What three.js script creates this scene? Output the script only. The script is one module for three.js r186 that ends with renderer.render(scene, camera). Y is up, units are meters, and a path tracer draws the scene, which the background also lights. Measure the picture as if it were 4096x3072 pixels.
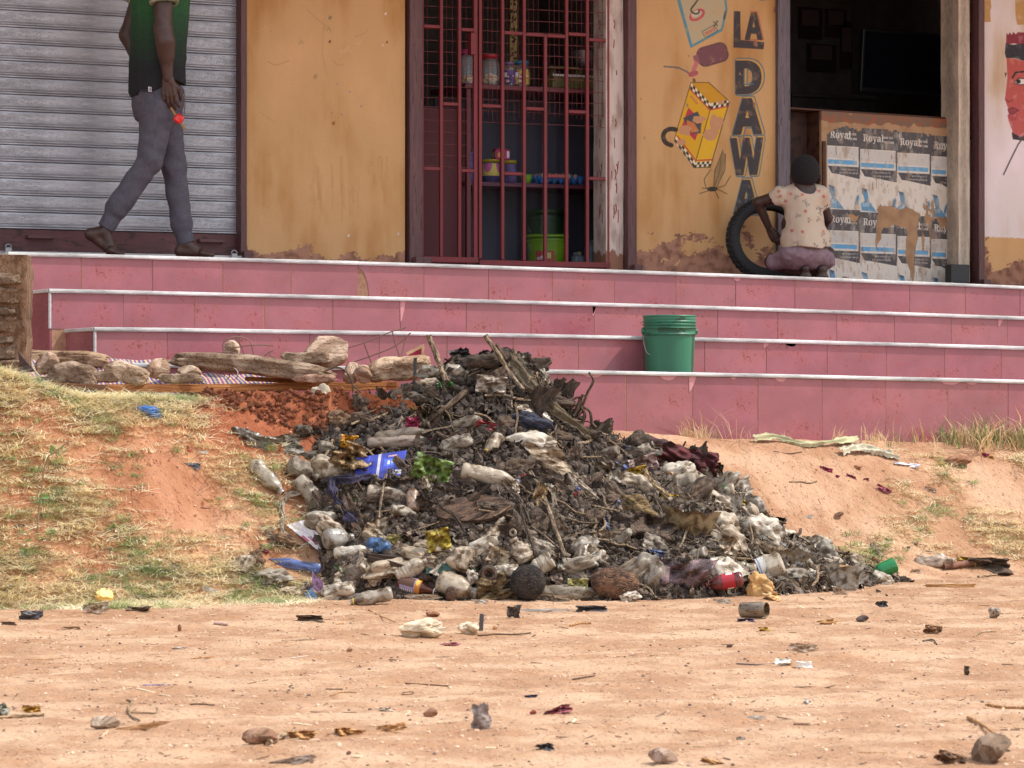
import * as THREE from 'three';
import { ImprovedNoise } from 'three/addons/math/ImprovedNoise.js';
import { RoundedBoxGeometry } from 'three/addons/geometries/RoundedBoxGeometry.js';
import { mergeGeometries, mergeVertices, toCreasedNormals } from 'three/addons/utils/BufferGeometryUtils.js';

// ---------- camera, sky, sun, exposure ----------
// x runs along the shop front, z points out of it to the road, y is up; the road is y = 0, the lowest riser is z = 0
const FPX = 3300, YAW = Math.atan(FPX * 1.485e-4), SN = Math.sin(YAW), CS = Math.cos(YAW), D0 = 16.9, EYE = 0.87, PITCH = Math.atan(21 / FPX);
const scene = new THREE.Scene();
const camera = new THREE.PerspectiveCamera(2 * Math.atan(384 / FPX) * 180 / Math.PI, 4 / 3, 0.1, 3000);
const CAM = new THREE.Vector3(-D0 * SN, EYE, D0 * CS);
camera.position.copy(CAM);
camera.lookAt(CAM.x + SN * Math.cos(PITCH), EYE + Math.sin(PITCH), CAM.z - CS * Math.cos(PITCH));
camera.focus = 15.3; camera.userData.fStop = 13;
const SUN = new THREE.Vector3(0.516, 0.819, 0.252).normalize();
{ // hazy daytime sky: pale at the horizon, soft blue overhead, brighter round the sun
  const W = 256, H = 128, d = new Float32Array(W * H * 4);
  for (let y = 0; y < H; y++) for (let x = 0; x < W; x++) { const el = ((y + 0.5) / H - 0.5) * Math.PI, az = ((x + 0.5) / W - 0.5) * 2 * Math.PI, up = Math.max(0, Math.sin(el)), c = Math.max(0, Math.cos(el) * Math.cos(az) * SUN.x + Math.sin(el) * SUN.y + Math.cos(el) * Math.sin(az) * SUN.z), k = Math.pow(1 - up, 2.2), g = 0.5 * Math.pow(c, 6) + 1.3 * Math.pow(c, 60), i = (y * W + x) * 4; d[i] = 2.2 * (0.40 + 0.34 * k + g); d[i + 1] = 2.2 * (0.47 + 0.28 * k + g * 0.97); d[i + 2] = 2.2 * (0.59 + 0.16 * k + g * 0.9); d[i + 3] = 1; }
  const t = new THREE.DataTexture(d, W, H, THREE.RGBAFormat, THREE.FloatType); t.mapping = THREE.EquirectangularReflectionMapping; t.magFilter = THREE.LinearFilter; t.needsUpdate = true; scene.background = t; scene.environment = t;
}
const sun = new THREE.DirectionalLight(new THREE.Color(1, 0.95, 0.87), 4.4);
sun.position.copy(SUN).multiplyScalar(40); sun.target.position.set(0, 0.8, 0); sun.castShadow = true;
Object.assign(sun.shadow.camera, { left: -9, right: 9, top: 9, bottom: -9, near: 1, far: 90 }); sun.shadow.mapSize.set(4096, 4096); sun.shadow.bias = -0.0004;
scene.add(sun, sun.target);
const renderer = new THREE.WebGLRenderer({ antialias: true });
renderer.shadowMap.enabled = true; renderer.toneMapping = THREE.LinearToneMapping; renderer.toneMappingExposure = 1.0;

// ---------- helpers ----------
const V = (x, y, z) => new THREE.Vector3(x, y, z);
function RNG(a) { return () => { a = (a + 0x6d2b79f5) | 0; let t = Math.imul(a ^ (a >>> 15), 1 | a); t = (t + Math.imul(t ^ (t >>> 7), 61 | t)) ^ t; return ((t ^ (t >>> 14)) >>> 0) / 4294967296; }; }
const { clamp, lerp, smoothstep } = THREE.MathUtils;
const sstep = (x, a, b) => a < b ? smoothstep(x, a, b) : 1 - smoothstep(x, b, a);
const perl = new ImprovedNoise();
const ns = (x, y, z = 0) => perl.noise(x + 31.7, y + 57.3, z + 11.1);
const fbm = (x, y, z, o) => { let a = 0.5, s = 0; for (let i = 0; i < o; i++) { s += a * ns(x, y, z); x *= 2.03; y *= 2.03; z *= 2.03; a *= 0.5; } return s; };
const ridge = (x, y, z, o) => { let a = 0.5, s = 0; for (let i = 0; i < o; i++) { s += a * (1 - Math.abs(ns(x, y, z)) * 2); x *= 2.1; y *= 2.1; z *= 2.1; a *= 0.5; } return s; };
// periodic value noise for textures that repeat
const HT = (() => { const r = RNG(77), t = new Float32Array(65536); for (let i = 0; i < 65536; i++) t[i] = r(); return t; })();
const hsh = (x, y, s) => HT[(Math.imul(x, 7919) + Math.imul(y, 10477) + Math.imul(s, 3571)) & 65535];
function pn(x, y, per, s) {
  const ix = Math.floor(x), iy = Math.floor(y), fx = x - ix, fy = y - iy, u = fx * fx * (3 - 2 * fx), v = fy * fy * (3 - 2 * fy);
  const a = ((ix % per) + per) % per, b = (a + 1) % per, c = ((iy % per) + per) % per, d = (c + 1) % per;
  return lerp(lerp(hsh(a, c, s), hsh(b, c, s), u), lerp(hsh(a, d, s), hsh(b, d, s), u), v) * 2 - 1;
}
const pfbm = (u, v, per, o, s) => { let a = 0.5, t = 0, p = per; for (let i = 0; i < o; i++) { t += a * pn(u * p, v * p, p, s + i * 13); p *= 2; a *= 0.55; } return t; };

// rays of the photograph's frame, used to read real places off it (pixels of a 1024 x 768 frame)
const RV = V(CS, 0, SN), FV = V(SN * Math.cos(PITCH), Math.sin(PITCH), -CS * Math.cos(PITCH)), UV_ = V(-SN * Math.sin(PITCH), Math.cos(PITCH), CS * Math.sin(PITCH));
const ray = (px, py) => FV.clone().addScaledVector(RV, (px - 512) / FPX).addScaledVector(UV_, -(py - 384) / FPX);
const onZ = (px, py, z) => { const r = ray(px, py); return CAM.clone().addScaledVector(r, (z - CAM.z) / r.z); };
const onD = (px, py, d) => CAM.clone().addScaledVector(ray(px, py), d);
const proj = (p) => { const r = p.clone().sub(CAM), d = r.dot(FV); return [512 + r.dot(RV) / d * FPX, 384 - r.dot(UV_) / d * FPX]; };
const posUV = (g, sx = 1, sy = 1, sz = 1) => { const p = g.attributes.position, u = new Float32Array(p.count * 2); for (let i = 0; i < p.count; i++) { u[i * 2] = p.getX(i) * sx + p.getZ(i) * sz * 0.8; u[i * 2 + 1] = p.getY(i) * sy + p.getZ(i) * sz * 0.6; } g.setAttribute('uv', new THREE.BufferAttribute(u, 2)); return g; };
const depthOf = (p) => p.clone().sub(CAM).dot(FV);
const ud = (x, z) => [(x - CAM.x) * CS + (z - CAM.z) * SN, (x - CAM.x) * SN - (z - CAM.z) * CS];
// windows onto the photograph: [x0, y0, scale] to 4096-pixel coordinates
const ZO = { L: [0, 1000, 0.6329], M: [1300, 1000, 0.4973], B: [2300, 1000, 0.4823], R: [3100, 1000, 0.4823], G: [0, 1700, 0.5877], H1: [900, 1700, 0.452], H2: [1600, 1700, 0.452], H3: [2300, 1700, 0.452], S: [3000, 1700, 0.4955], F1: [0, 2300, 0.6329], F2: [1300, 2300, 0.6329], F3: [2700, 2300, 0.6311], W1: [0, 0, 0.6632], W2: [900, 0, 0.6628], W3: [1600, 0, 0.6631], W4: [2500, 0, 0.6931], W5: [2900, 0, 0.6933] };
const q = (zn, x, y) => { const o = ZO[zn]; return [(o[0] + o[2] * x) / 4, (o[1] + o[2] * y) / 4]; };
const qs = (zn, n) => ZO[zn][2] * n / 4;

// ---------- naming ----------
const used = {};
function nm(name) { const n = used[name] = (used[name] ?? -1) + 1; return n ? name + '_' + String(n).padStart(3, '0') : name; }
function tag(o, label, category, group, kind) { o.userData = {}; if (label) o.userData.label = label; if (category) o.userData.category = category; if (group) o.userData.group = group; if (kind) o.userData.kind = kind; return o; }
function shad(o) { o.castShadow = o.receiveShadow = true; return o; }
function part(name, geo, mat, parent, label) { const m = shad(new THREE.Mesh(geo, mat)); m.name = name; if (label) m.userData.label = label; (parent || scene).add(m); return m; }
function thing(name, label, category, pos, group) { const g = new THREE.Group(); g.name = nm(name); if (pos) g.position.copy(pos); tag(g, label, category, group); scene.add(g); return g; }
function solo(name, label, category, geo, mat, group) { const m = shad(new THREE.Mesh(geo, mat)); m.name = nm(name); tag(m, label, category, group); scene.add(m); return m; }

// ---------- textures ----------
const S8 = (c) => clamp(Math.round(c), 0, 255);
function tex(w, h, fn, srgb = true, rep = true) {
  const d = new Uint8Array(w * h * 4);
  for (let y = 0; y < h; y++) for (let x = 0; x < w; x++) { const c = fn(x / w, y / h, x, y), i = (y * w + x) * 4; if (typeof c === 'number') d[i] = d[i + 1] = d[i + 2] = S8(c * 255); else { d[i] = S8(c[0]); d[i + 1] = S8(c[1]); d[i + 2] = S8(c[2]); } d[i + 3] = typeof c === 'number' || c.length < 4 ? 255 : S8(c[3]); }
  const t = new THREE.DataTexture(d, w, h); t.magFilter = THREE.LinearFilter; t.minFilter = THREE.LinearMipmapLinearFilter;
  if (srgb) t.colorSpace = THREE.SRGBColorSpace; if (rep) t.wrapS = t.wrapT = THREE.RepeatWrapping; t.needsUpdate = true; return t;
}
function canvasTex(cv, rep) { const t = new THREE.CanvasTexture(cv); t.colorSpace = THREE.SRGBColorSpace; if (rep) t.wrapS = t.wrapT = THREE.RepeatWrapping; return t; }
const rep = (t, x, y) => { const c = t.clone(); c.repeat.set(x, y); c.needsUpdate = true; return c; };
const mix3 = (a, b, t) => [lerp(a[0], b[0], t), lerp(a[1], b[1], t), lerp(a[2], b[2], t)];
const std = (o) => { if (Array.isArray(o.color)) o.color = new THREE.Color().setRGB(...o.color); return new THREE.MeshStandardMaterial({ roughness: 0.85, side: THREE.DoubleSide, ...o }); };
const phys = (o) => { if (Array.isArray(o.color)) o.color = new THREE.Color().setRGB(...o.color); return new THREE.MeshPhysicalMaterial({ roughness: 0.4, side: THREE.DoubleSide, ...o }); };

const T = {};
T.grain = tex(512, 512, (u, v) => 0.62 + 0.45 * pfbm(u, v, 24, 5, 3), false);
T.wear = tex(512, 512, (u, v) => { const a = 205 + 60 * pfbm(u, v, 4, 6, 9) + 25 * pfbm(u, v, 40, 3, 5); return [a, a, a]; });
T.paintwear = tex(512, 512, (u, v) => { const a = 225 + 40 * pfbm(u, v, 5, 5, 19), s = pfbm(u, v, 9, 5, 21) > 0.36 ? 0.72 : 1; return [a * s, a * s * (s < 1 ? 0.95 : 1), a * s * (s < 1 ? 0.9 : 1)]; });
// mud smeared and speckled over plastic
T.mud = tex(1024, 1024, (u, v) => {
  const n = pfbm(u, v, 5, 6, 31), f = pfbm(u, v, 60, 3, 37), st = pfbm(u, v * 0.5, 14, 4, 41), veins = Math.abs(pfbm(u, v, 9, 4, 43));
  let c = mix3([208, 200, 188], [158, 142, 122], sstep(n + 0.4 * st, -0.2, 0.4));
  c = mix3(c, [112, 92, 72], 0.85 * sstep(n * 0.7 + f * 0.55 + st * 0.35, 0.14, 0.36));
  c = mix3(c, [70, 56, 44], 0.8 * sstep(f + n * 0.5, 0.42, 0.55));
  return mix3(c, [84, 68, 54], 0.75 * sstep(veins, 0.016, 0.004));
});
T.muck = tex(1024, 1024, (u, v) => {
  const n = pfbm(u, v, 8, 6, 51), f = pfbm(u, v, 70, 3, 53), g = pfbm(u, v, 30, 4, 57);
  let c = mix3([120, 106, 95], [65, 57, 52], sstep(n, -0.3, 0.35));
  c = mix3(c, [150, 132, 114], 0.7 * sstep(g, 0.2, 0.45)); c = mix3(c, [38, 32, 30], 0.8 * sstep(f + g * 0.4, 0.3, 0.5));
  return mix3(c, [190, 176, 160], sstep(pfbm(u, v, 90, 2, 59), 0.5, 0.62));
});
T.muckb = tex(512, 512, (u, v) => 0.5 + 0.6 * pfbm(u, v, 16, 6, 61), false);
T.dirt = tex(1024, 1024, (u, v) => {
  const n = pfbm(u, v, 6, 6, 71), f = pfbm(u, v, 120, 2, 73), g = pfbm(u, v, 50, 3, 79);
  let c = mix3([236, 222, 212], [205, 178, 158], sstep(n, -0.4, 0.4)); c = mix3(c, [150, 112, 88], 0.75 * sstep(f * 0.8 + g * 0.4, 0.3, 0.55));
  return mix3(c, [255, 246, 236], 0.8 * sstep(pfbm(u, v, 110, 2, 83), 0.42, 0.6));
});
T.dirtb = tex(1024, 1024, (u, v) => 0.5 + 0.4 * pfbm(u, v, 20, 6, 87) + 0.25 * sstep(pfbm(u, v, 90, 2, 89), 0.3, 0.6), false);
T.wood = tex(512, 512, (u, v) => { const n = pfbm(u * 0.25, v, 32, 5, 91) + 0.5 * pfbm(u, v, 4, 4, 93); return mix3([235, 205, 165], [150, 108, 72], sstep(n, -0.3, 0.4)); });
T.bark = tex(512, 512, (u, v) => { const n = pfbm(u, v * 0.2, 40, 4, 95) + 0.6 * pfbm(u, v, 9, 4, 96); return mix3([196, 178, 156], [92, 76, 62], sstep(n, -0.3, 0.35)); });
T.rock = tex(512, 512, (u, v) => { const n = pfbm(u, v, 5, 6, 101), f = pfbm(u, v, 40, 3, 103); let c = mix3([234, 218, 202], [182, 160, 140], sstep(n, -0.3, 0.35)); return mix3(c, [112, 98, 86], 0.7 * sstep(f + n * 0.3, 0.25, 0.5)); });
T.rockb = tex(512, 512, (u, v) => 0.5 + 0.6 * pfbm(u, v, 9, 6, 107), false);
T.cloth = tex(512, 512, (u, v, x, y) => { const a = 215 + 22 * Math.sin(x * Math.PI / 2) * Math.cos(y * Math.PI / 2) + 30 * pfbm(u, v, 5, 5, 111); return [a, a, a]; });
T.heather = tex(512, 512, (u, v) => { const a = 200 + 70 * pfbm(u, v, 128, 2, 113) + 25 * pfbm(u, v, 6, 4, 115); return [a, a, a]; });
T.skin = tex(512, 512, (u, v) => { const a = 215 + 40 * pfbm(u, v, 8, 6, 117); return [a, a * 0.99, a * 0.98]; });

// ---------- geometry tools ----------
const rbox = (w, h, d, r = 0.004) => new RoundedBoxGeometry(w, h, d, 1, Math.min(r, w / 2.01, h / 2.01, d / 2.01));
const at = (g, x, y, z) => g.translate(x, y, z);
function boxAB(a, b, w, d, r) { const L = a.distanceTo(b), g = r ? rbox(w, L, d, r) : new THREE.BoxGeometry(w, L, d); g.applyQuaternion(new THREE.Quaternion().setFromUnitVectors(V(0, 1, 0), b.clone().sub(a).normalize())); const m = a.clone().add(b).multiplyScalar(0.5); return g.translate(m.x, m.y, m.z); }
function tubePath(pts, radii, seg = 7, closed = true) {       // tapered, uneven tube through points
  const n = pts.length, pos = [], uv = [], idx = []; let nrm = V(0, 1, 0.13), len = 0;
  for (let i = 0; i < n; i++) {
    const t = pts[Math.min(i + 1, n - 1)].clone().sub(pts[Math.max(i - 1, 0)]).normalize();
    nrm.addScaledVector(t, -nrm.dot(t)); if (nrm.lengthSq() < 1e-6) nrm = V(0.3, 0.5, 0.8).cross(t); nrm.normalize(); const b = t.clone().cross(nrm); if (i) len += pts[i].distanceTo(pts[i - 1]);
    const r = Array.isArray(radii) ? radii[i] : radii;
    for (let j = 0; j <= seg; j++) { const a = j / seg * 2 * Math.PI, p = pts[i].clone().addScaledVector(nrm, Math.cos(a) * r).addScaledVector(b, Math.sin(a) * r); pos.push(p.x, p.y, p.z); uv.push(j / seg * Math.max(1, Math.round(r * 60)), len * 6); }
  }
  for (let i = 0; i < n - 1; i++) for (let j = 0; j < seg; j++) { const a = i * (seg + 1) + j, b = a + seg + 1; idx.push(a, b, a + 1, b, b + 1, a + 1); }
  if (closed) for (const [i, f] of [[0, 0], [n - 1, 1]]) { const c = pos.length / 3; pos.push(pts[i].x, pts[i].y, pts[i].z); uv.push(0.5, 0.5); for (let j = 0; j < seg; j++) { const a = i * (seg + 1) + j; f ? idx.push(c, a, a + 1) : idx.push(c, a + 1, a); } }
  const g = new THREE.BufferGeometry(); g.setAttribute('position', new THREE.Float32BufferAttribute(pos, 3)); g.setAttribute('uv', new THREE.Float32BufferAttribute(uv, 2)); g.setIndex(idx); g.computeVertexNormals(); return g;
}
function curvePts(pts, n) { return new THREE.CatmullRomCurve3(pts, false, 'centripetal').getPoints(n); }
function merge(list) { const l = list.map((g) => { g = g.index ? g.toNonIndexed() : g; for (const k of Object.keys(g.attributes)) if (!['position', 'normal', 'uv'].includes(k)) g.deleteAttribute(k); return g; }); return mergeGeometries(l); }
function displace(g, fn) { const p = g.attributes.position, v = V(0, 0, 0); for (let i = 0; i < p.count; i++) { v.fromBufferAttribute(p, i); fn(v, i); p.setXYZ(i, v.x, v.y, v.z); } g.computeVertexNormals(); return g; }
const tri = (x) => Math.abs(x - Math.floor(x) - 0.5) * 2;
// creases such as crumpled film has: flat facets meeting in sharp folds
function folds(seed, n, k0, k1) { const r = RNG(seed * 17 + 3), L = Array.from({ length: n }, () => { const k = k0 + (k1 - k0) * r() * r(); return [V(r() - 0.5, r() - 0.5, r() - 0.5).normalize().multiplyScalar(k), r(), 1 / k]; }); const W = L.reduce((a, l) => a + l[2], 0); return (x, y, z) => { let s = 0; for (const [d, o, w] of L) s += w * tri(d.x * x + d.y * y + d.z * z + o); return s / W - 0.5; }; }
function softBox(n, p = 5) { const g = mergeVertices(new THREE.BoxGeometry(1, 1, 1, n, n, n).deleteAttribute('normal').deleteAttribute('uv')); return displace(g, (v) => { v.multiplyScalar(0.5 / Math.pow(Math.abs(v.x) ** p + Math.abs(v.y) ** p + Math.abs(v.z) ** p, 1 / p)); }); }
const flat = (g) => { const h = g.index ? g.toNonIndexed() : g; h.computeVertexNormals(); return h; };
const crease = (g, a = 0.6) => toCreasedNormals(g, a);
// closed surface of a distance field (surface nets)
function nets(sdf, lo, hi, cell) {
  const nx = Math.ceil((hi.x - lo.x) / cell) + 1, ny = Math.ceil((hi.y - lo.y) / cell) + 1, nz = Math.ceil((hi.z - lo.z) / cell) + 1, F = new Float32Array(nx * ny * nz), id = new Int32Array(nx * ny * nz).fill(-1), pos = [], idx = [];
  const BK = 5, far = BK * cell * 1.5;
  for (let K = 0; K < nz; K += BK) for (let Jb = 0; Jb < ny; Jb += BK) for (let I = 0; I < nx; I += BK) {
    const m = sdf(lo.x + (I + BK / 2) * cell, lo.y + (Jb + BK / 2) * cell, lo.z + (K + BK / 2) * cell), skip = Math.abs(m) > far;
    for (let k = K; k < Math.min(K + BK, nz); k++) for (let j = Jb; j < Math.min(Jb + BK, ny); j++) for (let i = I; i < Math.min(I + BK, nx); i++) F[i + nx * (j + ny * k)] = skip ? m : sdf(lo.x + i * cell, lo.y + j * cell, lo.z + k * cell);
  }
  const O = [0, 1, nx, nx + 1, nx * ny, nx * ny + 1, nx * ny + nx, nx * ny + nx + 1], E = [[0, 1], [2, 3], [4, 5], [6, 7], [0, 2], [1, 3], [4, 6], [5, 7], [0, 4], [1, 5], [2, 6], [3, 7]];
  for (let k = 0; k < nz - 1; k++) for (let j = 0; j < ny - 1; j++) for (let i = 0; i < nx - 1; i++) {
    const n = i + nx * (j + ny * k); let s = 0; for (let c = 0; c < 8; c++) s += F[n + O[c]] < 0 ? 1 : 0; if (s === 0 || s === 8) continue;
    let x = 0, y = 0, z = 0, m = 0; for (const [a, b] of E) { const fa = F[n + O[a]], fb = F[n + O[b]]; if (fa < 0 === fb < 0) continue; const t = fa / (fa - fb); x += (a & 1) + t * ((b & 1) - (a & 1)); y += (a >> 1 & 1) + t * ((b >> 1 & 1) - (a >> 1 & 1)); z += (a >> 2) + t * ((b >> 2) - (a >> 2)); m++; }
    id[n] = pos.length / 3; pos.push(lo.x + (i + x / m) * cell, lo.y + (j + y / m) * cell, lo.z + (k + z / m) * cell);
  }
  const quad = (a, b, c, d, f) => { if (a < 0 || b < 0 || c < 0 || d < 0) return; f ? idx.push(a, b, c, a, c, d) : idx.push(a, c, b, a, d, c); };
  for (let k = 1; k < nz - 1; k++) for (let j = 1; j < ny - 1; j++) for (let i = 1; i < nx - 1; i++) {
    const n = i + nx * (j + ny * k), s = F[n] < 0;
    if (s !== F[n + 1] < 0) quad(id[n - nx - nx * ny], id[n - nx * ny], id[n], id[n - nx], s);
    if (s !== F[n + nx] < 0) quad(id[n - 1 - nx * ny], id[n - 1], id[n], id[n - nx * ny], s);
    if (s !== F[n + nx * ny] < 0) quad(id[n - 1 - nx], id[n - nx], id[n], id[n - 1], s);
  }
  const g = new THREE.BufferGeometry(), nr = new Float32Array(pos.length), uv = [], e = cell * 0.5;
  for (let i = 0; i < pos.length; i += 3) { const [x, y, z] = [pos[i], pos[i + 1], pos[i + 2]], a = sdf(x + e, y, z) - sdf(x - e, y, z), b = sdf(x, y + e, z) - sdf(x, y - e, z), c = sdf(x, y, z + e) - sdf(x, y, z - e), l = Math.hypot(a, b, c) || 1; nr[i] = a / l; nr[i + 1] = b / l; nr[i + 2] = c / l; uv.push((x + z * 0.6) * 3, (y + z * 0.3) * 3); }
  g.setAttribute('position', new THREE.Float32BufferAttribute(pos, 3)); g.setAttribute('normal', new THREE.BufferAttribute(nr, 3)); g.setAttribute('uv', new THREE.Float32BufferAttribute(uv, 2)); g.setIndex(idx); return g;
}
const smin = (a, b, k) => { const h = clamp(0.5 + 0.5 * (b - a) / k, 0, 1); return b + (a - b) * h - k * h * (1 - h); };
function cone(x, y, z, a, b, ra, rb) { const bx = b.x - a.x, by = b.y - a.y, bz = b.z - a.z, px = x - a.x, py = y - a.y, pz = z - a.z, t = clamp((px * bx + py * by + pz * bz) / (bx * bx + by * by + bz * bz + 1e-9), 0, 1); return Math.hypot(px - bx * t, py - by * t, pz - bz * t) - (ra + (rb - ra) * t); }
const ell = (x, y, z, c, r) => { const a = (x - c.x) / r.x, b = (y - c.y) / r.y, d = (z - c.z) / r.z, k = Math.hypot(a, b, d); return k < 1e-6 ? -Math.min(r.x, r.y, r.z) : (k - 1) * Math.min(r.x, r.y, r.z) * (k > 1 ? 1 : 1); };
// ---------- steps: where the four nosings run ----------
const TR = 0.45, ZK = [0, -3 * TR, -2 * TR, -TR, 0], ZW = -3 * TR - 0.9;
function quad3(z, pts) { const p = pts.map(([a, b]) => onZ(a, b, z)), [A, B, C] = p; return (x) => A.y * (x - B.x) * (x - C.x) / ((A.x - B.x) * (A.x - C.x)) + B.y * (x - A.x) * (x - C.x) / ((B.x - A.x) * (B.x - C.x)) + C.y * (x - A.x) * (x - B.x) / ((C.x - A.x) * (C.x - B.x)); }
const NY = [null,
  quad3(ZK[1], [[8.7, 252.2], [462.5, 264.8], [1024, 286.3]]),
  quad3(ZK[2], [[49.8, 288.8], [462.5, 299], [1024, 316.8]]),
  quad3(ZK[3], [[94.9, 327.3], [462.5, 332.7], [1024, 346.6]]),
  quad3(ZK[4], [[94, 362.5], [560, 370], [1024, 380]])];
const floorY = (x) => NY[1](clamp(x, -5, 5)) - 0.004;
const XL = [0, onZ(8.7, 252, ZK[1]).x, onZ(49.8, 288, ZK[2]).x, onZ(94.9, 327, ZK[3]).x, onZ(94.9, 327, ZK[3]).x + 0.04], XR = 5.2;
// a profile [z, y] swept along x, following yf(x)
function sweepX(prof, xs, yf, z0, absB) {
  const n = prof.length, pos = [], uv = [], idx = [];
  let per = [0]; for (let i = 1; i <= n; i++) per.push(per[i - 1] + Math.hypot(prof[i % n][0] - prof[i - 1][0], prof[i % n][1] - prof[i - 1][1]));
  for (const x of xs) for (let i = 0; i <= n; i++) { const p = prof[i % n]; pos.push(x, absB !== undefined && p[1] < -0.3 ? absB : yf(x) + p[1], z0 + p[0]); uv.push(x, per[i]); }
  for (let k = 0; k < xs.length - 1; k++) for (let i = 0; i < n; i++) { const a = k * (n + 1) + i, b = a + n + 1; idx.push(a, b, a + 1, b, b + 1, a + 1); }
  for (const [k, f] of [[0, 1], [xs.length - 1, 0]]) { const o = pos.length / 3; for (let i = 0; i < n; i++) { const s = (k * (n + 1) + i) * 3; pos.push(pos[s], pos[s + 1], pos[s + 2]); uv.push(pos[s + 2], pos[s + 1]); } const tri = THREE.ShapeUtils.triangulateShape(prof.map((p) => new THREE.Vector2(...p)), []); for (const t of tri) f ? idx.push(o + t[0], o + t[1], o + t[2]) : idx.push(o + t[0], o + t[2], o + t[1]); }
  const g = new THREE.BufferGeometry(); g.setAttribute('position', new THREE.Float32BufferAttribute(pos, 3)); g.setAttribute('uv', new THREE.Float32BufferAttribute(uv, 2)); g.setIndex(idx);
  return flat(g);
}
const seq = (a, b, n) => Array.from({ length: n + 1 }, (_, i) => a + (b - a) * i / n);
T.tile = tex(512, 512, (u, v) => { const a = 232 + 26 * pfbm(u, v, 4, 5, 121), s = pfbm(u, v, 26, 3, 123), d = pfbm(u, v, 6, 4, 127); let c = [a, a, a]; c = mix3(c, [244, 222, 206], 0.28 * sstep(d, 0.1, 0.5)); c = s > 0.5 ? mix3(c, [235, 205, 190], 0.6) : c; return mix3(c, [176, 120, 84], 0.6 * sstep(pfbm(u, v, 70, 2, 131) + 0.5 * d, 0.55, 0.68)); });
const M = {};
M.tile = [[0.385, 0.128, 0.15], [0.37, 0.12, 0.145], [0.4, 0.14, 0.158], [0.378, 0.132, 0.147]].map((c) => std({ color: c, map: rep(T.tile, 1.6, 1.6), roughness: 0.42, roughnessMap: T.wear }));
M.chip = std({ color: [0.56, 0.26, 0.27], roughness: 0.8 });
M.grout = std({ color: [0.6, 0.33, 0.2], roughness: 0.95, map: rep(T.wear, 3, 3) });
M.nosing = std({ color: [0.8, 0.79, 0.77], roughness: 0.5, map: rep(T.wear, 0.9, 4) });
M.mortar = std({ color: [0.3, 0.2, 0.14], roughness: 1, map: rep(T.rock, 2, 2), bumpMap: rep(T.rockb, 2, 2), bumpScale: 0.02 });
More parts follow.
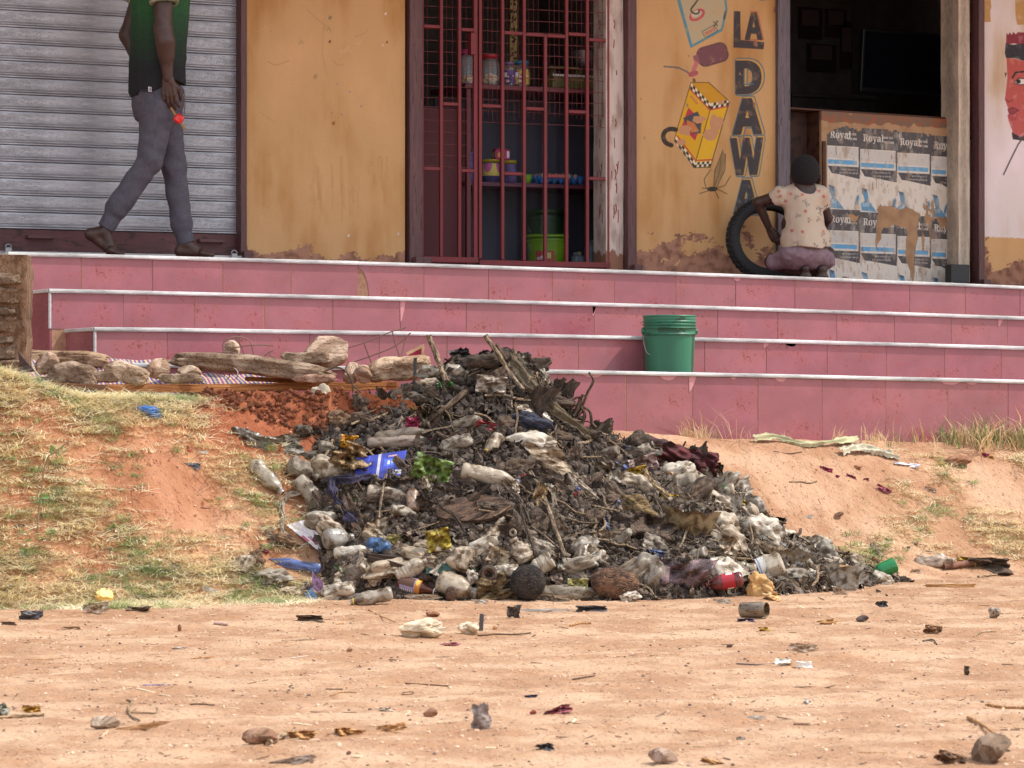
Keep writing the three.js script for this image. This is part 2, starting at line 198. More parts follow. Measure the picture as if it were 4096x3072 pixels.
{
  const st = thing('tiled_steps', 'four pink tiled steps with white nosings in front of the shops', 'steps', V(0, 0, 0));
  const rnd = RNG(5), xs = seq(0, 1, 14);
  // joints read along each riser: where the first stands and how wide the tiles are
  const J = [null, [8.7, 81, 152.3], [49.8, 123.3, 194.7], [94.9, 167.2, 239.2], [94.9, 150, 215]];
  for (let k = 1; k <= 4; k++) {
    const x0 = XL[k], z = ZK[k], top = NY[k], bot = k < 4 ? NY[k + 1] : () => -0.2;
    part('step_core', sweepX([[-0.0024, -0.022], [-0.0024, -1.4], [-2.4, -1.4], [-2.4, -0.02]], seq(x0 + 0.012, XR, 14), top, z, -0.3), M.grout, st);
    part('tread', sweepX([[-0.012, -0.02], [-0.012, -0.012], [k === 1 ? -0.95 : -TR - 0.013, -0.012], [k === 1 ? -0.95 : -TR - 0.013, -0.02]], seq(x0 + 0.012, XR, 14), top, z), M.tile[0], st);
    part('side_tile', new THREE.BoxGeometry(0.012, 1.1, 2.2).translate(x0 + 0.006, top(x0) - 0.57, z - 1.1 - 0.003), M.tile[1], st);
    let a = x0, jx = [x0]; const w = k === 4 ? onZ(693, 400, 0).x - onZ(626, 400, 0).x : (onZ(J[k][2], 300, z).x - onZ(J[k][1], 300, z).x);
    if (k === 4) { a = onZ(626, 400, 0).x - 9 * w; while (a < x0 + 0.1) a += w; jx.push(a); } else { a = onZ(J[k][1], 300, z).x; jx.push(a); }
    while (a < XR) { a += w * (1 + (rnd() - 0.5) * 0.012); jx.push(Math.min(a, XR)); }
    for (let i = 0; i < jx.length - 1; i++) {
      const g0 = 0.0016 + rnd() * 0.0012, xa = jx[i] + g0, xb = jx[i + 1] - g0; if (xb - xa < 0.03) continue;
      const zz = z + (rnd() - 0.5) * 0.0014, T0 = (x) => top(x) - 0.0205, B0 = (x) => bot(x) + (k < 4 ? 0.001 : 0);
      let g; const broken = k === 1 && i === 5;
      if (broken) {                                      // a quarter disc has broken out of this tile's lower left corner
        const s = new THREE.Shape(), R = 0.165; s.moveTo(xa, T0(xa)); s.lineTo(xb, T0(xb)); s.lineTo(xb, B0(xb)); s.lineTo(xa + 0.062, B0(xa));
        for (let j = 0; j <= 8; j++) { const t = j / 8; s.lineTo(xa + 0.062 * Math.sqrt(1 - t * t * 0.98), B0(xa) + t * R); } s.lineTo(xa, B0(xa) + R); s.closePath();
        g = new THREE.ExtrudeGeometry(s, { depth: 0.012, bevelEnabled: false }).translate(0, 0, zz - 0.012);
      } else {
        g = rbox(1, 1, 0.012, 0.0015); const p = g.attributes.position; for (let j = 0; j < p.count; j++) { const x = lerp(xa, xb, p.getX(j) + 0.5), t = p.getY(j) + 0.5; p.setXYZ(j, x, lerp(B0(x), T0(x), t), zz - 0.006 + p.getZ(j)); } g.computeVertexNormals();
      }
      const uv = g.attributes.uv, p = g.attributes.position, o = rnd(); for (let j = 0; j < uv.count; j++) uv.setXY(j, p.getX(j) + o, p.getY(j) + o * 3);
      part('tile', g, M.tile[Math.floor(rnd() * 4)], st, broken ? 'pink tile with a quarter disc broken out of its corner' : undefined);
      if (broken) part('mortar_patch', displace(new THREE.PlaneGeometry(0.07, 0.18, 6, 14), (v) => { v.z += 0.004 * ns(v.x * 60, v.y * 60); }).translate(xa + 0.033, B0(xa) + 0.08, z - 0.0105), std({ color: [0.36, 0.22, 0.14], map: T.rock, roughness: 1 }), st);
    }
    // nosing strips, each a length of its own
    const prof = [[-0.04, 0.001], [0.008, 0.001], [0.0145, -0.003], [0.0155, -0.012], [0.0125, -0.0195], [-0.04, -0.0205]]; let s0 = x0 - 0.006; const cuts = [1.12, 2.4, 2.25, 2.4, 2.4];
    for (let i = 0; s0 < XR; i++) { const s1 = Math.min(XR, s0 + (k === 1 && i === 0 ? jx[5] - x0 + 0.006 : cuts[(i + k) % 5])); part('nosing', sweepX(prof, seq(s0, s1 - 0.0015, 6), (x) => top(x) + (rnd() - 0.5) * 0.0016, z), M.nosing, st); s0 = s1; }
    if (k < 4) { part('nosing', rbox(0.016, 0.018, k === 3 ? TR : 1.2).translate(x0 - 0.004, top(x0) - 0.0095, z - (k === 3 ? TR / 2 : 0.6)), M.nosing, st); part('corner_trim', rbox(0.014, top(x0) - bot(x0) - 0.02, 0.014, 0.004).translate(x0 - 0.001, (top(x0) + bot(x0)) / 2 - 0.01, z + 0.002), M.nosing, st); }
  }
  // half-moon chips under the nosings [px, riser, width px, height px]
  const sh = (w, h, pts) => { const s = new THREE.Shape(); s.moveTo(0, 0); for (const [a, b] of pts) s.lineTo(a * w, -b * h); s.closePath(); return new THREE.ExtrudeGeometry(s, { depth: 0.002, bevelEnabled: false }); };
  const moon = [[0.1, 0.35], [0.22, 0.75], [0.4, 0.9], [0.55, 1], [0.75, 0.8], [0.9, 0.4], [1, 0]], wedge = [[0.05, 1], [0.35, 0.85], [0.75, 0.4], [1, 0]];
  for (const [zn, x, y, k, w, h, sp] of [['B', 1310, 225, 1, 75, 28, moon], ['B', 1560, 762, 3, 60, 42, wedge], ['B', 1740, 764, 3, 115, 32, moon], ['B', 60, 1024, 4, 190, 26, moon], ['B', 700, 1036, 4, 160, 38, moon], ['B', 944, 1040, 4, 68, 130, wedge], ['B', 1290, 1048, 4, 50, 20, moon], ['B', 1655, 1052, 4, 115, 32, moon], ['R', 1370, 1085, 4, 200, 26, moon], ['R', 1580, 1098, 4, 120, 20, moon], ['R', 1850, 565, 2, 46, 60, wedge], ['M', 604, 395, 2, 46, 170, wedge], ['M', 2150, 437, 2, 35, 80, wedge], ['B', 140, 452, 2, 38, 70, wedge], ['R', 80, 765, 3, 125, 28, moon]]) {
    const [px, py] = q(zn, x, y), p = onZ(px, py, ZK[k]), m = qs(zn, 1) * depthOf(p) / FPX; part('chip', sh(w * m, h * m, sp).translate(p.x, NY[k](p.x) - 0.0205, ZK[k] + 0.0005), M.chip, st);
  }
}

// ---------- the shop building ----------
const X = (px) => onZ(px, 180, ZW).x, WY = (px, py) => onZ(px, py, ZW).y, CEIL = 4.3;
const PPM = 330;
// paint on a wall: canvas from x0..x1, y from the ceiling down to yb; draws in the coordinates of a window onto the photograph
function wallTex(x0, x1, yb, zn, base, under, peel, draw, chips, seed) {
  const w = Math.ceil((x1 - x0) * PPM), h = Math.ceil((CEIL - yb) * PPM), cv = document.createElement('canvas'); cv.width = w; cv.height = h; const c = cv.getContext('2d');
  const im = c.createImageData(w, h), cov = new Uint8Array(w * h);
  for (let y = 0; y < h; y++) for (let x = 0; x < w; x++) {
    const X_ = x / PPM, Y_ = y / PPM, hgt = CEIL - Y_ - floorY(x0 + X_), n = fbm(X_ * 2.1, Y_ * 1.1, seed, 5), st = fbm(X_ * 9, Y_ * 0.9, seed + 3, 4), gr = ns(X_ * 140, Y_ * 140, seed);
    let col = typeof base === 'function' ? base(x0 + X_, hgt, n) : base; col = mix3(col, [col[0] * 0.86, col[1] * 0.77, col[2] * 0.62], sstep(n + st * 0.35, -0.05, 0.45)); col = mix3(col, [col[0] * 1.06, col[1] * 1.06, col[2] * 1.1], sstep(-n, 0, 0.4));
    if (ridge(X_ * 3, Y_ * 3, seed + 9, 2) > 0.742 && fbm(X_ * 4, Y_ * 4, seed + 5, 2) > 0.1) col = mix3(col, [110, 84, 54], 0.35);
    col = [col[0] + gr * 5, col[1] + gr * 5, col[2] + gr * 5];
    const e = peel(hgt, X_) + 0.75 * fbm(X_ * 5, Y_ * 7, seed + 7, 5) + 0.12 * ns(X_ * 60, Y_ * 60, 3);
    const bare = e > 0 || (chips && fbm(X_ * 14, Y_ * 10, seed + 13, 4) > 0.385);
    if (bare) { const k = fbm(X_ * 18, Y_ * 18, seed + 17, 4); col = mix3(under, [under[0] * 0.72, under[1] * 0.68, under[2] * 0.66], sstep(k, -0.2, 0.4)); cov[y * w + x] = 1; }
    const i = (y * w + x) * 4; im.data[i] = S8(col[0]); im.data[i + 1] = S8(col[1]); im.data[i + 2] = S8(col[2]); im.data[i + 3] = 255;
  }
  c.putImageData(im, 0, 0);
  if (draw) {
    const P = (zx, zy) => { const [px, py] = q(zn, zx, zy), p = onZ(px, py, ZW); return [(p.x - x0) * PPM, (CEIL - p.y) * PPM]; }, o = P(0, 0), a = P(1000, 0), b = P(0, 1600);
    c.save(); c.setTransform((a[0] - o[0]) / 1000, (a[1] - o[1]) / 1000, (b[0] - o[0]) / 1600, (b[1] - o[1]) / 1600, o[0], o[1]); draw(c); c.restore();
    const im2 = c.getImageData(0, 0, w, h);                      // paint has flaked off here and there
    for (let y = 0; y < h; y++) for (let x = 0; x < w; x++) { const i = (y * w + x) * 4, f = ns(x * 0.11, y * 0.09, seed + 21) + 0.5 * ns(x * 0.3, y * 0.3, seed); if (cov[y * w + x]) for (let k = 0; k < 3; k++) im2.data[i + k] = im.data[i + k]; else { const k = 0.12 + 0.28 * sstep(fbm(x * 0.05, y * 0.05, seed + 31, 4), 0.1, 0.35) + 0.15 * sstep(ns(x * 0.9, y * 0.12, seed + 4), 0.3, 0.6); for (let q_ = 0; q_ < 3; q_++) im2.data[i + q_] = lerp(im2.data[i + q_], im.data[i + q_], Math.min(0.85, k)); } if (f > 0.97 && !cov[y * w + x]) { im2.data[i] = 196; im2.data[i + 1] = 160; im2.data[i + 2] = 138; } }
    c.putImageData(im2, 0, 0);
  }
  return canvasTex(cv);
}
const OCHRE = [202, 158, 108], PLAST = [168, 122, 98];
function poly(c, pts, fill, stroke, lw) { c.beginPath(); pts.forEach((p, i) => i ? c.lineTo(p[0], p[1]) : c.moveTo(p[0], p[1])); c.closePath(); if (fill) { c.fillStyle = fill; c.fill(); } if (stroke) { c.strokeStyle = stroke; c.lineWidth = lw || 4; c.stroke(); } }
function line(c, pts, stroke, lw) { c.beginPath(); pts.forEach((p, i) => i ? c.lineTo(p[0], p[1]) : c.moveTo(p[0], p[1])); c.strokeStyle = stroke; c.lineWidth = lw; c.lineCap = 'round'; c.lineJoin = 'round'; c.stroke(); }
function mural(c) {
  const INK = '#34343c', BL = '#3f6d86';
  // packet with a curl of steam
  poly(c, [[250, -160], [372, 282], [556, 182], [586, 60], [560, -160]], '#4b8ba3'); poly(c, [[272, -160], [382, 262], [548, 170], [574, 58], [548, -160]], '#b9ab8c');
  c.strokeStyle = '#c0495c'; c.lineWidth = 14; c.beginPath(); c.ellipse(410, 88, 42, 24, -0.55, 0, 7); c.stroke(); c.fillStyle = '#c9c2ae'; c.beginPath(); c.ellipse(404, 80, 30, 18, -0.5, 0, 7); c.fill();
  c.strokeStyle = '#2d3a35'; c.lineWidth = 9; c.beginPath(); c.moveTo(395, -30); c.bezierCurveTo(460, -10, 350, 50, 380, 70); c.bezierCurveTo(400, 92, 430, 80, 420, 58); c.stroke();
  line(c, [[505, 128], [528, 152]], '#333d38', 5); line(c, [[530, 124], [506, 158]], '#333d38', 5);
  c.save(); c.translate(458, 210); c.rotate(-0.52); c.font = 'italic bold 34px sans-serif'; c.strokeStyle = '#3b3f3b'; c.lineWidth = 3; c.strokeRect(-6, -30, 82, 40); c.fillStyle = '#c2392f'; c.fillText('zenuto', 0, 0, 70); c.restore();
  line(c, [[574, 70], [566, 110]], '#2f5468', 12);
  // medicine bottle pouring onto a spoon
  c.save(); c.translate(500, 322); c.rotate(-0.28); c.fillStyle = '#6d4350'; c.strokeStyle = '#46303a'; c.lineWidth = 5; c.beginPath(); c.roundRect(-88, -58, 176, 112, 40); c.fill(); c.stroke(); c.fillStyle = '#8a5563'; c.fillRect(-112, -26, 30, 52); c.restore();
  poly(c, [[402, 352], [420, 372], [398, 420], [372, 432], [382, 396]], '#c06a76'); line(c, [[222, 388], [300, 394], [352, 420], [376, 440]], '#5f5f62', 9); c.fillStyle = '#a8505c'; c.beginPath(); c.ellipse(388, 432, 30, 16, -0.3, 0, 7); c.fill();
  // yellow box with checkered bands
  poly(c, [[375, 482], [478, 484], [596, 596], [486, 980], [392, 980], [280, 808]], '#d8a21c'); poly(c, [[375, 482], [478, 484], [596, 596], [486, 640]], '#c98f1d'); poly(c, [[486, 640], [596, 596], [486, 980], [400, 950]], '#e0ad22', '#3c3020', 4);
  const band = (A, B, C, D, n) => { for (let r = 0; r < 2; r++) for (let i = 0; i < n; i++) { const L = (p, s, t) => [p[0] + (s[0] - p[0]) * t, p[1] + (s[1] - p[1]) * t], a0 = L(A, B, i / n), a1 = L(A, B, (i + 1) / n), b0 = L(D, C, i / n), b1 = L(D, C, (i + 1) / n); poly(c, [L(a0, b0, r / 2), L(a1, b1, r / 2), L(a1, b1, r / 2 + 0.5), L(a0, b0, r / 2 + 0.5)], (i + r) % 2 ? '#2d2b28' : '#e6ddc8'); } };
  band([375, 484], [490, 610], [486, 640], [370, 520], 9); band([490, 606], [597, 586], [592, 620], [486, 642], 7); band([290, 795], [400, 948], [392, 982], [278, 822], 9); band([400, 950], [494, 944], [488, 974], [392, 980], 7);
  line(c, [[370, 522], [484, 644], [590, 624]], '#b8323c', 7); line(c, [[296, 792], [402, 938], [494, 936]], '#b8323c', 7);
  poly(c, [[360, 628], [440, 712], [398, 822], [322, 738]], '#b02f45'); poly(c, [[330, 690], [412, 652], [436, 700], [430, 780], [380, 782]], '#37404c'); poly(c, [[350, 700], [395, 720], [420, 766], [380, 776], [352, 740]], '#c4703c');
  line(c, [[375, 482], [478, 484], [596, 596], [486, 980], [392, 980], [280, 808], [375, 482]], '#4a3a22', 4); c.save(); c.translate(366, 566); c.rotate(0.85); c.font = 'bold 24px sans-serif'; c.fillStyle = '#b83a2c'; c.fillText('moto', 0, 0); c.restore();
  for (const [x, y, a, b] of [[520, 720, 38, 46], [490, 790, 46, 34], [420, 700, 40, 20], [340, 760, 42, 30], [545, 602, 16, 14], [320, 830, 26, 18]]) { c.fillStyle = '#c08a66'; c.beginPath(); for (let i = 0; i < 14; i++) { const t = i / 14 * 6.283, r = 1 + 0.5 * ns(x + Math.cos(t) * 2, y + Math.sin(t) * 2, 5); c.lineTo(x + Math.cos(t) * a * r, y + Math.sin(t) * b * r); } c.fill(); }
  // black brush stroke and a moth
  c.strokeStyle = '#2c2724'; c.lineCap = 'round'; c.lineWidth = 26; c.beginPath(); c.moveTo(288, 756); c.bezierCurveTo(240, 740, 205, 770, 220, 812); c.bezierCurveTo(228, 838, 250, 840, 262, 846); c.stroke();
  c.strokeStyle = '#3b3226'; c.lineWidth = 4; for (const p of [[[560, 880], [512, 1000], [504, 1110]], [[574, 906], [570, 1000], [516, 1110]], [[548, 930], [540, 1000], [508, 1112]], [[490, 992], [450, 1050], [460, 1098], [500, 1110]], [[604, 1034], [570, 1090], [520, 1104]], [[500, 1110], [424, 1132]], [[500, 1110], [440, 1100]], [[510, 1112], [534, 1164]], [[520, 1106], [582, 1138]]]) line(c, p, '#3b3226', 4);
  poly(c, [[560, 886], [508, 1000], [506, 1104], [560, 1020], [574, 910]], 'rgba(96,84,60,0.55)'); c.fillStyle = '#2c2622'; c.beginPath(); c.ellipse(498, 1108, 30, 14, 0, 0, 7); c.fill();
  // lettering
  const glyph = (t, x, y, w, h, col) => { c.font = 'bold 100px sans-serif'; const m = c.measureText(t); c.save(); c.translate(x, y + h); c.scale(w / m.width, h / 72); c.lineJoin = 'round'; if (col !== 1) { c.strokeStyle = BL; c.lineWidth = 15; c.strokeText(t, 3, -1); c.strokeStyle = '#cf9a4e'; c.lineWidth = 10; c.strokeText(t, 3, -1); } c.fillStyle = INK; c.fillText(t, 0, 0); c.strokeStyle = INK; c.lineWidth = 6; c.strokeText(t, 0, 0); c.restore(); };
  c.strokeStyle = BL; c.lineWidth = 12; c.beginPath(); c.moveTo(758, -14); c.quadraticCurveTo(790, 12, 812, -14); c.stroke();
  poly(c, [[622, 66], [660, 68], [662, 236], [800, 250], [796, 292], [620, 280]], INK); c.save(); c.strokeStyle = '#b5503a'; line(c, [[720, 68], [760, 70], [796, 236], [690, 236]], '#b5503a', 5); c.restore(); glyph('A', 690, 78, 96, 152, 1);
  glyph('D', 616, 362, 176, 186); glyph('A', 622, 586, 158, 200); glyph('W', 606, 818, 182, 206); glyph('A', 628, 1066, 132, 190);
  line(c, [[682, 420], [682, 498], [738, 496]], BL, 7); line(c, [[704, 1140], [690, 1192], [720, 1192]], BL, 6);
}
function barberMural(c) {
  const SK = '#b54a44'; poly(c, [[1485, 0], [1556, 0], [1560, 40], [1552, 70], [1556, 132], [1520, 134], [1485, 126]], '#b98a4e'); poly(c, [[1706, 0], [1800, 0], [1800, 152], [1718, 150], [1708, 90]], '#b98a4e');
  poly(c, [[1650, 270], [1652, 200], [1664, 212], [1672, 196], [1684, 212], [1696, 194], [1710, 210], [1722, 196], [1800, 200], [1800, 290], [1700, 262]], '#7d2230'); poly(c, [[1646, 262], [1690, 272], [1800, 262], [1800, 380], [1700, 352], [1650, 352], [1642, 320]], '#23232b');
  poly(c, [[1652, 352], [1700, 356], [1800, 380], [1800, 820], [1690, 842], [1688, 790], [1668, 742], [1658, 700], [1672, 680], [1660, 650], [1642, 600], [1650, 540], [1658, 470]], SK); line(c, [[1690, 470], [1708, 440], [1800, 430]], '#2a1a20', 12); poly(c, [[1700, 500], [1725, 474], [1800, 480], [1800, 510], [1725, 514]], '#e6dcd2', '#2a1a20', 5); c.fillStyle = '#231a1c'; c.beginPath(); c.arc(1726, 494, 14, 0, 7); c.fill();
  poly(c, [[1646, 470], [1654, 440], [1642, 440]], '#2a1a20'); line(c, [[1690, 606], [1664, 616], [1646, 600]], '#6b2426', 6); poly(c, [[1660, 660], [1690, 650], [1730, 668], [1690, 690], [1668, 684]], '#8c2c34', '#4c1a20', 4); poly(c, [[1662, 690], [1720, 690], [1710, 730], [1672, 730]], '#a33a3c'); poly(c, [[1684, 800], [1740, 830], [1800, 800], [1800, 860], [1690, 842]], '#2a2024');
  line(c, [[1800, 780], [1725, 872], [1680, 960], [1634, 1054]], '#4a423c', 9);
}
M.ochrePlain = std({ color: [0.55, 0.33, 0.12], roughness: 0.9, map: rep(T.wear, 0.7, 0.7), bumpMap: rep(T.grain, 2, 2), bumpScale: 0.0015 });
M.post = std({ color: [0.15, 0.06, 0.06], roughness: 0.55, map: rep(T.paintwear, 1, 3) });
M.postGrey = std({ color: [0.16, 0.12, 0.14], roughness: 0.5, map: rep(T.paintwear, 1, 3) });
M.gate = std({ color: [0.25, 0.022, 0.028], roughness: 0.55, map: rep(T.paintwear, 1, 2) });
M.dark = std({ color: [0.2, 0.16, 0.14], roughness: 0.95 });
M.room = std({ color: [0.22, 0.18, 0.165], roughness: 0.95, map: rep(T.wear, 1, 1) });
M.jambW = std({ color: [0.55, 0.47, 0.43], roughness: 0.85, map: T.paintwear, bumpMap: T.grain, bumpScale: 0.002 });
M.jambB = std({ color: [0.85, 0.68, 0.52], roughness: 0.8, map: rep(T.wear, 0.5, 3) });
M.steel = std({ color: [0.32, 0.32, 0.33], metalness: 0.8, roughness: 0.45 });
const bld = thing('shop_building', 'ochre and white painted row of shops with shutter and barred doorway behind the steps', 'building', V(0, 0, 0));
{
  const WB = floorY(X(600)) - 0.12, wall = (x0, x1, map, z = ZW, y1 = CEIL) => { const g = new THREE.BoxGeometry(x1 - x0, y1 - WB, 0.22).translate((x0 + x1) / 2, (y1 + WB) / 2, z - 0.11); return part('wall', g, map ? std({ map, roughness: 0.9, bumpMap: rep(T.grain, 3, 9), bumpScale: 0.0012 }) : M.ochrePlain, bld); };
  const texA = wallTex(X(244), X(405), WB, 'W2', OCHRE, PLAST, (h) => 0.2 - h * 2.6, (c) => {
    const sc = (pts, col, w) => line(c, pts, col, w); const g = 'rgba(90,92,60,0.35)', wv = 'rgba(225,205,190,0.5)';
    sc([[440, 270], [452, 248], [470, 262], [446, 270]], g, 4); sc([[590, 170], [610, 190], [622, 165], [630, 195]], g, 4); sc([[692, 318], [720, 300], [720, 325], [695, 322]], wv, 3); sc([[728, 325], [735, 280], [745, 310], [760, 316]], wv, 3); sc([[790, 262], [806, 276], [822, 250]], wv, 3); sc([[190, 195], [230, 170], [280, 150], [290, 185]], 'rgba(215,185,150,.35)', 4); sc([[250, 375], [300, 400], [380, 372]], 'rgba(110,90,60,.3)', 5); sc([[650, 372], [672, 400], [715, 400]], 'rgba(110,90,60,.3)', 4); sc([[488, 58], [530, 100], [640, 190]], 'rgba(110,80,50,.4)', 3); sc([[590, 120], [582, 330], [610, 460]], 'rgba(120,86,52,.3)', 3); sc([[205, 682], [300, 750]], 'rgba(110,80,50,.3)', 3); sc([[860, 180], [850, 200], [780, 230]], 'rgba(110,80,50,.4)', 3);
    for (const [x, y, r, k] of [[628, 256, 7, '#6b4434'], [650, 758, 9, '#8c5a2c'], [970, 86, 6, '#e6d8d0'], [952, 280, 5, '#d8c8c4'], [674, 518, 4, '#8d7a92'], [640, 694, 4, '#8d7a92'], [700, 704, 5, '#8d7a92'], [750, 566, 4, '#8d7a92'], [978, 262, 6, '#7d5030'], [820, 656, 5, '#967884'], [630, 110, 10, 'rgba(104,90,80,.6)'], [540, 470, 12, 'rgba(120,98,80,.4)'], [742, 1450, 7, '#d5c6cc'], [1048, 1450, 6, '#d0c0c4']]) { c.fillStyle = k; c.beginPath(); c.ellipse(x, y, r, r * 1.4, 0.4, 0, 7); c.fill(); }
    for (let i = 0; i < 26; i++) { const x = 500 + hsh(i, 3, 5) * 480, y = 960 + hsh(i, 7, 9) * 240, h = 60 + hsh(i, 9, 1) * 180; sc([[x, y], [x + 6 - hsh(i, 1, 1) * 12, y + h * 0.5], [x + 4, y + h]], 'rgba(140,92,50,0.10)', 5 + hsh(i, 2, 2) * 16); }
  }, false, 11);
  const texB = wallTex(X(633.5), X(776.5), WB, 'W4', OCHRE, PLAST, (h) => 0.36 - h * 1.75, mural, true, 23);
  const texC = wallTex(X(981.5), X(981.5) + 0.62, WB, 'W5', (x, h, n) => h > 0.36 + 0.006 * ns(x * 40, 3) ? [222, 206, 200] : OCHRE, [158, 112, 88], (h) => 0.42 - h * 1.9, barberMural, false, 37);
  wall(X(244), X(405), texA); wall(X(633.5), X(776.5), texB); wall(X(981.5), X(981.5) + 0.62, texC); wall(X(981.5) + 0.62, X(981.5) + 3.4);
  wall(X(-330), X(-95)); wall(X(405), X(410), 0, ZW - 0.05);
  const top = floorY(0) + 2.3;                                  // lintels, far above the frame
  for (const [a, b] of [[-95, 244], [405, 633.5], [776.5, 981.5]]) part('lintel', new THREE.BoxGeometry(X(b) - X(a) - 0.004, CEIL - top, 0.2).translate((X(a) + X(b)) / 2, (CEIL + top) / 2, ZW - 0.12), M.ochrePlain, bld);
  // frame posts
  const post = (a, b, m, dz = 0.035, yb = 0) => { const f = floorY(X((a + b) / 2)) + yb; return part('door_frame', rbox(X(b) - X(a), top - f, 0.09, 0.004).translate((X(a) + X(b)) / 2, (top + f) / 2, ZW + dz - 0.045), m, bld); };
  post(238.5, 244.8, M.post); post(407.5, 420.5, M.post, 0.03, 0.02); post(625.5, 634.5, M.post, 0.03); post(775.5, 788, M.postGrey, 0.03); post(976.2, 982.2, M.post, 0.03);
  for (const px of [241, 412, 419, 630, 978]) part('latch_bracket', merge([rbox(0.055, 0.085, 0.05).translate(0, 0.042, 0), new THREE.CylinderGeometry(0.008, 0.008, 0.07, 8).rotateX(Math.PI / 2).translate(0.01, 0.04, 0.02)]).translate(X(px) + 0.012, floorY(X(px)), ZW + 0.065), M.post, bld);
  // jambs of the two open doorways
  part('door_jamb', displace(new THREE.BoxGeometry(X(625.5) - X(608), 2.3, 0.16, 4, 60, 1), (v) => { v.x += 0.004 * ns(v.y * 7, v.x * 20, 3); }).translate((X(625) + X(607.5)) / 2, top - 1.15, ZW - 0.1), std({ map: (() => { const W = 128, H = 1024, cv = document.createElement('canvas'); cv.width = W; cv.height = H; const c = cv.getContext('2d'), im = c.createImageData(W, H); for (let y = 0; y < H; y++) for (let x = 0; x < W; x++) { const n = fbm(x * 0.02, y * 0.012, 5, 5), b = y > 960 + 60 * n, k = b ? [140, 98, 76] : mix3([208, 190, 180], [168, 146, 134], sstep(n, -0.1, 0.4)), i = (y * W + x) * 4; im.data[i] = k[0]; im.data[i + 1] = k[1]; im.data[i + 2] = k[2]; im.data[i + 3] = 255; } c.putImageData(im, 0, 0); const r = RNG(3); for (let i = 0; i < 16; i++) { const y = 300 + r() * 620, x = 40 + r() * 50; c.strokeStyle = '#7d2420'; c.lineWidth = 3 + r() * 4; c.beginPath(); c.moveTo(x, y); c.quadraticCurveTo(x + 16 * r(), y + 10, x - 4 + 8 * r(), y + 10 + 26 * r()); c.stroke(); } return canvasTex(cv); })(), roughness: 0.9 }), bld);
  part('door_jamb', displace(new THREE.BoxGeometry(X(971.5) - X(960.5), 2.3, 0.2, 4, 60, 2), (v) => { v.x += 0.003 * ns(v.y * 6, v.x * 20, 8); }).translate((X(971.5) + X(960.5)) / 2, top - 1.15, ZW - 0.12), M.jambB, bld);
  part('door_reveal', new THREE.BoxGeometry(0.02, 2.3, 0.3).translate(X(777) + 0.01, top - 1.15, ZW - 0.17), M.ochrePlain, bld);
  // rooms behind: floor, ceiling, back and side walls with thickness
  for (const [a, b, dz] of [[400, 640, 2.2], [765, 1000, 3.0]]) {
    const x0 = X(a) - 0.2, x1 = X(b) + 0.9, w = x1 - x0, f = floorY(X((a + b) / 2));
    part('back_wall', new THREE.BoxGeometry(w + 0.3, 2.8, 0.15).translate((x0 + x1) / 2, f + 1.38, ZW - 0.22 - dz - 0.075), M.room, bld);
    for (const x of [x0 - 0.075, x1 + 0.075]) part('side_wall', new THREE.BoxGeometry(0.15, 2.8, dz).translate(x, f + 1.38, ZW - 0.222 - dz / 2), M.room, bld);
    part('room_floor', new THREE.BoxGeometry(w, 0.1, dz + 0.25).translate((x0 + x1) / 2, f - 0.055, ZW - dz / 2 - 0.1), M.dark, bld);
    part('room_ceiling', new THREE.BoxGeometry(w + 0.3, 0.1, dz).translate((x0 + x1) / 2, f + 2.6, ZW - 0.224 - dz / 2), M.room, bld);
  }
  part('back_wall', new THREE.BoxGeometry(14, 3.4, 0.2).translate(0, CEIL - 1.6, ZW - 3.9), M.ochrePlain, bld);
  part('roof', rbox(16, 0.14, 4.9 + (-0.56 - ZW), 0.01).translate(0.3, CEIL + 0.075, (-0.56 + ZW - 4.9) / 2), std({ color: [0.42, 0.38, 0.34], roughness: 0.8, map: rep(T.wear, 1, 1) }), bld);
  for (const px of [-330, 1330]) part('pillar', rbox(0.2, CEIL - 1.3, 0.2, 0.01).translate(X(px), (CEIL + 1.3) / 2, ZW + 0.95), M.ochrePlain, bld);
  // roller shutter: embossed slats
  const pitch = 16.6 * depthOf(onZ(120, 150, ZW)) / FPX, sx0 = X(-95), sx1 = X(243), yb = WY(120, 231.5);
  const emb = (() => { const cv = document.createElement('canvas'); cv.width = 512; cv.height = 128; const c = cv.getContext('2d'); c.fillStyle = '#b2b2b2'; c.fillRect(0, 0, 512, 128); c.lineCap = 'round'; for (const [o, col] of [[2, '#8a8a8a'], [0, '#d4d4d4']]) { c.strokeStyle = col; c.lineWidth = 7; for (let i = 0; i < 4; i++) { const x = i * 128 + o, y = 18 + o; c.beginPath(); c.moveTo(x + 8, y + 76); c.bezierCurveTo(x + 4, y + 40, x + 50, y + 44, x + 34, y + 66); c.stroke(); c.beginPath(); c.moveTo(x + 20, y + 10); c.bezierCurveTo(x + 56, y - 4, x + 64, y + 34, x + 40, y + 28); c.stroke(); c.beginPath(); c.moveTo(x + 60, y + 6); c.lineTo(x + 104, y + 84); c.stroke(); c.beginPath(); c.moveTo(x + 76, y + 2); c.lineTo(x + 120, y + 78); c.stroke(); c.beginPath(); c.arc(x + 92, y + 20, 13, 0.5, 4.6); c.stroke(); c.beginPath(); c.arc(x + 74, y + 70, 13, 3.6, 7.6); c.stroke(); } } const t = canvasTex(cv, true); return t; })();
  const embB = emb.clone(); embB.colorSpace = THREE.NoColorSpace; embB.needsUpdate = true;
  const prof = [[-0.006, 0], [0.004, 0], [0.0065, -0.01], [0.0065, -0.056], [0.0045, -0.061], [0.0115, -0.0655], [0.0115, -0.0705], [0.0045, -0.0745], [0.0115, -0.0785], [0.0115, -0.083], [0.001, -0.0868], [-0.006, -0.0885]].map(([a, b]) => [a, b * pitch / 0.0895]);
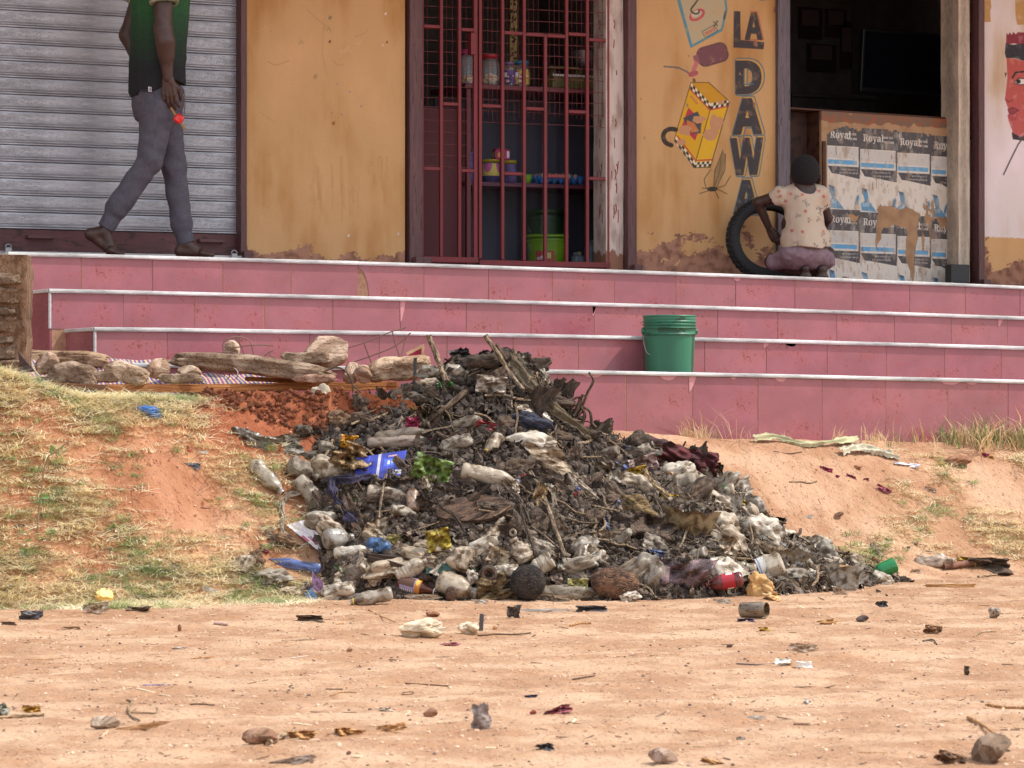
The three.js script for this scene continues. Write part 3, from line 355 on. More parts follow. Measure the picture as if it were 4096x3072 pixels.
  const sg = sweepX(prof, [sx0, sx1], () => 0, 0); { const u = sg.attributes.uv, p = sg.attributes.position; for (let i = 0; i < u.count; i++) u.setXY(i, p.getX(i) / 0.33, 1 + p.getY(i) / 0.066); }
  const sm = [0.6, 0.56, 0.63].map((k) => { const bt = embB.clone(); bt.wrapT = THREE.ClampToEdgeWrapping; return std({ color: [k, k, k * 1.08], metalness: 0.4, roughness: 0.42, map: rep(T.wear, 0.25, 0.5), bumpMap: bt, bumpScale: 0.0045 }); });
  const sh = new THREE.Group(); sh.name = 'roller_shutter'; sh.userData.label = 'closed grey roller shutter with embossed slats and dark red bottom rail'; bld.add(sh); const r = RNG(9);
  for (let y = yb + pitch, i = 0; y < top + pitch; y += pitch, i++) { const m = part('slat', sg, sm[Math.floor(r() * 3)], sh); m.position.set((r() - 0.5) * 0.02, y, ZW - 0.045); }
  const rl = part('bottom_rail', rbox(sx1 - sx0, yb - floorY(X(120)) - 0.03, 0.03, 0.004).translate((sx0 + sx1) / 2, (yb + floorY(X(120)) + 0.03) / 2, ZW - 0.045), std({ color: [0.13, 0.04, 0.042], roughness: 0.6, map: rep(T.paintwear, 3, 1) }), sh);
  for (const px of [41, 212]) part('handle', merge([rbox(0.15, 0.02, 0.014).translate(0, 0, 0.03), rbox(0.014, 0.02, 0.035).translate(-0.07, 0, 0.014), rbox(0.014, 0.02, 0.035).translate(0.07, 0, 0.014)]).translate(X(px), yb - 0.04, ZW - 0.028), M.post, sh);
  part('threshold', new THREE.BoxGeometry(sx1 - sx0, 0.1, 0.06).translate((sx0 + sx1) / 2, floorY(X(120)) - 0.012, ZW + 0.02), M.tile[1], bld); part('threshold_trim', rbox(sx1 - sx0, 0.018, 0.07).translate((sx0 + sx1) / 2, floorY(X(120)) + 0.047, ZW + 0.02), M.nosing, bld);
  for (const px of [4, 229]) part('padlock', merge([rbox(0.04, 0.045, 0.02, 0.008).translate(0, 0.02, 0), new THREE.TorusGeometry(0.016, 0.004, 6, 12, Math.PI).translate(0, 0.042, 0)]).translate(X(px), floorY(X(px)) + 0.03, ZW + 0.08), M.steel, bld);
}
// barred door: frame, bars, crosspieces, wire
{
  const zg = ZW - 0.03, gt = new THREE.Group(); gt.name = 'barred_gate'; gt.userData.label = 'red steel security gate with bars, short crosspieces and wire mesh'; bld.add(gt);
  const GX = (zx) => onZ(q('W3', zx, 700)[0], 180, zg).x, GY = (zx, zy) => onZ(...q('W3', zx, zy), zg).y, topY = floorY(0) + 2.28, b = 0.021;
  const bars = [130, 247, 357, 453, 482, 617, 747, 875, 1003, 1128, 1252];
  for (const zx of bars) { const yb = GY(zx, 1545 + (zx - 130) * 0.045), yt = zx === 875 ? GY(875, 205) : topY; part('bar', rbox(zx === 453 ? 0.026 : b, yt - yb, b, 0.004).translate(GX(zx), (yt + yb) / 2, zg), M.gate, gt); }
  for (const [p, s, cy] of [[130, 247, 160], [357, 453, 180], [617, 747, 200], [747, 875, 210], [875, 1003, 218], [1003, 1128, 208], [1128, 1252, 242], [247, 357, 628], [482, 617, 640], [747, 875, 657], [1003, 1128, 675], [130, 247, 1018], [357, 453, 1030], [617, 747, 1048], [875, 1003, 1062], [1128, 1252, 1078], [108, 130, 615]]) { const x0 = GX(p) + b / 2, x1 = GX(s) - b / 2; part('crosspiece', rbox(x1 - x0, b, b * 0.95, 0.004).translate((x0 + x1) / 2, GY((p + s) / 2, cy), zg), M.gate, gt); }
  for (const [p, s] of [[120, 468], [472, 1262]]) { const x0 = GX(p), x1 = GX(s), y = GY((p + s) / 2, 1560 + ((p + s) / 2 - 130) * 0.045); part('bottom_rail', rbox(x1 - x0, 0.034, 0.034, 0.004).translate((x0 + x1) / 2, y, zg), M.gate, gt); }
  part('kick_rail', rbox(GX(1262) - GX(472), 0.045, 0.012, 0.003).translate((GX(472) + GX(1262)) / 2, GY(860, 1622), zg - 0.02), M.gate, gt);
  part('lock_box', rbox(0.04, 0.13, 0.05, 0.004).translate(GX(440), GY(440, 265), zg - 0.01), M.gate, gt);
  const wires = []; const r = RNG(12), wb = (x0, y0, x1, y1, z) => { const n = 6, pts = []; for (let i = 0; i <= n; i++) { const t = i / n; pts.push(V(lerp(x0, x1, t) + (r() - 0.5) * 0.003, lerp(y0, y1, t) + (r() - 0.5) * 0.004, z + (r() - 0.5) * 0.004)); } wires.push(tubePath(pts, 0.0016, 4, false)); };
  for (let k = -8; k < 15; k++) { const y = 35 + k * 69, x1 = y > 730 ? 465 : 1256; if (y > 1050) break; wb(GX(105), GY(105, y - 4), GX(x1), GY(x1, y + (x1 - 105) * 0.035), zg - 0.016); }
  for (const zx of [170, 285, 320, 405, 505, 535, 560, 590, 650, 690, 720, 780, 810, 840, 905, 935, 965, 1040, 1070, 1100, 1160, 1200, 1225]) wb(GX(zx), topY, GX(zx + 6), GY(zx, (zx < 465 ? 1040 : 715) + r() * 30 - 10), zg - 0.018);
  part('wire_mesh', merge(wires), std({ color: [0.2, 0.05, 0.05], roughness: 0.6, metalness: 0.2 }), gt).userData.kind = 'stuff';
}
// ---------- terrain ----------
const lut = (xs, ys) => (x) => { if (x <= xs[0]) return ys[0]; for (let i = 1; i < xs.length; i++) if (x <= xs[i]) { const t = (x - xs[i - 1]) / (xs[i] - xs[i - 1]); return lerp(ys[i - 1], ys[i], t * t * (3 - 2 * t) * 0.5 + t * 0.5); } return ys[ys.length - 1]; };
const bankTop = lut([-2.95, -2.5, -0.9, 0.3, 1.2, 3], [1.03, 0.9, 0.88, 0.75, 0.69, 0.66]), bankIn = lut([-2.6, -0.9, 0.6, 3], [0.6, 0.5, 0.2, 0.12]), bankOut = lut([-3.5, -1, 0.5, 3], [1.62, 1.55, 1.3, 1.2]);
function ground(x, z) {
  const zi = bankIn(x), wob = 0.1 * ns(x * 0.9, 4.4), zo = bankOut(x) + wob, t = clamp((zo - z) / (zo - zi), 0, 1), top = bankTop(clamp(x, -6, 6)), far = sstep(Math.hypot(x, z), 14, 60);
  let h = top * (0.45 * t + 0.55 * t * t * (3 - 2 * t));
  const w = Math.sin(Math.PI * Math.min(1, t)); h += w * ((0.014 + 0.04 * sstep(x, 0.4, -0.8)) * fbm(x * 1.7, z * 1.7, 2, 3) + (0.008 + 0.014 * sstep(x, 0.4, -0.8)) * fbm(x * 6, z * 6, 5, 3)) + 0.012 * fbm(x * 9, z * 9, 8, 3);
  const road = sstep(z, zo - 0.1, zo + 0.8); h += road * (0.035 * fbm(x * 0.35 + z * 0.1, z * 1.3, 6, 3) + 0.014 * ns(x * 1.1 + 0.4 * z, z * 5, 3) + 0.006 * ns(x * 3, z * 11, 9)) * (1 - far);
  if (z < -6) h += sstep(z, -6, -14) * 0.2; return h * (1 - 0.0 * far);
}
const crestY = lut([-1.4, -1.27, -1.02, -0.83, -0.69, -0.44, -0.275, -0.06, 0.087, 0.17, 0.23, 0.377, 0.62, 0.91, 1.01, 1.2, 1.39, 1.63, 1.85, 2.0], [0.4, 0.53, 0.70, 0.80, 0.87, 0.98, 1.085, 1.11, 1.075, 0.99, 0.875, 0.745, 0.68, 0.61, 0.53, 0.36, 0.20, 0.09, 0.02, -0.1]);
const crestD = lut([-1.3, 0, 1, 1.9], [15.55, 15.9, 16.2, 16.65]), footD = lut([-1.3, -0.8, 0, 0.8, 1.2, 1.5, 1.9], [14.95, 14.78, 14.74, 14.85, 15.1, 15.5, 16.25]);
function heapUD(u, d) {
  if (u < -1.5 || u > 2.05 || d < 14.4 || d > 17.5) return -1; const c = crestY(u), dc = crestD(u), df = footD(u), t = (d - df) / (dc - df);
  let y = t < 0 ? t * 0.6 : t < 1 ? c * (0.72 * Math.pow(t, 0.62) + 0.28 * t * t) : c - (d - dc) * 1.15; const ul = -0.83 - 0.3 * sstep(d, 14.8, 15.5) , m = sstep(u, ul - 0.14, ul + 0.1);
  return lerp(-0.2, y, m);
}
const heapXZ = (x, z) => { const [u, d] = ud(x, z); return heapUD(u, d); };
const surf = (x, z) => Math.max(ground(x, z), heapXZ(x, z));
function hit(px, py, fn = surf) {
  const r = ray(px, py); let d = 7.2, p = CAM.clone(), st = 0.03;
  for (; d < 21; d += st) { p.copy(CAM).addScaledVector(r, d); if (p.y < fn(p.x, p.z)) { let a = d - st, b = d; for (let i = 0; i < 8; i++) { const m = (a + b) / 2; p.copy(CAM).addScaledVector(r, m); if (p.y < fn(p.x, p.z)) b = m; else a = m; } return CAM.clone().addScaledVector(r, b); } }
  return null;
}
const normalAt = (x, z, fn = surf, e = 0.03) => V(fn(x - e, z) - fn(x + e, z), 2 * e, fn(x, z - e) - fn(x, z + e)).normalize();
const soilPatch = (x, z) => { const [u, d] = ud(x, z), px = 512 + u / d * FPX; return sstep(px, 150, 230) * sstep(px, 460, 400) * sstep(z, 0.2, 0.4) * sstep(z, 0.98, 0.74); };
const grassAt = (x, z) => { const [u, d] = ud(x, z), px = 512 + u / d * FPX, zo = bankOut(x) + 0.5 * fbm(x * 2.2, z * 2.2, 21, 3); const n = fbm(x * 1.6, z * 2.2, 4, 4), left = sstep(px, 330, 250) * sstep(z, zo + 0.35, zo - 0.3) * sstep(z, 0.3, 0.55) * (1 - soilPatch(x, z)); const mid = sstep(z, 0.62, 0.85) * sstep(z, zo - 0.08, zo - 0.35) * sstep(px, 40, 140) ; const right = 0.42 * sstep(px, 860, 960) * sstep(z, 1.15, 0.9) * sstep(z, 0.2, 0.4) + 0.35 * sstep(px, 700, 740) * sstep(px, 900, 860) * sstep(Math.abs(z - 1.15 + (px - 720) * 0.0005), 0.25, 0.05); return clamp(left * (1 - 0.62 * mid) * (0.62 + 2.6 * n) + right * (0.3 + 3 * n), 0, 1); };
{
  const axis = (a, b, s, far) => { const o = []; for (let v = a; v <= b + 1e-6; v += s) o.push(v); let g = s; for (let v = b; v < far;) { g *= 1.35; v += g; o.push(v); } g = s; const l = []; for (let v = a; v > -far;) { g *= 1.35; v -= g; l.unshift(v); } return l.concat(o); };
  const xs = axis(-5.2, 3.2, 0.021, 1600), zs = axis(-0.1, 8.2, 0.019, 1600), nx = xs.length, nz = zs.length, pos = new Float32Array(nx * nz * 3), col = new Float32Array(nx * nz * 3), uv = new Float32Array(nx * nz * 2), idx = new Uint32Array((nx - 1) * (nz - 1) * 6);
  for (let j = 0, n = 0; j < nz; j++) for (let i = 0; i < nx; i++, n++) {
    const x = xs[i], z = zs[j], y = ground(x, z); pos.set([x, y, z], n * 3); uv.set([x, z], n * 2);
    const zo = bankOut(x), b = sstep(z, zo + 0.15, zo - 0.3), p = fbm(x * 1.4, z * 1.4, 3, 4), s = soilPatch(x, z), left = sstep(x, 0.4, -0.8); let c = mix3([0.54, 0.388, 0.262], [0.5, 0.345, 0.222], sstep(p, -0.2, 0.35)); const pink = fbm(x * 0.5, z * 2.5, 12, 3); c = mix3(c, [0.555, 0.405, 0.285], sstep(pink, 0.02, 0.3) * 0.4);
    c = mix3(c, mix3([0.52, 0.345, 0.23], [0.48, 0.25, 0.145], left), b * sstep(p, -0.5, 0.25)); c = mix3(c, [0.62, 0.48, 0.27], 0.6 * grassAt(x, z)); c = mix3(c, [0.36, 0.115, 0.045], s * 0.9); col.set(c, n * 3);
  }
  for (let j = 0, n = 0; j < nz - 1; j++) for (let i = 0; i < nx - 1; i++) { const a = j * nx + i; idx.set([a, a + nx, a + 1, a + nx, a + nx + 1, a + 1], n); n += 6; }
  const g = new THREE.BufferGeometry(); g.setAttribute('position', new THREE.BufferAttribute(pos, 3)); g.setAttribute('uv', new THREE.BufferAttribute(uv, 2)); g.setAttribute('color', new THREE.BufferAttribute(col, 3)); g.setIndex(new THREE.BufferAttribute(idx, 1)); g.computeVertexNormals();
  const m = part('ground', g, std({ vertexColors: true, map: rep(T.dirt, 0.8, 0.8), bumpMap: rep(T.dirtb, 1.1, 1.1), bumpScale: 0.016, roughness: 0.97 })); m.userData = { kind: 'structure', label: 'dusty orange dirt road rising to a grassy bank' };
}

// ---------- the heap: dark muck, scraps, clods, fibres ----------
const rubbish = thing('rubbish_heap', 'big heap of dark muddy rubbish dumped on the dirt before the steps', 'rubbish heap', V(0, 0, 0));
const taken = [];                                              // where the named pieces lie, so that loose scraps leave them free
const freeOf = (x, y, z) => { for (const [p, R] of taken) if (Math.hypot(p.x - x, p.y - y, p.z - z) < R) return false; return true; };
{
  const nu = 290, nd = 250, u0 = -1.4, u1 = 2.0, d0 = 14.5, d1 = 17.3, pos = [], uv = [], idx = [];
  for (let j = 0; j <= nd; j++) for (let i = 0; i <= nu; i++) {
    const u = lerp(u0, u1, i / nu), d = lerp(d0, d1, j / nd), x = CAM.x + CS * u + SN * d, z = CAM.z + SN * u - CS * d, h = heapUD(u, d), g = ground(x, z), a = sstep(h - g, -0.02, 0.12);
    const n1 = ridge(x * 5, h * 5, z * 5, 3), n2 = fbm(x * 16, h * 16, z * 16, 3), n3 = ns(x * 50, h * 50, z * 50), n4 = fbm(x * 5 + 9, h * 6, z * 5, 3);
    const off = a * (0.06 * (n1 - 0.45) + 0.05 * n2 + 0.012 * n3); pos.push(x + a * 0.07 * n4 * CS, Math.max(h, g - 0.06) - 0.02 + off, z + a * 0.08 * ns(x * 7, h * 9, z * 7)); uv.push(u * 1.4, (d + h) * 1.0);
  }
  for (let j = 0; j < nd; j++) for (let i = 0; i < nu; i++) { const a = j * (nu + 1) + i, b = a + nu + 1; idx.push(a, a + 1, b, b, a + 1, b + 1); }
  const g = new THREE.BufferGeometry(); g.setAttribute('position', new THREE.Float32BufferAttribute(pos, 3)); g.setAttribute('uv', new THREE.Float32BufferAttribute(uv, 2)); g.setIndex(idx); g.computeVertexNormals();
  part('muck_mound', g, std({ color: [0.95, 0.9, 0.85], map: T.muck, bumpMap: rep(T.muckb, 2, 2), bumpScale: 0.02, roughness: 0.95 }), rubbish);
}
const AX = [V(1, 0, 0), V(0, 1, 0), V(0, 0, 1)];
function crumple(seed, n = 13, deep = 0.3, stretch = 1, smooth = false, rect = false) {         // a crumpled sheet about 1 across
  const g = new THREE.PlaneGeometry(1, 1, n, n), r = RNG(seed), ph = r() * 6, F = folds(seed, 9, 1.2, 4.5), G = folds(seed + 50, 6, 4, 9);
  displace(g, (v) => { const a = Math.atan2(v.y, v.x), R = Math.hypot(v.x, v.y), e = rect ? 1 : 0.82 + 0.42 * ns(Math.cos(a) * 1.2 + seed, Math.sin(a) * 1.2, seed * 0.7) + 0.12 * ns(Math.cos(a) * 7, Math.sin(a) * 7, seed); const x = v.x * e, y = v.y * e * stretch; v.set(x + 0.05 * fbm(y * 4, x * 4, seed, 2), y + 0.05 * fbm(x * 4, y * 4, seed + 5, 2), deep * (2.6 * F(x, y, 0.3) + 0.8 * G(x, y, 0.1)) + deep * 0.6 * R * R * Math.sin(a * 2 + ph)); });
  return smooth ? g : flat(g);
}
function clod(seed, det = 3, rough = 0.3) { return displace(new THREE.IcosahedronGeometry(0.5, det), (v) => { const l = 1 + rough * (1.3 * fbm(v.x * 2.4 + seed, v.y * 2.4, v.z * 2.4, 4)) + 0.05 * ns(v.x * 18, v.y * 18, v.z * 18 + seed); v.multiplyScalar(l); }); }
// ---------- things in the two shops ----------
const lathe = (pts, seg = 20) => new THREE.LatheGeometry(pts.map(([r, y]) => new THREE.Vector2(Math.max(r, 1e-4), y)), seg);
const plastic = (c, r = 0.4, o = {}) => std({ color: c, roughness: r, map: rep(T.wear, 1, 1), ...o });
const clearM = phys({ color: [0.93, 0.93, 0.95], roughness: 0.12, transmission: 0.9, thickness: 0 });
function printed(w, h, draw) { const cv = document.createElement('canvas'); cv.width = w; cv.height = h; draw(cv.getContext('2d'), w, h); return canvasTex(cv); }
{
  // display counter behind the bars
  const zs = ZW - 0.36, P = (x, y, z = zs) => onZ(...q('W3', x, y), z), f = floorY(X(520));
  const cx0 = P(390, 700).x, cx1 = P(1240, 700).x + 0.5, ctr = thing('display_counter', 'dark red shop counter with glass front behind the barred doorway', 'counter', V((cx0 + cx1) / 2, f, zs - 0.2)), L = (g) => g.translate(-(cx0 + cx1) / 2, -f, -(zs - 0.2));
  const w = cx1 - cx0, yT = P(600, 520).y, yM = P(600, 1098).y, woodR = std({ color: [0.2, 0.035, 0.05], roughness: 0.5, map: rep(T.paintwear, 2, 1) });
  part('top_board', L(rbox(w + 0.04, 0.03, 0.5, 0.004).translate((cx0 + cx1) / 2, yT - 0.012, zs - 0.2)), woodR, ctr); part('shelf', L(rbox(w, 0.025, 0.42).translate((cx0 + cx1) / 2, yM - 0.014, zs - 0.21)), woodR, ctr); part('bottom_board', L(rbox(w, 0.03, 0.45).translate((cx0 + cx1) / 2, f + 0.02, zs - 0.2)), woodR, ctr);
  for (const x of [cx0 + 0.012, cx1 - 0.012]) part('post', L(rbox(0.028, yT - f - 0.06, 0.03).translate(x, (yT + f) / 2 + 0.006, zs + 0.02)), woodR, ctr);
  part('glass_front', L(new THREE.PlaneGeometry(w - 0.05, yT - f - 0.07).translate((cx0 + cx1) / 2, (yT + f) / 2, zs + 0.012)), phys({ color: [0.8, 0.86, 0.95], roughness: 0.03, transmission: 1, thickness: 0, ior: 1.12 }), ctr);
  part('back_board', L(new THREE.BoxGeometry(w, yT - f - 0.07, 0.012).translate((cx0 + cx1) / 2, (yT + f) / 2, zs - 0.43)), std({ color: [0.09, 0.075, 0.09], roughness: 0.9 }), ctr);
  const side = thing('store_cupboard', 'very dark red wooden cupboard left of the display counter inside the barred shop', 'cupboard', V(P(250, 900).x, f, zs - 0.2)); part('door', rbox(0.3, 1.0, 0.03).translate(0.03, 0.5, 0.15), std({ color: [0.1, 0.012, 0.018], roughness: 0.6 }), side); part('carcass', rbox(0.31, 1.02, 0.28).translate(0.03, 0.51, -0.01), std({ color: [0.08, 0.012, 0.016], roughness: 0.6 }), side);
  const S = (zn) => depthOf(P(700, 500, zs - 0.05)) * qs('W3', 1) / FPX, s = S();
  // glass and plastic jars on the counter top
  const jar = (label, x, y0, y1, w, lidC, draw, fillC, fh) => { const r = w * s / 2, h = (y1 - y0) * s, p = P(x, 100, zs - 0.1), t = thing('jar', label, 'jar', V(p.x, yT + 0.004, zs - 0.1), 'jars on the shop counter'); part('glass', lathe([[0, 0.002], [r * 0.94, 0.002], [r, 0.012], [r, h * 0.72], [r * 0.8, h * 0.82], [r * 0.78, h * 0.86]], 18), clearM, t); part('lid', lathe([[0, h], [r * 0.83, h], [r * 0.87, h - 0.006], [r * 0.87, h * 0.86], [0, h * 0.86]], 18), plastic(lidC, 0.35), t); if (draw) part('label', lathe([[r * 1.01, h * 0.12], [r * 1.01, h * 0.66]], 18), std({ map: printed(256, 128, draw), roughness: 0.5 }), t); if (fillC) part('contents', merge(Array.from({ length: 26 }, (_, i) => clod(i, 1, 0.4).scale(0.028, 0.024, 0.028).translate((hsh(i, 1, 1) - 0.5) * r * 1.3, 0.018 + hsh(i, 2, 3) * fh, (hsh(i, 4, 5) - 0.5) * r * 1.3))), std({ color: fillC, roughness: 0.8 }), t); return t; };
  const lab = (a, b, txt) => (c, W, H) => { c.fillStyle = a; c.fillRect(0, 0, W, H); for (let i = 0; i < 40; i++) { c.fillStyle = i % 3 ? b : '#e9d9b0'; c.beginPath(); c.arc(hsh(i, 3, 3) * W, hsh(i, 8, 2) * H, 4 + hsh(i, 5, 5) * 10, 0, 7); c.fill(); } for (const o of [0, W / 2]) { c.fillStyle = '#efe9ea'; c.fillRect(o + 40, 20, 56, 46); } };
  jar('clear plastic jar with pink lid, leftmost on the shop counter', 408, 285, 503, 84, [0.75, 0.08, 0.3], null, [0.62, 0.42, 0.22], 0.035);
  jar('clear jar with red lid and pale snacks on the shop counter', 545, 310, 506, 112, [0.62, 0.03, 0.05], null, [0.7, 0.52, 0.32], 0.05);
  jar('small jar with lilac lid and purple label on the shop counter', 660, 352, 508, 74, [0.3, 0.2, 0.42], lab('#6a4a94', '#3c2a66', ''), null);
  jar('jar with light blue lid and colourful label on the shop counter', 735, 343, 510, 96, [0.05, 0.36, 0.62], lab('#c9b14c', '#8a3f7c', ''), null);
  // weighing scale
  const sc = thing('weighing_scale', 'olive green weighing scale with steel pan on the shop counter', 'scale', V(P(1020, 400, zs - 0.12).x, yT + 0.004, zs - 0.14)), olive = plastic([0.2, 0.19, 0.06], 0.45);
  part('body', displace(rbox(0.36, 0.095, 0.18, 0.012).translate(0.03, 0.05, 0), (v) => { if (v.y > 0.05) { v.x = lerp(v.x, 0.03, 0.1); v.z *= 0.85; } }), olive, sc); part('platform', merge([rbox(0.2, 0.012, 0.17, 0.004).translate(-0.06, 0.135, 0), rbox(0.03, 0.04, 0.03).translate(-0.1, 0.112, 0), rbox(0.05, 0.05, 0.05, 0.01).translate(0.07, 0.11, 0)]), olive, sc);
  part('dial_strip', rbox(0.35, 0.014, 0.004).translate(0.03, 0.086, 0.088), std({ map: printed(512, 24, (c, W, H) => { c.fillStyle = '#d8d0d2'; c.fillRect(0, 0, W, H); for (let i = 0; i < 30; i++) { c.fillStyle = i % 2 ? '#3a4470' : '#b03a44'; c.fillRect(8 + i * 17, 8, 7, 9); } }), roughness: 0.5 }), sc);
  part('price_tag', rbox(0.026, 0.034, 0.003).translate(0.155, 0.05, 0.092), std({ map: printed(64, 80, (c) => { c.fillStyle = '#cdbdb4'; c.fillRect(0, 0, 64, 80); c.fillStyle = '#a03a40'; c.fillRect(8, 8, 48, 22); c.fillStyle = '#454050'; c.fillRect(8, 44, 40, 8); c.fillRect(8, 60, 48, 6); }) }), sc);
  part('pan', lathe([[0, 0], [0.045, 0.002], [0.06, 0.03], [0.082, 0.1], [0.078, 0.1], [0.056, 0.03], [0.04, 0.008], [0, 0.006]], 24).translate(0.13, 0.15, -0.01), M.steel, sc);
  // tins, packets and eggs on the middle shelf
  const tin = (label, x, w, y0, y1, draw) => { const r = w * s / 2, h = (y1 - y0) * s, t = thing('tin', label, 'tin', V(P(x, 100, zs - 0.08).x, yM, zs - 0.09), 'yellow lidded tins on the shop shelf'); part('body', lathe([[0, 0], [r, 0], [r, h * 0.8], [r * 0.95, h * 0.82], [r * 0.95, h * 0.84]], 20), std({ map: printed(512, 256, draw), roughness: 0.45 }), t); part('lid', lathe([[0, h], [r * 0.98, h], [r, h - 0.004], [r, h * 0.85], [0, h * 0.85]], 20), plastic([0.72, 0.5, 0.02], 0.35), t); };
  tin('tin with yellow lid and pink and yellow label on the shop shelf', 550, 108, 945, 1085, (c, W, H) => { c.fillStyle = '#3b3458'; c.fillRect(0, 0, W, H); c.fillStyle = '#e0c25a'; c.fillRect(0, H * 0.3, W, H * 0.36); for (let i = 0; i < 4; i++) { c.fillStyle = '#cf5e8c'; c.beginPath(); c.ellipse(64 + i * 128, H * 0.48, 46, 34, 0, 0, 7); c.fill(); c.fillStyle = '#4a4a86'; c.font = 'bold 26px sans-serif'; c.fillText('Jojo', 36 + i * 128, H * 0.5); c.fillStyle = '#e6e0d8'; c.fillRect(34 + i * 128, H * 0.75, 60, 10); } });
  tin('tin with yellow lid and purple label, right of the pink labelled tin', 668, 84, 950, 1088, (c, W, H) => { c.fillStyle = '#57466e'; c.fillRect(0, 0, W, H); for (let i = 0; i < 90; i++) { c.fillStyle = ['#8c7ab0', '#3d3360', '#c8b8d0', '#a04a60'][i % 4]; c.fillRect(hsh(i, 1, 1) * W, H * 0.25 + hsh(i, 2, 2) * H * 0.7, 14, 10); } });
  const tb = thing('carton', 'small red and pink carton lying on the yellow lidded tins', 'box', V(P(608, 910, zs - 0.09).x, yM + (1085 - 945) * s + 0.001, zs - 0.09)); part('box', rbox(0.095, 0.062, 0.06, 0.003).translate(0, 0.031, 0), std({ map: printed(128, 80, (c) => { c.fillStyle = '#b82048'; c.fillRect(0, 0, 128, 80); c.fillStyle = '#e2a030'; c.beginPath(); c.ellipse(44, 42, 30, 22, -0.3, 0, 7); c.fill(); c.fillStyle = '#f0d8e0'; c.fillRect(100, 14, 22, 52); }), roughness: 0.5 }), tb); part('flap', rbox(0.05, 0.004, 0.058).translate(-0.022, 0.065, 0), plastic([0.5, 0.05, 0.12]), tb);
  const bp = thing('packet', 'tall blue packet at the left end of the shop shelf', 'packet', V(P(424, 980, zs - 0.08).x, yM, zs - 0.08)); part('body', displace(new THREE.CylinderGeometry(0.03, 0.034, 0.165, 16, 6).translate(0, 0.083, 0), (v) => { v.z *= 1 - 0.5 * Math.abs(v.y / 0.165 - 0.4); }), std({ map: printed(128, 256, (c) => { c.fillStyle = '#1d3f9a'; c.fillRect(0, 0, 128, 256); for (let i = 0; i < 18; i++) { c.fillStyle = ['#8fb4e8', '#e8ecf4', '#3d68c8'][i % 3]; c.beginPath(); c.arc(hsh(i, 1, 4) * 128, hsh(i, 5, 2) * 256, 10, 0, 7); c.fill(); } }), roughness: 0.35 }), bp); part('cap', lathe([[0, 0.18], [0.02, 0.18], [0.03, 0.163], [0, 0.163]], 14), plastic([0.1, 0.3, 0.7]), bp);
  const ld = thing('bowl', 'small lime green dish between the tins and the egg tray', 'dish', V(P(762, 1060, zs - 0.06).x, yM, zs - 0.06)); part('dish', lathe([[0, 0.003], [0.026, 0.003], [0.034, 0.04], [0.04, 0.052], [0.037, 0.052], [0.031, 0.04], [0, 0.008]], 18), plastic([0.3, 0.6, 0.03]), ld); part('rim', new THREE.TorusGeometry(0.0395, 0.003, 6, 20).rotateX(Math.PI / 2).translate(0, 0.052, 0), plastic([0.3, 0.6, 0.03]), ld);
  const et = thing('egg_tray', 'light blue plastic egg tray on the shop shelf', 'egg tray', V(P(940, 1060, zs - 0.1).x, yM, zs - 0.12)), cell = 0.044, egg = lathe(seq(0, 1, 10).map((t) => [0.021 * Math.sin(Math.PI * t) * (1 - 0.12 * (t - 0.5)), 0.056 * t]), 14), blue = plastic([0.06, 0.28, 0.72], 0.4), eggM = [std({ color: [0.55, 0.29, 0.16], roughness: 0.55 }), std({ color: [0.62, 0.35, 0.2], roughness: 0.55 })];
  part('tray', displace(new THREE.PlaneGeometry(7 * cell, 5 * cell, 84, 60).rotateX(-Math.PI / 2), (v) => { v.y = 0.03 + 0.019 * (Math.cos(v.x / cell * 2 * Math.PI) + Math.cos(v.z / cell * 2 * Math.PI)) * -0.75; }), blue, et);
  for (let i = 0; i < 6; i++) for (let j = 0; j < 4; j++) { const e = solo('egg', 'brown egg standing in the ' + ['back', 'second', 'third', 'front'][j] + ' row of the blue tray, ' + ['leftmost', 'second from left', 'third from left', 'third from right', 'second from right', 'rightmost'][i], 'egg', egg, eggM[(i + j * 3) % 2], 'brown eggs in the blue tray'); e.position.set(et.position.x - 3 * cell + (i + 0.5) * cell - cell * 0.0, yM + 0.014, et.position.z - 2 * cell + (j + 0.5) * cell); e.rotation.y = i; }
  // buckets and cans on the bottom board
  const pail = (label, x, y0, w, zz, c, hh) => { const r = w * s / 2, h = hh, t = thing('lidded_bucket', label, 'bucket', V(P(x, 1400, zz).x, f + 0.036, zz)); part('body', lathe([[0, 0], [r * 0.9, 0], [r * 0.99, h * 0.82], [r * 1.05, h * 0.82], [r * 1.05, h * 0.85], [r, h * 0.85], [r, h * 0.9]], 28), plastic(c, 0.4), t); part('lid', lathe([[0, h], [r * 1.02, h], [r * 1.06, h - 0.01], [r * 1.06, h * 0.9], [0, h * 0.9]], 28), plastic(c, 0.4), t); const lb = new THREE.CylinderGeometry(r * 0.965, r * 0.93, h * 0.42, 12, 1, true, -1.1, 1.0).translate(0, h * 0.36, 0); part('label', lb, std({ map: printed(128, 128, (k) => { k.fillStyle = '#b8483a'; k.fillRect(0, 0, 128, 128); k.fillStyle = '#2c7a56'; k.fillRect(0, 84, 128, 44); k.fillStyle = '#d8c860'; k.fillRect(54, 14, 50, 46); k.fillStyle = '#e8e4da'; k.font = 'bold 40px sans-serif'; k.fillText('afi', 8, 70); }), roughness: 0.5 }), t); part('bail', new THREE.TorusGeometry(r * 1.02, 0.002, 5, 20, Math.PI).rotateX(2.6).translate(0, h * 0.74, 0), M.steel, t); };
  pail('bright lime green bucket with lid on the counter floor', 890, 1320, 255, zs - 0.15, [0.3, 0.5, 0.02], 0.236); pail('dull dark green bucket standing behind the lime bucket', 872, 1145, 230, zs - 0.3, [0.035, 0.075, 0.02], 0.4);
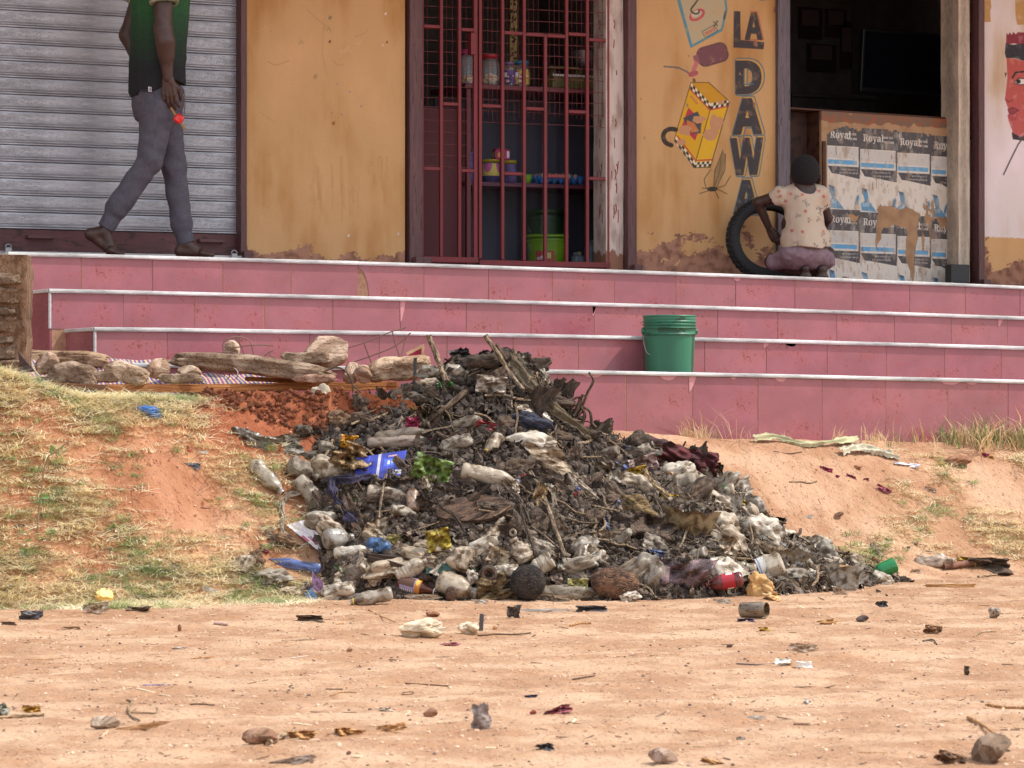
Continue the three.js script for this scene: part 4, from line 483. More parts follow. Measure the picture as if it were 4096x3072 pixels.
  const can = (label, x, w, h, c) => { const t = thing('jerrycan', label, 'jerrycan', V(P(x, 1500, zs - 0.1).x, f + 0.036, zs - 0.1)); part('body', displace(rbox(w, h, 0.09, 0.02).translate(0, h / 2, 0), (v) => { if (v.y > h * 0.8) v.x *= 0.9; }), plastic(c, 0.45, { side: THREE.FrontSide }), t); part('cap', new THREE.CylinderGeometry(0.014, 0.014, 0.02, 12).translate(w * 0.2, h + 0.01, 0), plastic([0.5, 0.4, 0.05]), t); part('handle', rbox(w * 0.5, 0.016, 0.02, 0.006).translate(-w * 0.12, h + 0.008, 0), plastic(c, 0.45), t); };
  can('low white plastic can beside the lime bucket', 1070, 0.075, 0.115, [0.36, 0.36, 0.37]); can('taller grey white can with yellow cap by the doorway edge', 1160, 0.085, 0.19, [0.3, 0.31, 0.33]);
  // cloth hanging on the back wall
  const lc = thing('leopard_cloth', 'narrow leopard print cloth hanging above the counter jars', 'cloth', V(P(708, 0, zs - 0.25).x, yT + 0.1, zs - 0.3)); part('cloth', displace(new THREE.PlaneGeometry(0.05, 0.75, 6, 20).translate(0, 0.38, 0), (v) => { v.z = 0.012 * Math.sin(v.x * 120) + 0.01 * ns(v.y * 6, 2); }), std({ map: printed(64, 512, (c) => { c.fillStyle = '#a08a5c'; c.fillRect(0, 0, 64, 512); c.fillStyle = '#201a16'; for (let i = 0; i < 90; i++) { c.beginPath(); c.ellipse(hsh(i, 3, 7) * 64, hsh(i, 9, 4) * 512, 6 + hsh(i, 1, 1) * 5, 4, i, 0, 7); c.fill(); } }), roughness: 0.9 }), lc); part('hook', new THREE.TorusGeometry(0.012, 0.003, 6, 12).translate(0, 0.76, 0), M.steel, lc);
  const bag = thing('shoulder_bag', 'dim dark purple bag resting behind the weighing scale', 'bag', V(P(940, 300, zs - 0.28).x, yT + 0.004, zs - 0.3)); part('body', clod(66, 4, 0.3).scale(0.2, 0.17, 0.1).translate(0, 0.085, 0), std({ color: [0.06, 0.02, 0.05], roughness: 0.4 }), bag); part('strap', tubePath(curvePts([V(-0.07, 0.12, 0.02), V(-0.04, 0.22, 0.02), V(0.04, 0.22, 0.02), V(0.07, 0.12, 0.02)], 12), 0.006, 6), std({ color: [0.05, 0.02, 0.04] }), bag);
}
{
  // counter in the right hand doorway, plastered with torn posters
  const zL = ZW - 0.01, TLp = onZ(...q('W5', 557, 640), zL); let zR = zL; const pr = (z) => onZ(...q('W5', 1297, 688), z); for (let i = 0; i < 40; i++) zR += (TLp.y - pr(zR).y) * -2.5 * 0.5; zR = clamp(zR, zL - 0.32, zL - 0.02);
  const TRp = pr(zR), f = floorY(TLp.x + 0.4), w = Math.hypot(TRp.x - TLp.x, zR - zL), h = TLp.y - f, rot = Math.atan2(-(zR - zL), TRp.x - TLp.x), t = thing('shop_counter', 'shop counter in the open doorway covered with torn black and blue posters', 'counter', V(TLp.x, f, zL)); t.rotation.y = rot;
  const sx = w / 740, W = 740, H = Math.round(h / sx), K = 1.5, cv = document.createElement('canvas'); cv.width = W * K; cv.height = H * K; const c = cv.getContext('2d'), base = document.createElement('canvas'); base.width = W; base.height = H; const b = base.getContext('2d');
  { const im = b.createImageData(W, H); for (let y = 0; y < H; y++) for (let x = 0; x < W; x++) { const n = fbm(x * 0.012, y * 0.012, 3, 5), m = fbm(x * 0.03, y * 0.03, 9, 4), top = sstep(y, 66, 20) + 0.9 * n + 0.5 * m, bot = sstep(y, H - 150, H - 10) + 1.6 * n + 0.5 * m; let k = mix3([172, 134, 98], [150, 114, 82], sstep(n, -0.1, 0.35)); if (top > 0.55) k = mix3([120, 92, 74], [150, 84, 52], sstep(m, -0.1, 0.3)); if (bot > 0.62 || (x < 170 && y > H - 260 && n > -0.1)) k = mix3([132, 102, 76], [156, 124, 96], sstep(m, -0.2, 0.3)); const i = (y * W + x) * 4; im.data[i] = k[0]; im.data[i + 1] = k[1]; im.data[i + 2] = k[2]; im.data[i + 3] = 255; } b.putImageData(im, 0, 0); }
  part('front_panel', new THREE.BoxGeometry(w, h, 0.02).translate(w / 2, h / 2, -0.01), std({ map: canvasTex(base), roughness: 0.75 }), t); part('top', rbox(w + 0.3, 0.012, 0.48).translate(w / 2 - 0.13, h + 0.007, -0.255), std({ color: [0.12, 0.055, 0.035], map: T.wood, roughness: 0.6 }), t); part('left_panel', rbox(0.24, h - 0.002, 0.02).translate(-0.125, h / 2, -0.14), std({ color: [0.05, 0.022, 0.018], map: T.wood, roughness: 0.7 }), t); part('side_panel', rbox(0.018, h - 0.004, 0.44).translate(0.008, h / 2, -0.242), std({ color: [0.09, 0.04, 0.03], map: T.wood, roughness: 0.7 }), t); part('edge_strip', rbox(0.026, h * 0.83, 0.012).translate(0.013, h * 0.415, 0.0075), std({ color: [0.11, 0.05, 0.035], roughness: 0.7, map: T.wood }), t);
  // the print: one sheet per cell, in window coordinates less the panel's corner
  c.scale(K, K); const bx = [30, 217, 430, 628, 733], rows = [56, 424], cut = RNG(31);
  for (const [ri, y0] of rows.entries()) for (let i = 0; i < 4; i++) {
    const x0 = bx[i], x1 = bx[i + 1], w_ = x1 - x0, y = y0 + i * 7; c.fillStyle = '#dcd2c4'; c.fillRect(x0, y, w_, 372); c.fillStyle = '#c2beb8'; c.fillRect(x0, y + 96, w_, 50); c.fillStyle = '#24242a'; c.fillRect(x0, y, w_, 92); c.fillRect(x0 + w_ - 9, y + 92, 9, 120); c.fillStyle = '#3f95cf'; c.fillRect(x0 + 4, y + 152, w_ - 22, 19); c.fillStyle = '#212128'; poly(c, [[x0 + 2, y + 180], [x0 + w_ - 3, y + 180], [x0 + w_ - 3, y + 232], [x0 + 60, y + 214], [x0 + 26, y + 212]], '#212128');
    c.fillStyle = '#d8d0c6'; c.font = 'bold 42px serif'; c.fillText('Royal', x0 + 16, y + 58); c.font = 'bold 13px sans-serif'; c.fillText('TSH 5,000', x0 + w_ - 78, y + 62); c.fillText('KING SIZE', x0 + w_ - 84, y + 42); c.font = '11px sans-serif'; c.fillText('bei ni nafuu tu 1.5', x0 + 84, y + 196); c.fillText('kwa jumla na rejareja', x0 + 70, y + 211);
    poly(c, [[x0 + 6, y + 262], [x0 + 40, y + 268], [x0 + 50, y + 320], [x0 + 96, y + 366], [x0 + 8, y + 362], [x0 + 4, y + 330], [x0 + 26, y + 320]], '#3d7fae'); poly(c, [[x0 + 8, y + 262], [x0 + 38, y + 268], [x0 + 30, y + 284]], '#24364c'); c.fillStyle = '#7ab0d0'; c.fillRect(x0 + 12, y + 326, 40, 18); c.fillStyle = '#6c99b4'; c.beginPath(); c.ellipse(x0 + w_ - 18, y + 326, 11, 28, 0.3, 0, 7); c.fill(); line(c, [[x0 + w_ - 26, y + 340], [x0 + w_ - 12, y + 310]], '#2c3640', 5);
  }
  for (let i = 0; i < 4; i++) { const x = bx[i] + 20; c.fillStyle = '#d8d0c4'; c.fillRect(bx[i], 796, bx[i + 1] - bx[i], 130); poly(c, [[x + 220, 826], [x + 262, 826], [x + 258, 930], [x + 222, 930]], '#2a2a30'); c.fillStyle = '#3f95cf'; c.fillRect(x + 40, 836, 20, 90); c.fillStyle = '#36363c'; c.fillRect(x + 96, 830, 60, 90); }
  c.globalCompositeOperation = 'destination-out'; const tear = (pts) => { c.beginPath(); const n = 60; for (let i = 0; i < n; i++) { const t_ = i / n * pts.length, a = pts[Math.floor(t_) % pts.length], e = pts[(Math.floor(t_) + 1) % pts.length], u = t_ % 1; c.lineTo(lerp(a[0], e[0], u) + (cut() - 0.5) * 14, lerp(a[1], e[1], u) + (cut() - 0.5) * 14); } c.closePath(); c.fill(); };
  tear([[320, 400], [360, 396], [420, 410], [470, 404], [560, 420], [558, 470], [540, 560], [516, 760], [480, 600], [490, 500], [420, 480], [350, 500], [306, 610], [310, 470]]); tear([[60, 736], [150, 716], [200, 770], [150, 850], [40, 850]]); tear([[240, 830], [340, 812], [430, 840], [330, 856]]); tear([[0, 20], [220, 30], [230, 80], [150, 60], [60, 80], [0, 130]]); tear([[350, 40], [420, 36], [400, 80]]); tear([[560, 44], [650, 40], [610, 84]]); tear([[130, 440], [214, 450], [186, 486]]); tear([[600, 430], [632, 440], [620, 470], [590, 460]]); tear([[660, 440], [733, 436], [733, 480], [680, 490]]); tear([[0, 900], [733, 890], [733, 960], [0, 960]]);
  for (let i = 0; i < 130; i++) { const x = cut() * W, y = cut() * H, l = 4 + cut() * cut() * 60; c.lineWidth = 1 + cut() * 3; c.beginPath(); c.moveTo(x, y); c.lineTo(x + (cut() - 0.5) * 8, y + l); c.stroke(); } for (let i = 0; i < 240; i++) { c.beginPath(); c.arc(cut() * W, 30 + Math.pow(cut(), 2) * H * 0.9, 0.6 + 3 * cut() * cut(), 0, 7); c.fill(); } for (let i = 0; i < 8; i++) { const x = 560 + cut() * 80, y = 360 + cut() * 200; tear([[x, y], [x + 10, y + 8], [x + 12, y + 90], [x + 2, y + 80]]); }
  c.globalCompositeOperation = 'source-atop'; for (let i = 0; i < 800; i++) { const x = cut() * W, y = 30 + cut() * H, k = cut(); c.fillStyle = k < 0.5 ? 'rgba(214,200,182,0.30)' : k < 0.8 ? 'rgba(160,128,98,0.22)' : 'rgba(120,84,58,0.3)'; c.beginPath(); const R = 3 + 30 * cut() * cut(); for (let j = 0; j < 12; j++) { const a = j / 12 * 6.283, q_ = R * (0.6 + 0.8 * cut()); c.lineTo(x + Math.cos(a) * q_ * 0.7, y + Math.sin(a) * q_ * 1.3); } c.fill(); } c.fillStyle = 'rgba(206,190,170,0.24)'; c.fillRect(0, 0, W, H); c.globalCompositeOperation = 'destination-out'; tear([[640, 700], [733, 690], [733, 790], [690, 810]]); tear([[470, 880], [560, 850], [640, 880], [700, 850], [733, 930], [470, 930]]); tear([[30, 350], [90, 344], [100, 372], [40, 380]]); for (let i = 0; i < 60; i++) { const x = cut() * W, y = 40 + cut() * H; tear([[x, y], [x + 5 + cut() * 22, y + 3], [x + 4 + cut() * 14, y + 8 + cut() * 34]]); }
  const pt = canvasTex(cv), pm = std({ map: pt, roughness: 0.6, alphaTest: 0.5 });
  for (const [ri, y0] of [56, 424, 797].entries()) for (let i = 0; i < 4; i++) { const xa = bx[i], xb = bx[i + 1] - 0.6, ya = y0 + 0 , yb = Math.min(ri === 0 ? 424 : ri === 1 ? 797 : 928, H - 4), g = new THREE.PlaneGeometry((xb - xa) * sx, (yb - ya) * sx, 6, 8).translate((xa + xb) / 2 * sx, h - (ya + yb) / 2 * sx, 0.0012 + 0.0004 * ((i + ri) % 2)); const p = g.attributes.position, uv = g.attributes.uv; for (let k = 0; k < uv.count; k++) { uv.setXY(k, p.getX(k) / w, p.getY(k) / h); p.setZ(k, p.getZ(k) + 0.0008 + 0.0008 * ns(p.getX(k) * 30, p.getY(k) * 30)); } part('poster', g, pm, t); }
  // television, dark box, back shelf
  const P5 = (x, y, z) => onZ(...q('W5', x, y), z), zt = ZW - 1.3, a = P5(795, 170, zt), e = P5(1265, 560, zt), tv = thing('television', 'black flat television hanging dark inside the open shop', 'television', V((a.x + e.x) / 2, (a.y + e.y) / 2, zt)); part('casing', rbox(e.x - a.x, a.y - e.y, 0.05, 0.008), std({ color: [0.012, 0.012, 0.014], roughness: 0.35 }), tv); part('screen', new THREE.PlaneGeometry(e.x - a.x - 0.04, a.y - e.y - 0.05).translate(0, 0.006, 0.0265), std({ color: [0.006, 0.007, 0.012], roughness: 0.12 }), tv); part('bracket', rbox(0.06, 0.16, 0.1).translate(0.05, -0.02, -0.07), M.dark, tv); tv.rotation.set(0.05, -0.12, -0.03);
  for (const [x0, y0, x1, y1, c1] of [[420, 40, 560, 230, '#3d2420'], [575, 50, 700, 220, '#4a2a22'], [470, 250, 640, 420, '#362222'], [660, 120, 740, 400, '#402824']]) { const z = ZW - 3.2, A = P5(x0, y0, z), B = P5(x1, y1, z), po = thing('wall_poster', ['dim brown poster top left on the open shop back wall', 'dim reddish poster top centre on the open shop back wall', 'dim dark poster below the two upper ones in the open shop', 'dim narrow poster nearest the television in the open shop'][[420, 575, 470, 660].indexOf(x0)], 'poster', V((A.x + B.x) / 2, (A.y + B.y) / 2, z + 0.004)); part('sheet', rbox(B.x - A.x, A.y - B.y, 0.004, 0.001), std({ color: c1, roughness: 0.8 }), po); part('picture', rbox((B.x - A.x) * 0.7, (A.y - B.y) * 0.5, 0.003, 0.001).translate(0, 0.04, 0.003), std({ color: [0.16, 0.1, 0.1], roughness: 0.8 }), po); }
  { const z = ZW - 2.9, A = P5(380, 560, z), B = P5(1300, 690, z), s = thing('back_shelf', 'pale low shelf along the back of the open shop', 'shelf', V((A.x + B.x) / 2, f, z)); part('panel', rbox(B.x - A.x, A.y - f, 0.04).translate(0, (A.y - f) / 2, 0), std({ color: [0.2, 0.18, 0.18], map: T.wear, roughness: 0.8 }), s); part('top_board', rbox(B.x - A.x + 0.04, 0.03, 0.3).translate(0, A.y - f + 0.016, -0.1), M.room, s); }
  { const A = P5(1297, 1525, ZW + 0.04), B = P5(1404, 1620, ZW + 0.04), k = thing('patterned_block', 'small black block with raised diamond pattern at the foot of the beige jamb', 'block', V((A.x + B.x) / 2, f - 0.02, ZW + 0.02)); part('body', rbox(B.x - A.x, A.y - f + 0.02, 0.07, 0.004).translate(0, (A.y - f + 0.02) / 2, 0), std({ color: [0.02, 0.02, 0.022], roughness: 0.5 }), k); const d = []; for (let i = -1; i < 2; i++) for (let j = 0; j < 2; j++) d.push(new THREE.TorusGeometry(0.018, 0.002, 4, 4).translate(i * 0.034, 0.025 + j * 0.036, 0.036)); part('pattern', merge(d), std({ color: [0.04, 0.04, 0.045], roughness: 0.4 }), k); }
}
// green bucket on the lowest step
{
  const [px] = q('B', 783, 0), zc = -TR + 0.165, p = onZ(px, 355, zc), y = NY[4](p.x), m = depthOf(p) * qs('B', 1) / FPX, h = 488 * m, r = 437 * m / 2, g = thing('green_bucket', 'green plastic bucket with ribbed rim standing on the lowest pink step', 'bucket', V(p.x, y - 0.011, zc)), gm = std({ color: [0.032, 0.215, 0.115], roughness: 0.42, map: T.paintwear }), ring = (f) => [[r * 0.985, h * f - 0.004], [r * 1.03, h * f - 0.003], [r * 1.035, h * f], [r * 1.03, h * f + 0.003], [r * 0.985, h * f + 0.004]];
  part('body', lathe([[0, 0.004], [r * 0.86, 0.004], [r * 0.895, 0], [r * 0.91, 0.012], [r * 0.975, h * 0.66], ...ring(0.69).slice(0), [r * 0.98, h * 0.73], ...ring(0.8), ...ring(0.855), ...ring(0.905), [r * 0.985, h * 0.94], [r * 1.0, h * 0.945], [r * 1.0, h], [r * 0.97, h], [r * 0.95, h * 0.9], [r * 0.87, 0.02], [0, 0.02]], 56), gm, g);
  part('rim', new THREE.TorusGeometry(r * 0.99, 0.0045, 8, 56).rotateX(Math.PI / 2).translate(0, h, 0), gm, g); for (const a of [-1.86, 1.28]) part('ear', new THREE.CylinderGeometry(0.016, 0.018, 0.02, 14).rotateX(Math.PI / 2).rotateY(a).translate(Math.sin(a) * r * 1.0, h * 0.745, Math.cos(a) * r * 1.0), gm, g);
  const A = -1.86, e0 = V(Math.sin(A), 0, Math.cos(A)).multiplyScalar(r * 1.06).setY(h * 0.745), e1 = V(Math.sin(1.28), 0, Math.cos(1.28)).multiplyScalar(r * 1.06).setY(h * 0.745); part('bail', tubePath(curvePts([e0, V(-0.175, h * 0.6, 0.03), V(-0.17, h * 0.38, 0.06), V(-0.155, h * 0.34, 0.07)], 16), 0.0026, 6), M.steel, g);
}
// ---------- people ----------
const bbox = (pts, pad) => { const b = new THREE.Box3(); for (const p of pts) b.expandByPoint(p); return b.expandByScalar(pad); };
const skinMat = (c) => std({ color: c, map: T.skin, roughness: 0.48, side: THREE.FrontSide });
// a hand hanging down: wrist W, knuckle line centre K, width direction A (towards the thumb), curl direction B
function handSDF(W, K, A, B, s, curl) {
  const bones = [], dir = K.clone().sub(W).normalize(), fl = [0.066, 0.076, 0.072, 0.056];
  for (let i = 0; i < 4; i++) { const o = (1.5 - i) * 0.0195 * s, k = K.clone().addScaledVector(A, o).addScaledVector(dir, (i === 3 ? -0.008 : i === 0 ? -0.003 : 0) * s); let p = k, a = curl * 0.3; bones.push([W.clone().addScaledVector(A, o * 0.55), k, 0.013 * s, 0.0105 * s]); for (const [f, r0, r1] of [[0.46, 0.0098, 0.0086], [0.3, 0.0086, 0.0078], [0.24, 0.0078, 0.0066]]) { const d = dir.clone().multiplyScalar(Math.cos(a)).addScaledVector(B, Math.sin(a)).addScaledVector(A, (1.5 - i) * 0.03), n = p.clone().addScaledVector(d, fl[i] * f * s); bones.push([p, n, r0 * s, r1 * s, i + 1]); p = n; a += curl; } }
  const t0 = W.clone().addScaledVector(A, 0.018 * s).addScaledVector(dir, 0.022 * s), t1 = t0.clone().addScaledVector(A, 0.024 * s).addScaledVector(dir, 0.03 * s).addScaledVector(B, 0.014 * s), t2 = t1.clone().addScaledVector(dir, 0.03 * s).addScaledVector(A, 0.002).addScaledVector(B, 0.012 * s), t3 = t2.clone().addScaledVector(dir, 0.022 * s).addScaledVector(A, -0.006 * s).addScaledVector(B, 0.01 * s); bones.push([t0, t1, 0.013 * s, 0.011 * s, 6], [t1, t2, 0.0105 * s, 0.0095 * s, 6], [t2, t3, 0.0095 * s, 0.0075 * s, 6]);
  return { bones, f: (x, y, z) => { let palm = 9; const fin = {}; for (const [a, b, ra, rb, id] of bones) { const v = cone(x, y, z, a, b, ra, rb); if (!id) palm = palm > 8 ? v : smin(palm, v, 0.008 * s); else fin[id] = fin[id] === undefined ? v : smin(fin[id], v, 0.003); } let d = palm; for (const k in fin) d = smin(d, fin[k], k === '6' ? 0.01 : 0.004); return d; } };
}
function footBones(ankle, heel, ball, toe, side, s) { const bs = [[ankle, heel, 0.033 * s, 0.031 * s], [ankle, ball, 0.034 * s, 0.024 * s], [heel, ball, 0.029 * s, 0.025 * s], [ball, ball.clone().addScaledVector(side, 0.022 * s), 0.023 * s, 0.02 * s], [ball, ball.clone().addScaledVector(side, -0.026 * s), 0.023 * s, 0.021 * s]]; const d = toe.clone().sub(ball); for (let i = 0; i < 5; i++) { const o = (i - 2) * 0.0155 * s, b = ball.clone().addScaledVector(side, o * 1.1); bs.push([b, b.clone().addScaledVector(d, [1, 0.98, 0.9, 0.8, 0.66][4 - i]).addScaledVector(side, o * 0.15), (i === 4 ? 0.014 : 0.0105) * s, (i === 4 ? 0.012 : 0.0085) * s]); } return bs; }
{
  // man walking along the top step
  const fz = ZK[1] - 0.36, d0 = depthOf(onZ(165, 240, fz)), J = (x, y, o = 0) => onD(...q('W1', x, y), d0 - o), u = qs('W1', 1) * d0 / FPX;
  const TOW = FV.clone().setY(0).normalize().negate(), FWD = RV.clone(), UP = V(0, 1, 0), shift = floorY(J(1000, 1500).x) - J(1000, 1545).y;
  const origin = V(J(960, 700).x, floorY(J(960, 0).x), J(960, 700).z), man = thing('person', 'barefoot man in green and black shirt and grey trousers walking past the shutter', 'person', origin);
  const loc = (g) => g.translate(-origin.x, -origin.y, -origin.z);
  const hipR = J(955, 640, 0.085), hipL = J(985, 640, -0.09), kneeR = J(905, 970, 0.1), ankR = J(645, 1372, 0.09), kneeL = J(1045, 1000, -0.08), ankL = J(1118, 1462, -0.09), shR = J(985, -190, 0.2), elR = J(985, 180, 0.235), wrR = J(1013, 470, 0.2), shL = J(905, -190, -0.2), elL = J(772, 212, -0.24), wrL = J(850, 420, -0.19), neck = J(985, -300, 0), head = J(1020, -470, 0);
  const knR = J(1022, 575, 0.195), hR = handSDF(wrR, knR, FWD.clone().multiplyScalar(0.93).addScaledVector(TOW, 0.25).normalize(), FWD.clone().multiplyScalar(0.35).addScaledVector(TOW, -0.9).normalize(), 1.12, 0.42), knL = J(905, 520, -0.16), hL = handSDF(wrL, knL, FWD.clone(), TOW.clone(), 1.1, 0.3);
  const fR = footBones(J(630, 1400, 0.09), J(548, 1412, 0.09), J(672, 1512, 0.09), J(735, 1535, 0.09), TOW.clone().multiplyScalar(-1), 1.08), fL = footBones(J(1115, 1470, -0.09), J(1090, 1515, -0.09), J(1225, 1528, -0.09), J(1285, 1540, -0.09), TOW.clone(), 1.08);
  const tor = [[J(975, -170), 0.155, 0.2], [J(968, -40), 0.155, 0.19], [J(962, 150), 0.15, 0.165], [J(950, 380), 0.145, 0.16], [J(945, 560), 0.143, 0.16], [J(958, 640), 0.122, 0.155]];
  const torso = (x, y, z, k, infl) => { let s = 0; for (; s < tor.length - 2 && y < tor[s + 1][0].y; s++); const a = tor[s], b = tor[s + 1], t = clamp((a[0].y - y) / (a[0].y - b[0].y), -0.2, 1.2), cx = lerp(a[0].x, b[0].x, t), cz = lerp(a[0].z, b[0].z, t), rx = (lerp(a[1], b[1], t)) * k + infl, rz = lerp(a[2], b[2], t) * k + infl, dx = x - cx, dz = z - cz, e = dx * FWD.x + dz * FWD.z, o = dx * TOW.x + dz * TOW.z; return Math.max((Math.hypot(e / rx, o / rz) - 1) * Math.min(rx, rz), y - tor[0][0].y - 0.05, tor[5][0].y - 0.06 - y); };
  const limbs = [[neck, head, 0.06, 0.06], [shR, elR, 0.062, 0.046], [elR, wrR, 0.05, 0.029], [shL, elL, 0.058, 0.046], [elL, wrL, 0.047, 0.029], [hipR, kneeR, 0.08, 0.052], [kneeR, ankR, 0.055, 0.034], [hipL, kneeL, 0.08, 0.052], [kneeL, ankL, 0.055, 0.034]], feet = [...fR, ...fL], fb = bbox(feet.flat().filter((p) => p.isVector3), 0.08);
  const skin = (x, y, z) => { let d = torso(x, y, z, 0.86, 0); for (const [a, b, ra, rb] of limbs) d = smin(d, cone(x, y, z, a, b, ra, rb), 0.025); d = smin(d, ell(x, y, z, head, V(0.105, 0.125, 0.09)), 0.03); if (y < fb.max.y) for (const [a, b, ra, rb] of feet) d = smin(d, cone(x, y, z, a, b, ra, rb), 0.012); return d; };
  const muscle = (x, y, z) => smin(skin(x, y, z), cone(x, y, z, J(1000, 250, 0.24), J(1005, 330, 0.22), 0.049, 0.04), 0.03);
  const P = limbs.flat().filter((p) => p.isVector3).concat(feet.flat().filter((p) => p.isVector3)), B = bbox(P, 0.2);
  const low = bbox([ankR, ankL, ...feet.flat().filter((p) => p.isVector3)], 0.06);
  const bodyGeo = [nets((x, y, z) => Math.max(muscle(x, y, z), low.max.y - 0.012 - y), V(B.min.x, low.max.y - 0.05, B.min.z), B.max, 0.0125), nets((x, y, z) => Math.max(muscle(x, y, z), y - low.max.y), low.min, V(low.max.x, low.max.y + 0.03, low.max.z), 0.006)];
  for (const h of [hR, hL]) { const b = bbox(h.bones.flat().filter((p) => p.isVector3), 0.025); bodyGeo.push(nets(h.f, b.min, b.max, 0.0034)); }
  const bg = loc(merge(bodyGeo)); part('body', bg, skinMat([0.085, 0.04, 0.03]), man);
  { const fc = []; for (const s of [-1, 1]) fc.push(new THREE.SphereGeometry(0.012, 10, 8).translate(head.x + FWD.x * 0.1 + TOW.x * s * 0.034, head.y + 0.01, head.z + FWD.z * 0.1 + TOW.z * s * 0.034), clod(3, 2, 0.1).scale(0.03, 0.06, 0.02).translate(head.x + TOW.x * s * 0.093, head.y, head.z + TOW.z * s * 0.093)); fc.push(clod(4, 2, 0.05).scale(0.035, 0.05, 0.035).translate(head.x + FWD.x * 0.112, head.y - 0.02, head.z + FWD.z * 0.112), clod(5, 2, 0.05).scale(0.03, 0.02, 0.05).translate(head.x + FWD.x * 0.1, head.y - 0.065, head.z + FWD.z * 0.1)); part('face', loc(merge(fc)), skinMat([0.07, 0.032, 0.025]), man); part('hair', loc(nets((x, y, z) => Math.max(ell(x, y, z, head, V(0.115, 0.134, 0.1)), head.y + 0.02 - y - 0.3 * ((x - head.x) * -FWD.x + (z - head.z) * -FWD.z)), V(head.x - 0.15, head.y - 0.1, head.z - 0.15), V(head.x + 0.15, head.y + 0.16, head.z + 0.15), 0.01)), std({ color: [0.012, 0.01, 0.01], roughness: 1 }), man); }
  // trousers
  const wr = (x, y, z, k) => 0.004 * ns(x * 9, y * 16, z * 9) + 0.011 * (ridge(x * 6 + y * 2, y * 7, z * 6, 2) - 0.45) * k;
  const legs = [[hipR, kneeR, 0.1, 0.066], [kneeR, J(702, 1262, 0.09), 0.067, 0.063], [hipL, kneeL, 0.096, 0.068], [kneeL, J(1096, 1362, -0.09), 0.064, 0.06]], cuffs = [[J(688, 1290, 0.09), J(640, 1375, 0.09), 0.05, 0.048], [J(1100, 1385, -0.09), J(1125, 1468, -0.09), 0.05, 0.047]];
  const trou = (x, y, z) => { let d = Math.max(torso(x, y, z, 0.98, 0.0), y - J(950, 520).y); d = smin(d, ell(x, y, z, J(950, 640, 0), V(0.128, 0.12, 0.165)), 0.05); for (const [a, b, ra, rb] of legs) { const L = a.distanceTo(b), t = clamp(((x - a.x) * (b.x - a.x) + (y - a.y) * (b.y - a.y) + (z - a.z) * (b.z - a.z)) / (L * L), 0, 1); d = smin(d, cone(x, y, z, a, b, ra, rb) - 0.0035 * Math.sin(y * 47 + 26 * (x * FWD.x + z * FWD.z) + 4 * ns(x * 8, y * 8, z * 8)) * sstep(Math.abs(t - (a === hipR || a === hipL ? 1 : 0)), 0.45, 0.05), 0.03); } d -= wr(x, y, z, 1); let c = 9; for (const [a, b, ra, rb] of cuffs) c = Math.min(c, Math.max(cone(x, y, z, a, b, ra, rb), 0)); for (const [a, b, ra, rb] of cuffs) { const n = b.clone().sub(a).normalize(), e = (x - b.x) * n.x + (y - b.y) * n.y + (z - b.z) * n.z; d = smin(d, Math.max(cone(x, y, z, a, b, ra, rb), e - 0.004), 0.006); } for (const [a, b] of cuffs) { const n = b.clone().sub(a).normalize(), e = (x - b.x) * n.x + (y - b.y) * n.y + (z - b.z) * n.z; if (Math.hypot(x - b.x, y - b.y, z - b.z) < 0.12) d = Math.max(d, e - 0.004); } return d; };
  const tb = bbox([hipR, hipL, kneeR, kneeL, ankR, ankL, J(950, 520)], 0.17); const tm = std({ color: [0.14, 0.13, 0.168], map: rep(T.heather, 2, 2), roughness: 0.95, side: THREE.FrontSide });
  part('trousers', loc(nets(trou, tb.min, tb.max, 0.0105)), tm, man);
  { const a = J(880, 545, 0.185), b = J(925, 700, 0.18); part('pocket_seam', loc(tubePath(curvePts([J(845, 545, 0.16), J(915, 548, 0.172), J(940, 600, 0.176), J(930, 690, 0.176), J(870, 690, 0.165)], 20), 0.0022, 5)), std({ color: [0.07, 0.06, 0.07] }), man); const p = J(904, 538, 0.192); part('label_patch', loc(rbox(0.026, 0.026, 0.004, 0.001).rotateY(-YAW * -1 + 0.1).translate(p.x, p.y, p.z)), std({ map: printed(64, 64, (c) => { c.fillStyle = '#d8ccd0'; c.fillRect(0, 0, 64, 64); c.strokeStyle = '#2a2430'; c.lineWidth = 7; c.beginPath(); c.arc(32, 34, 18, 0, 7); c.stroke(); c.fillStyle = '#2a2430'; c.fillRect(22, 28, 20, 8); c.fillRect(28, 28, 8, 18); }) }), man); part('drawstring', loc(tubePath(curvePts([J(1108, 540, 0.03), J(1116, 600, 0.04), J(1112, 690, 0.05)], 10), 0.003, 5)), M.dark, man); }
  // shirt, dyed green at the chest running to black at the hem
  const sl = [[shR, J(990, 22, 0.232), 0.082, 0.08], [shL, J(815, 30, -0.22), 0.08, 0.07]];
  const shirt = (x, y, z) => { let d = torso(x, y, z, 1.0, 0.008); d = smin(d, cone(x, y, z, J(975, -220, 0.12), J(975, -220, -0.12), 0.1, 0.1), 0.06); const e = (x - J(960, 0).x) * FWD.x + (z - J(960, 0).z) * FWD.z; d = Math.max(d, (J(945, 565).y + 0.06 * sstep(e, -0.02, 0.1) - 0.02 * sstep(e, 0.1, 0.16) - (e < -0.1 ? 0.02 : 0)) - y); for (const [a, b, ra, rb] of sl) { const n = b.clone().sub(a).normalize(), h = (x - b.x) * n.x + (y - b.y) * n.y + (z - b.z) * n.z; d = smin(d, Math.max(cone(x, y, z, a, b, ra, rb), h), 0.02); } return d - 0.004 * ns(x * 12, y * 5, z * 12) - 0.012 * (ridge(x * 5 + y * 2, y * 3.5, z * 5, 2) - 0.45); };
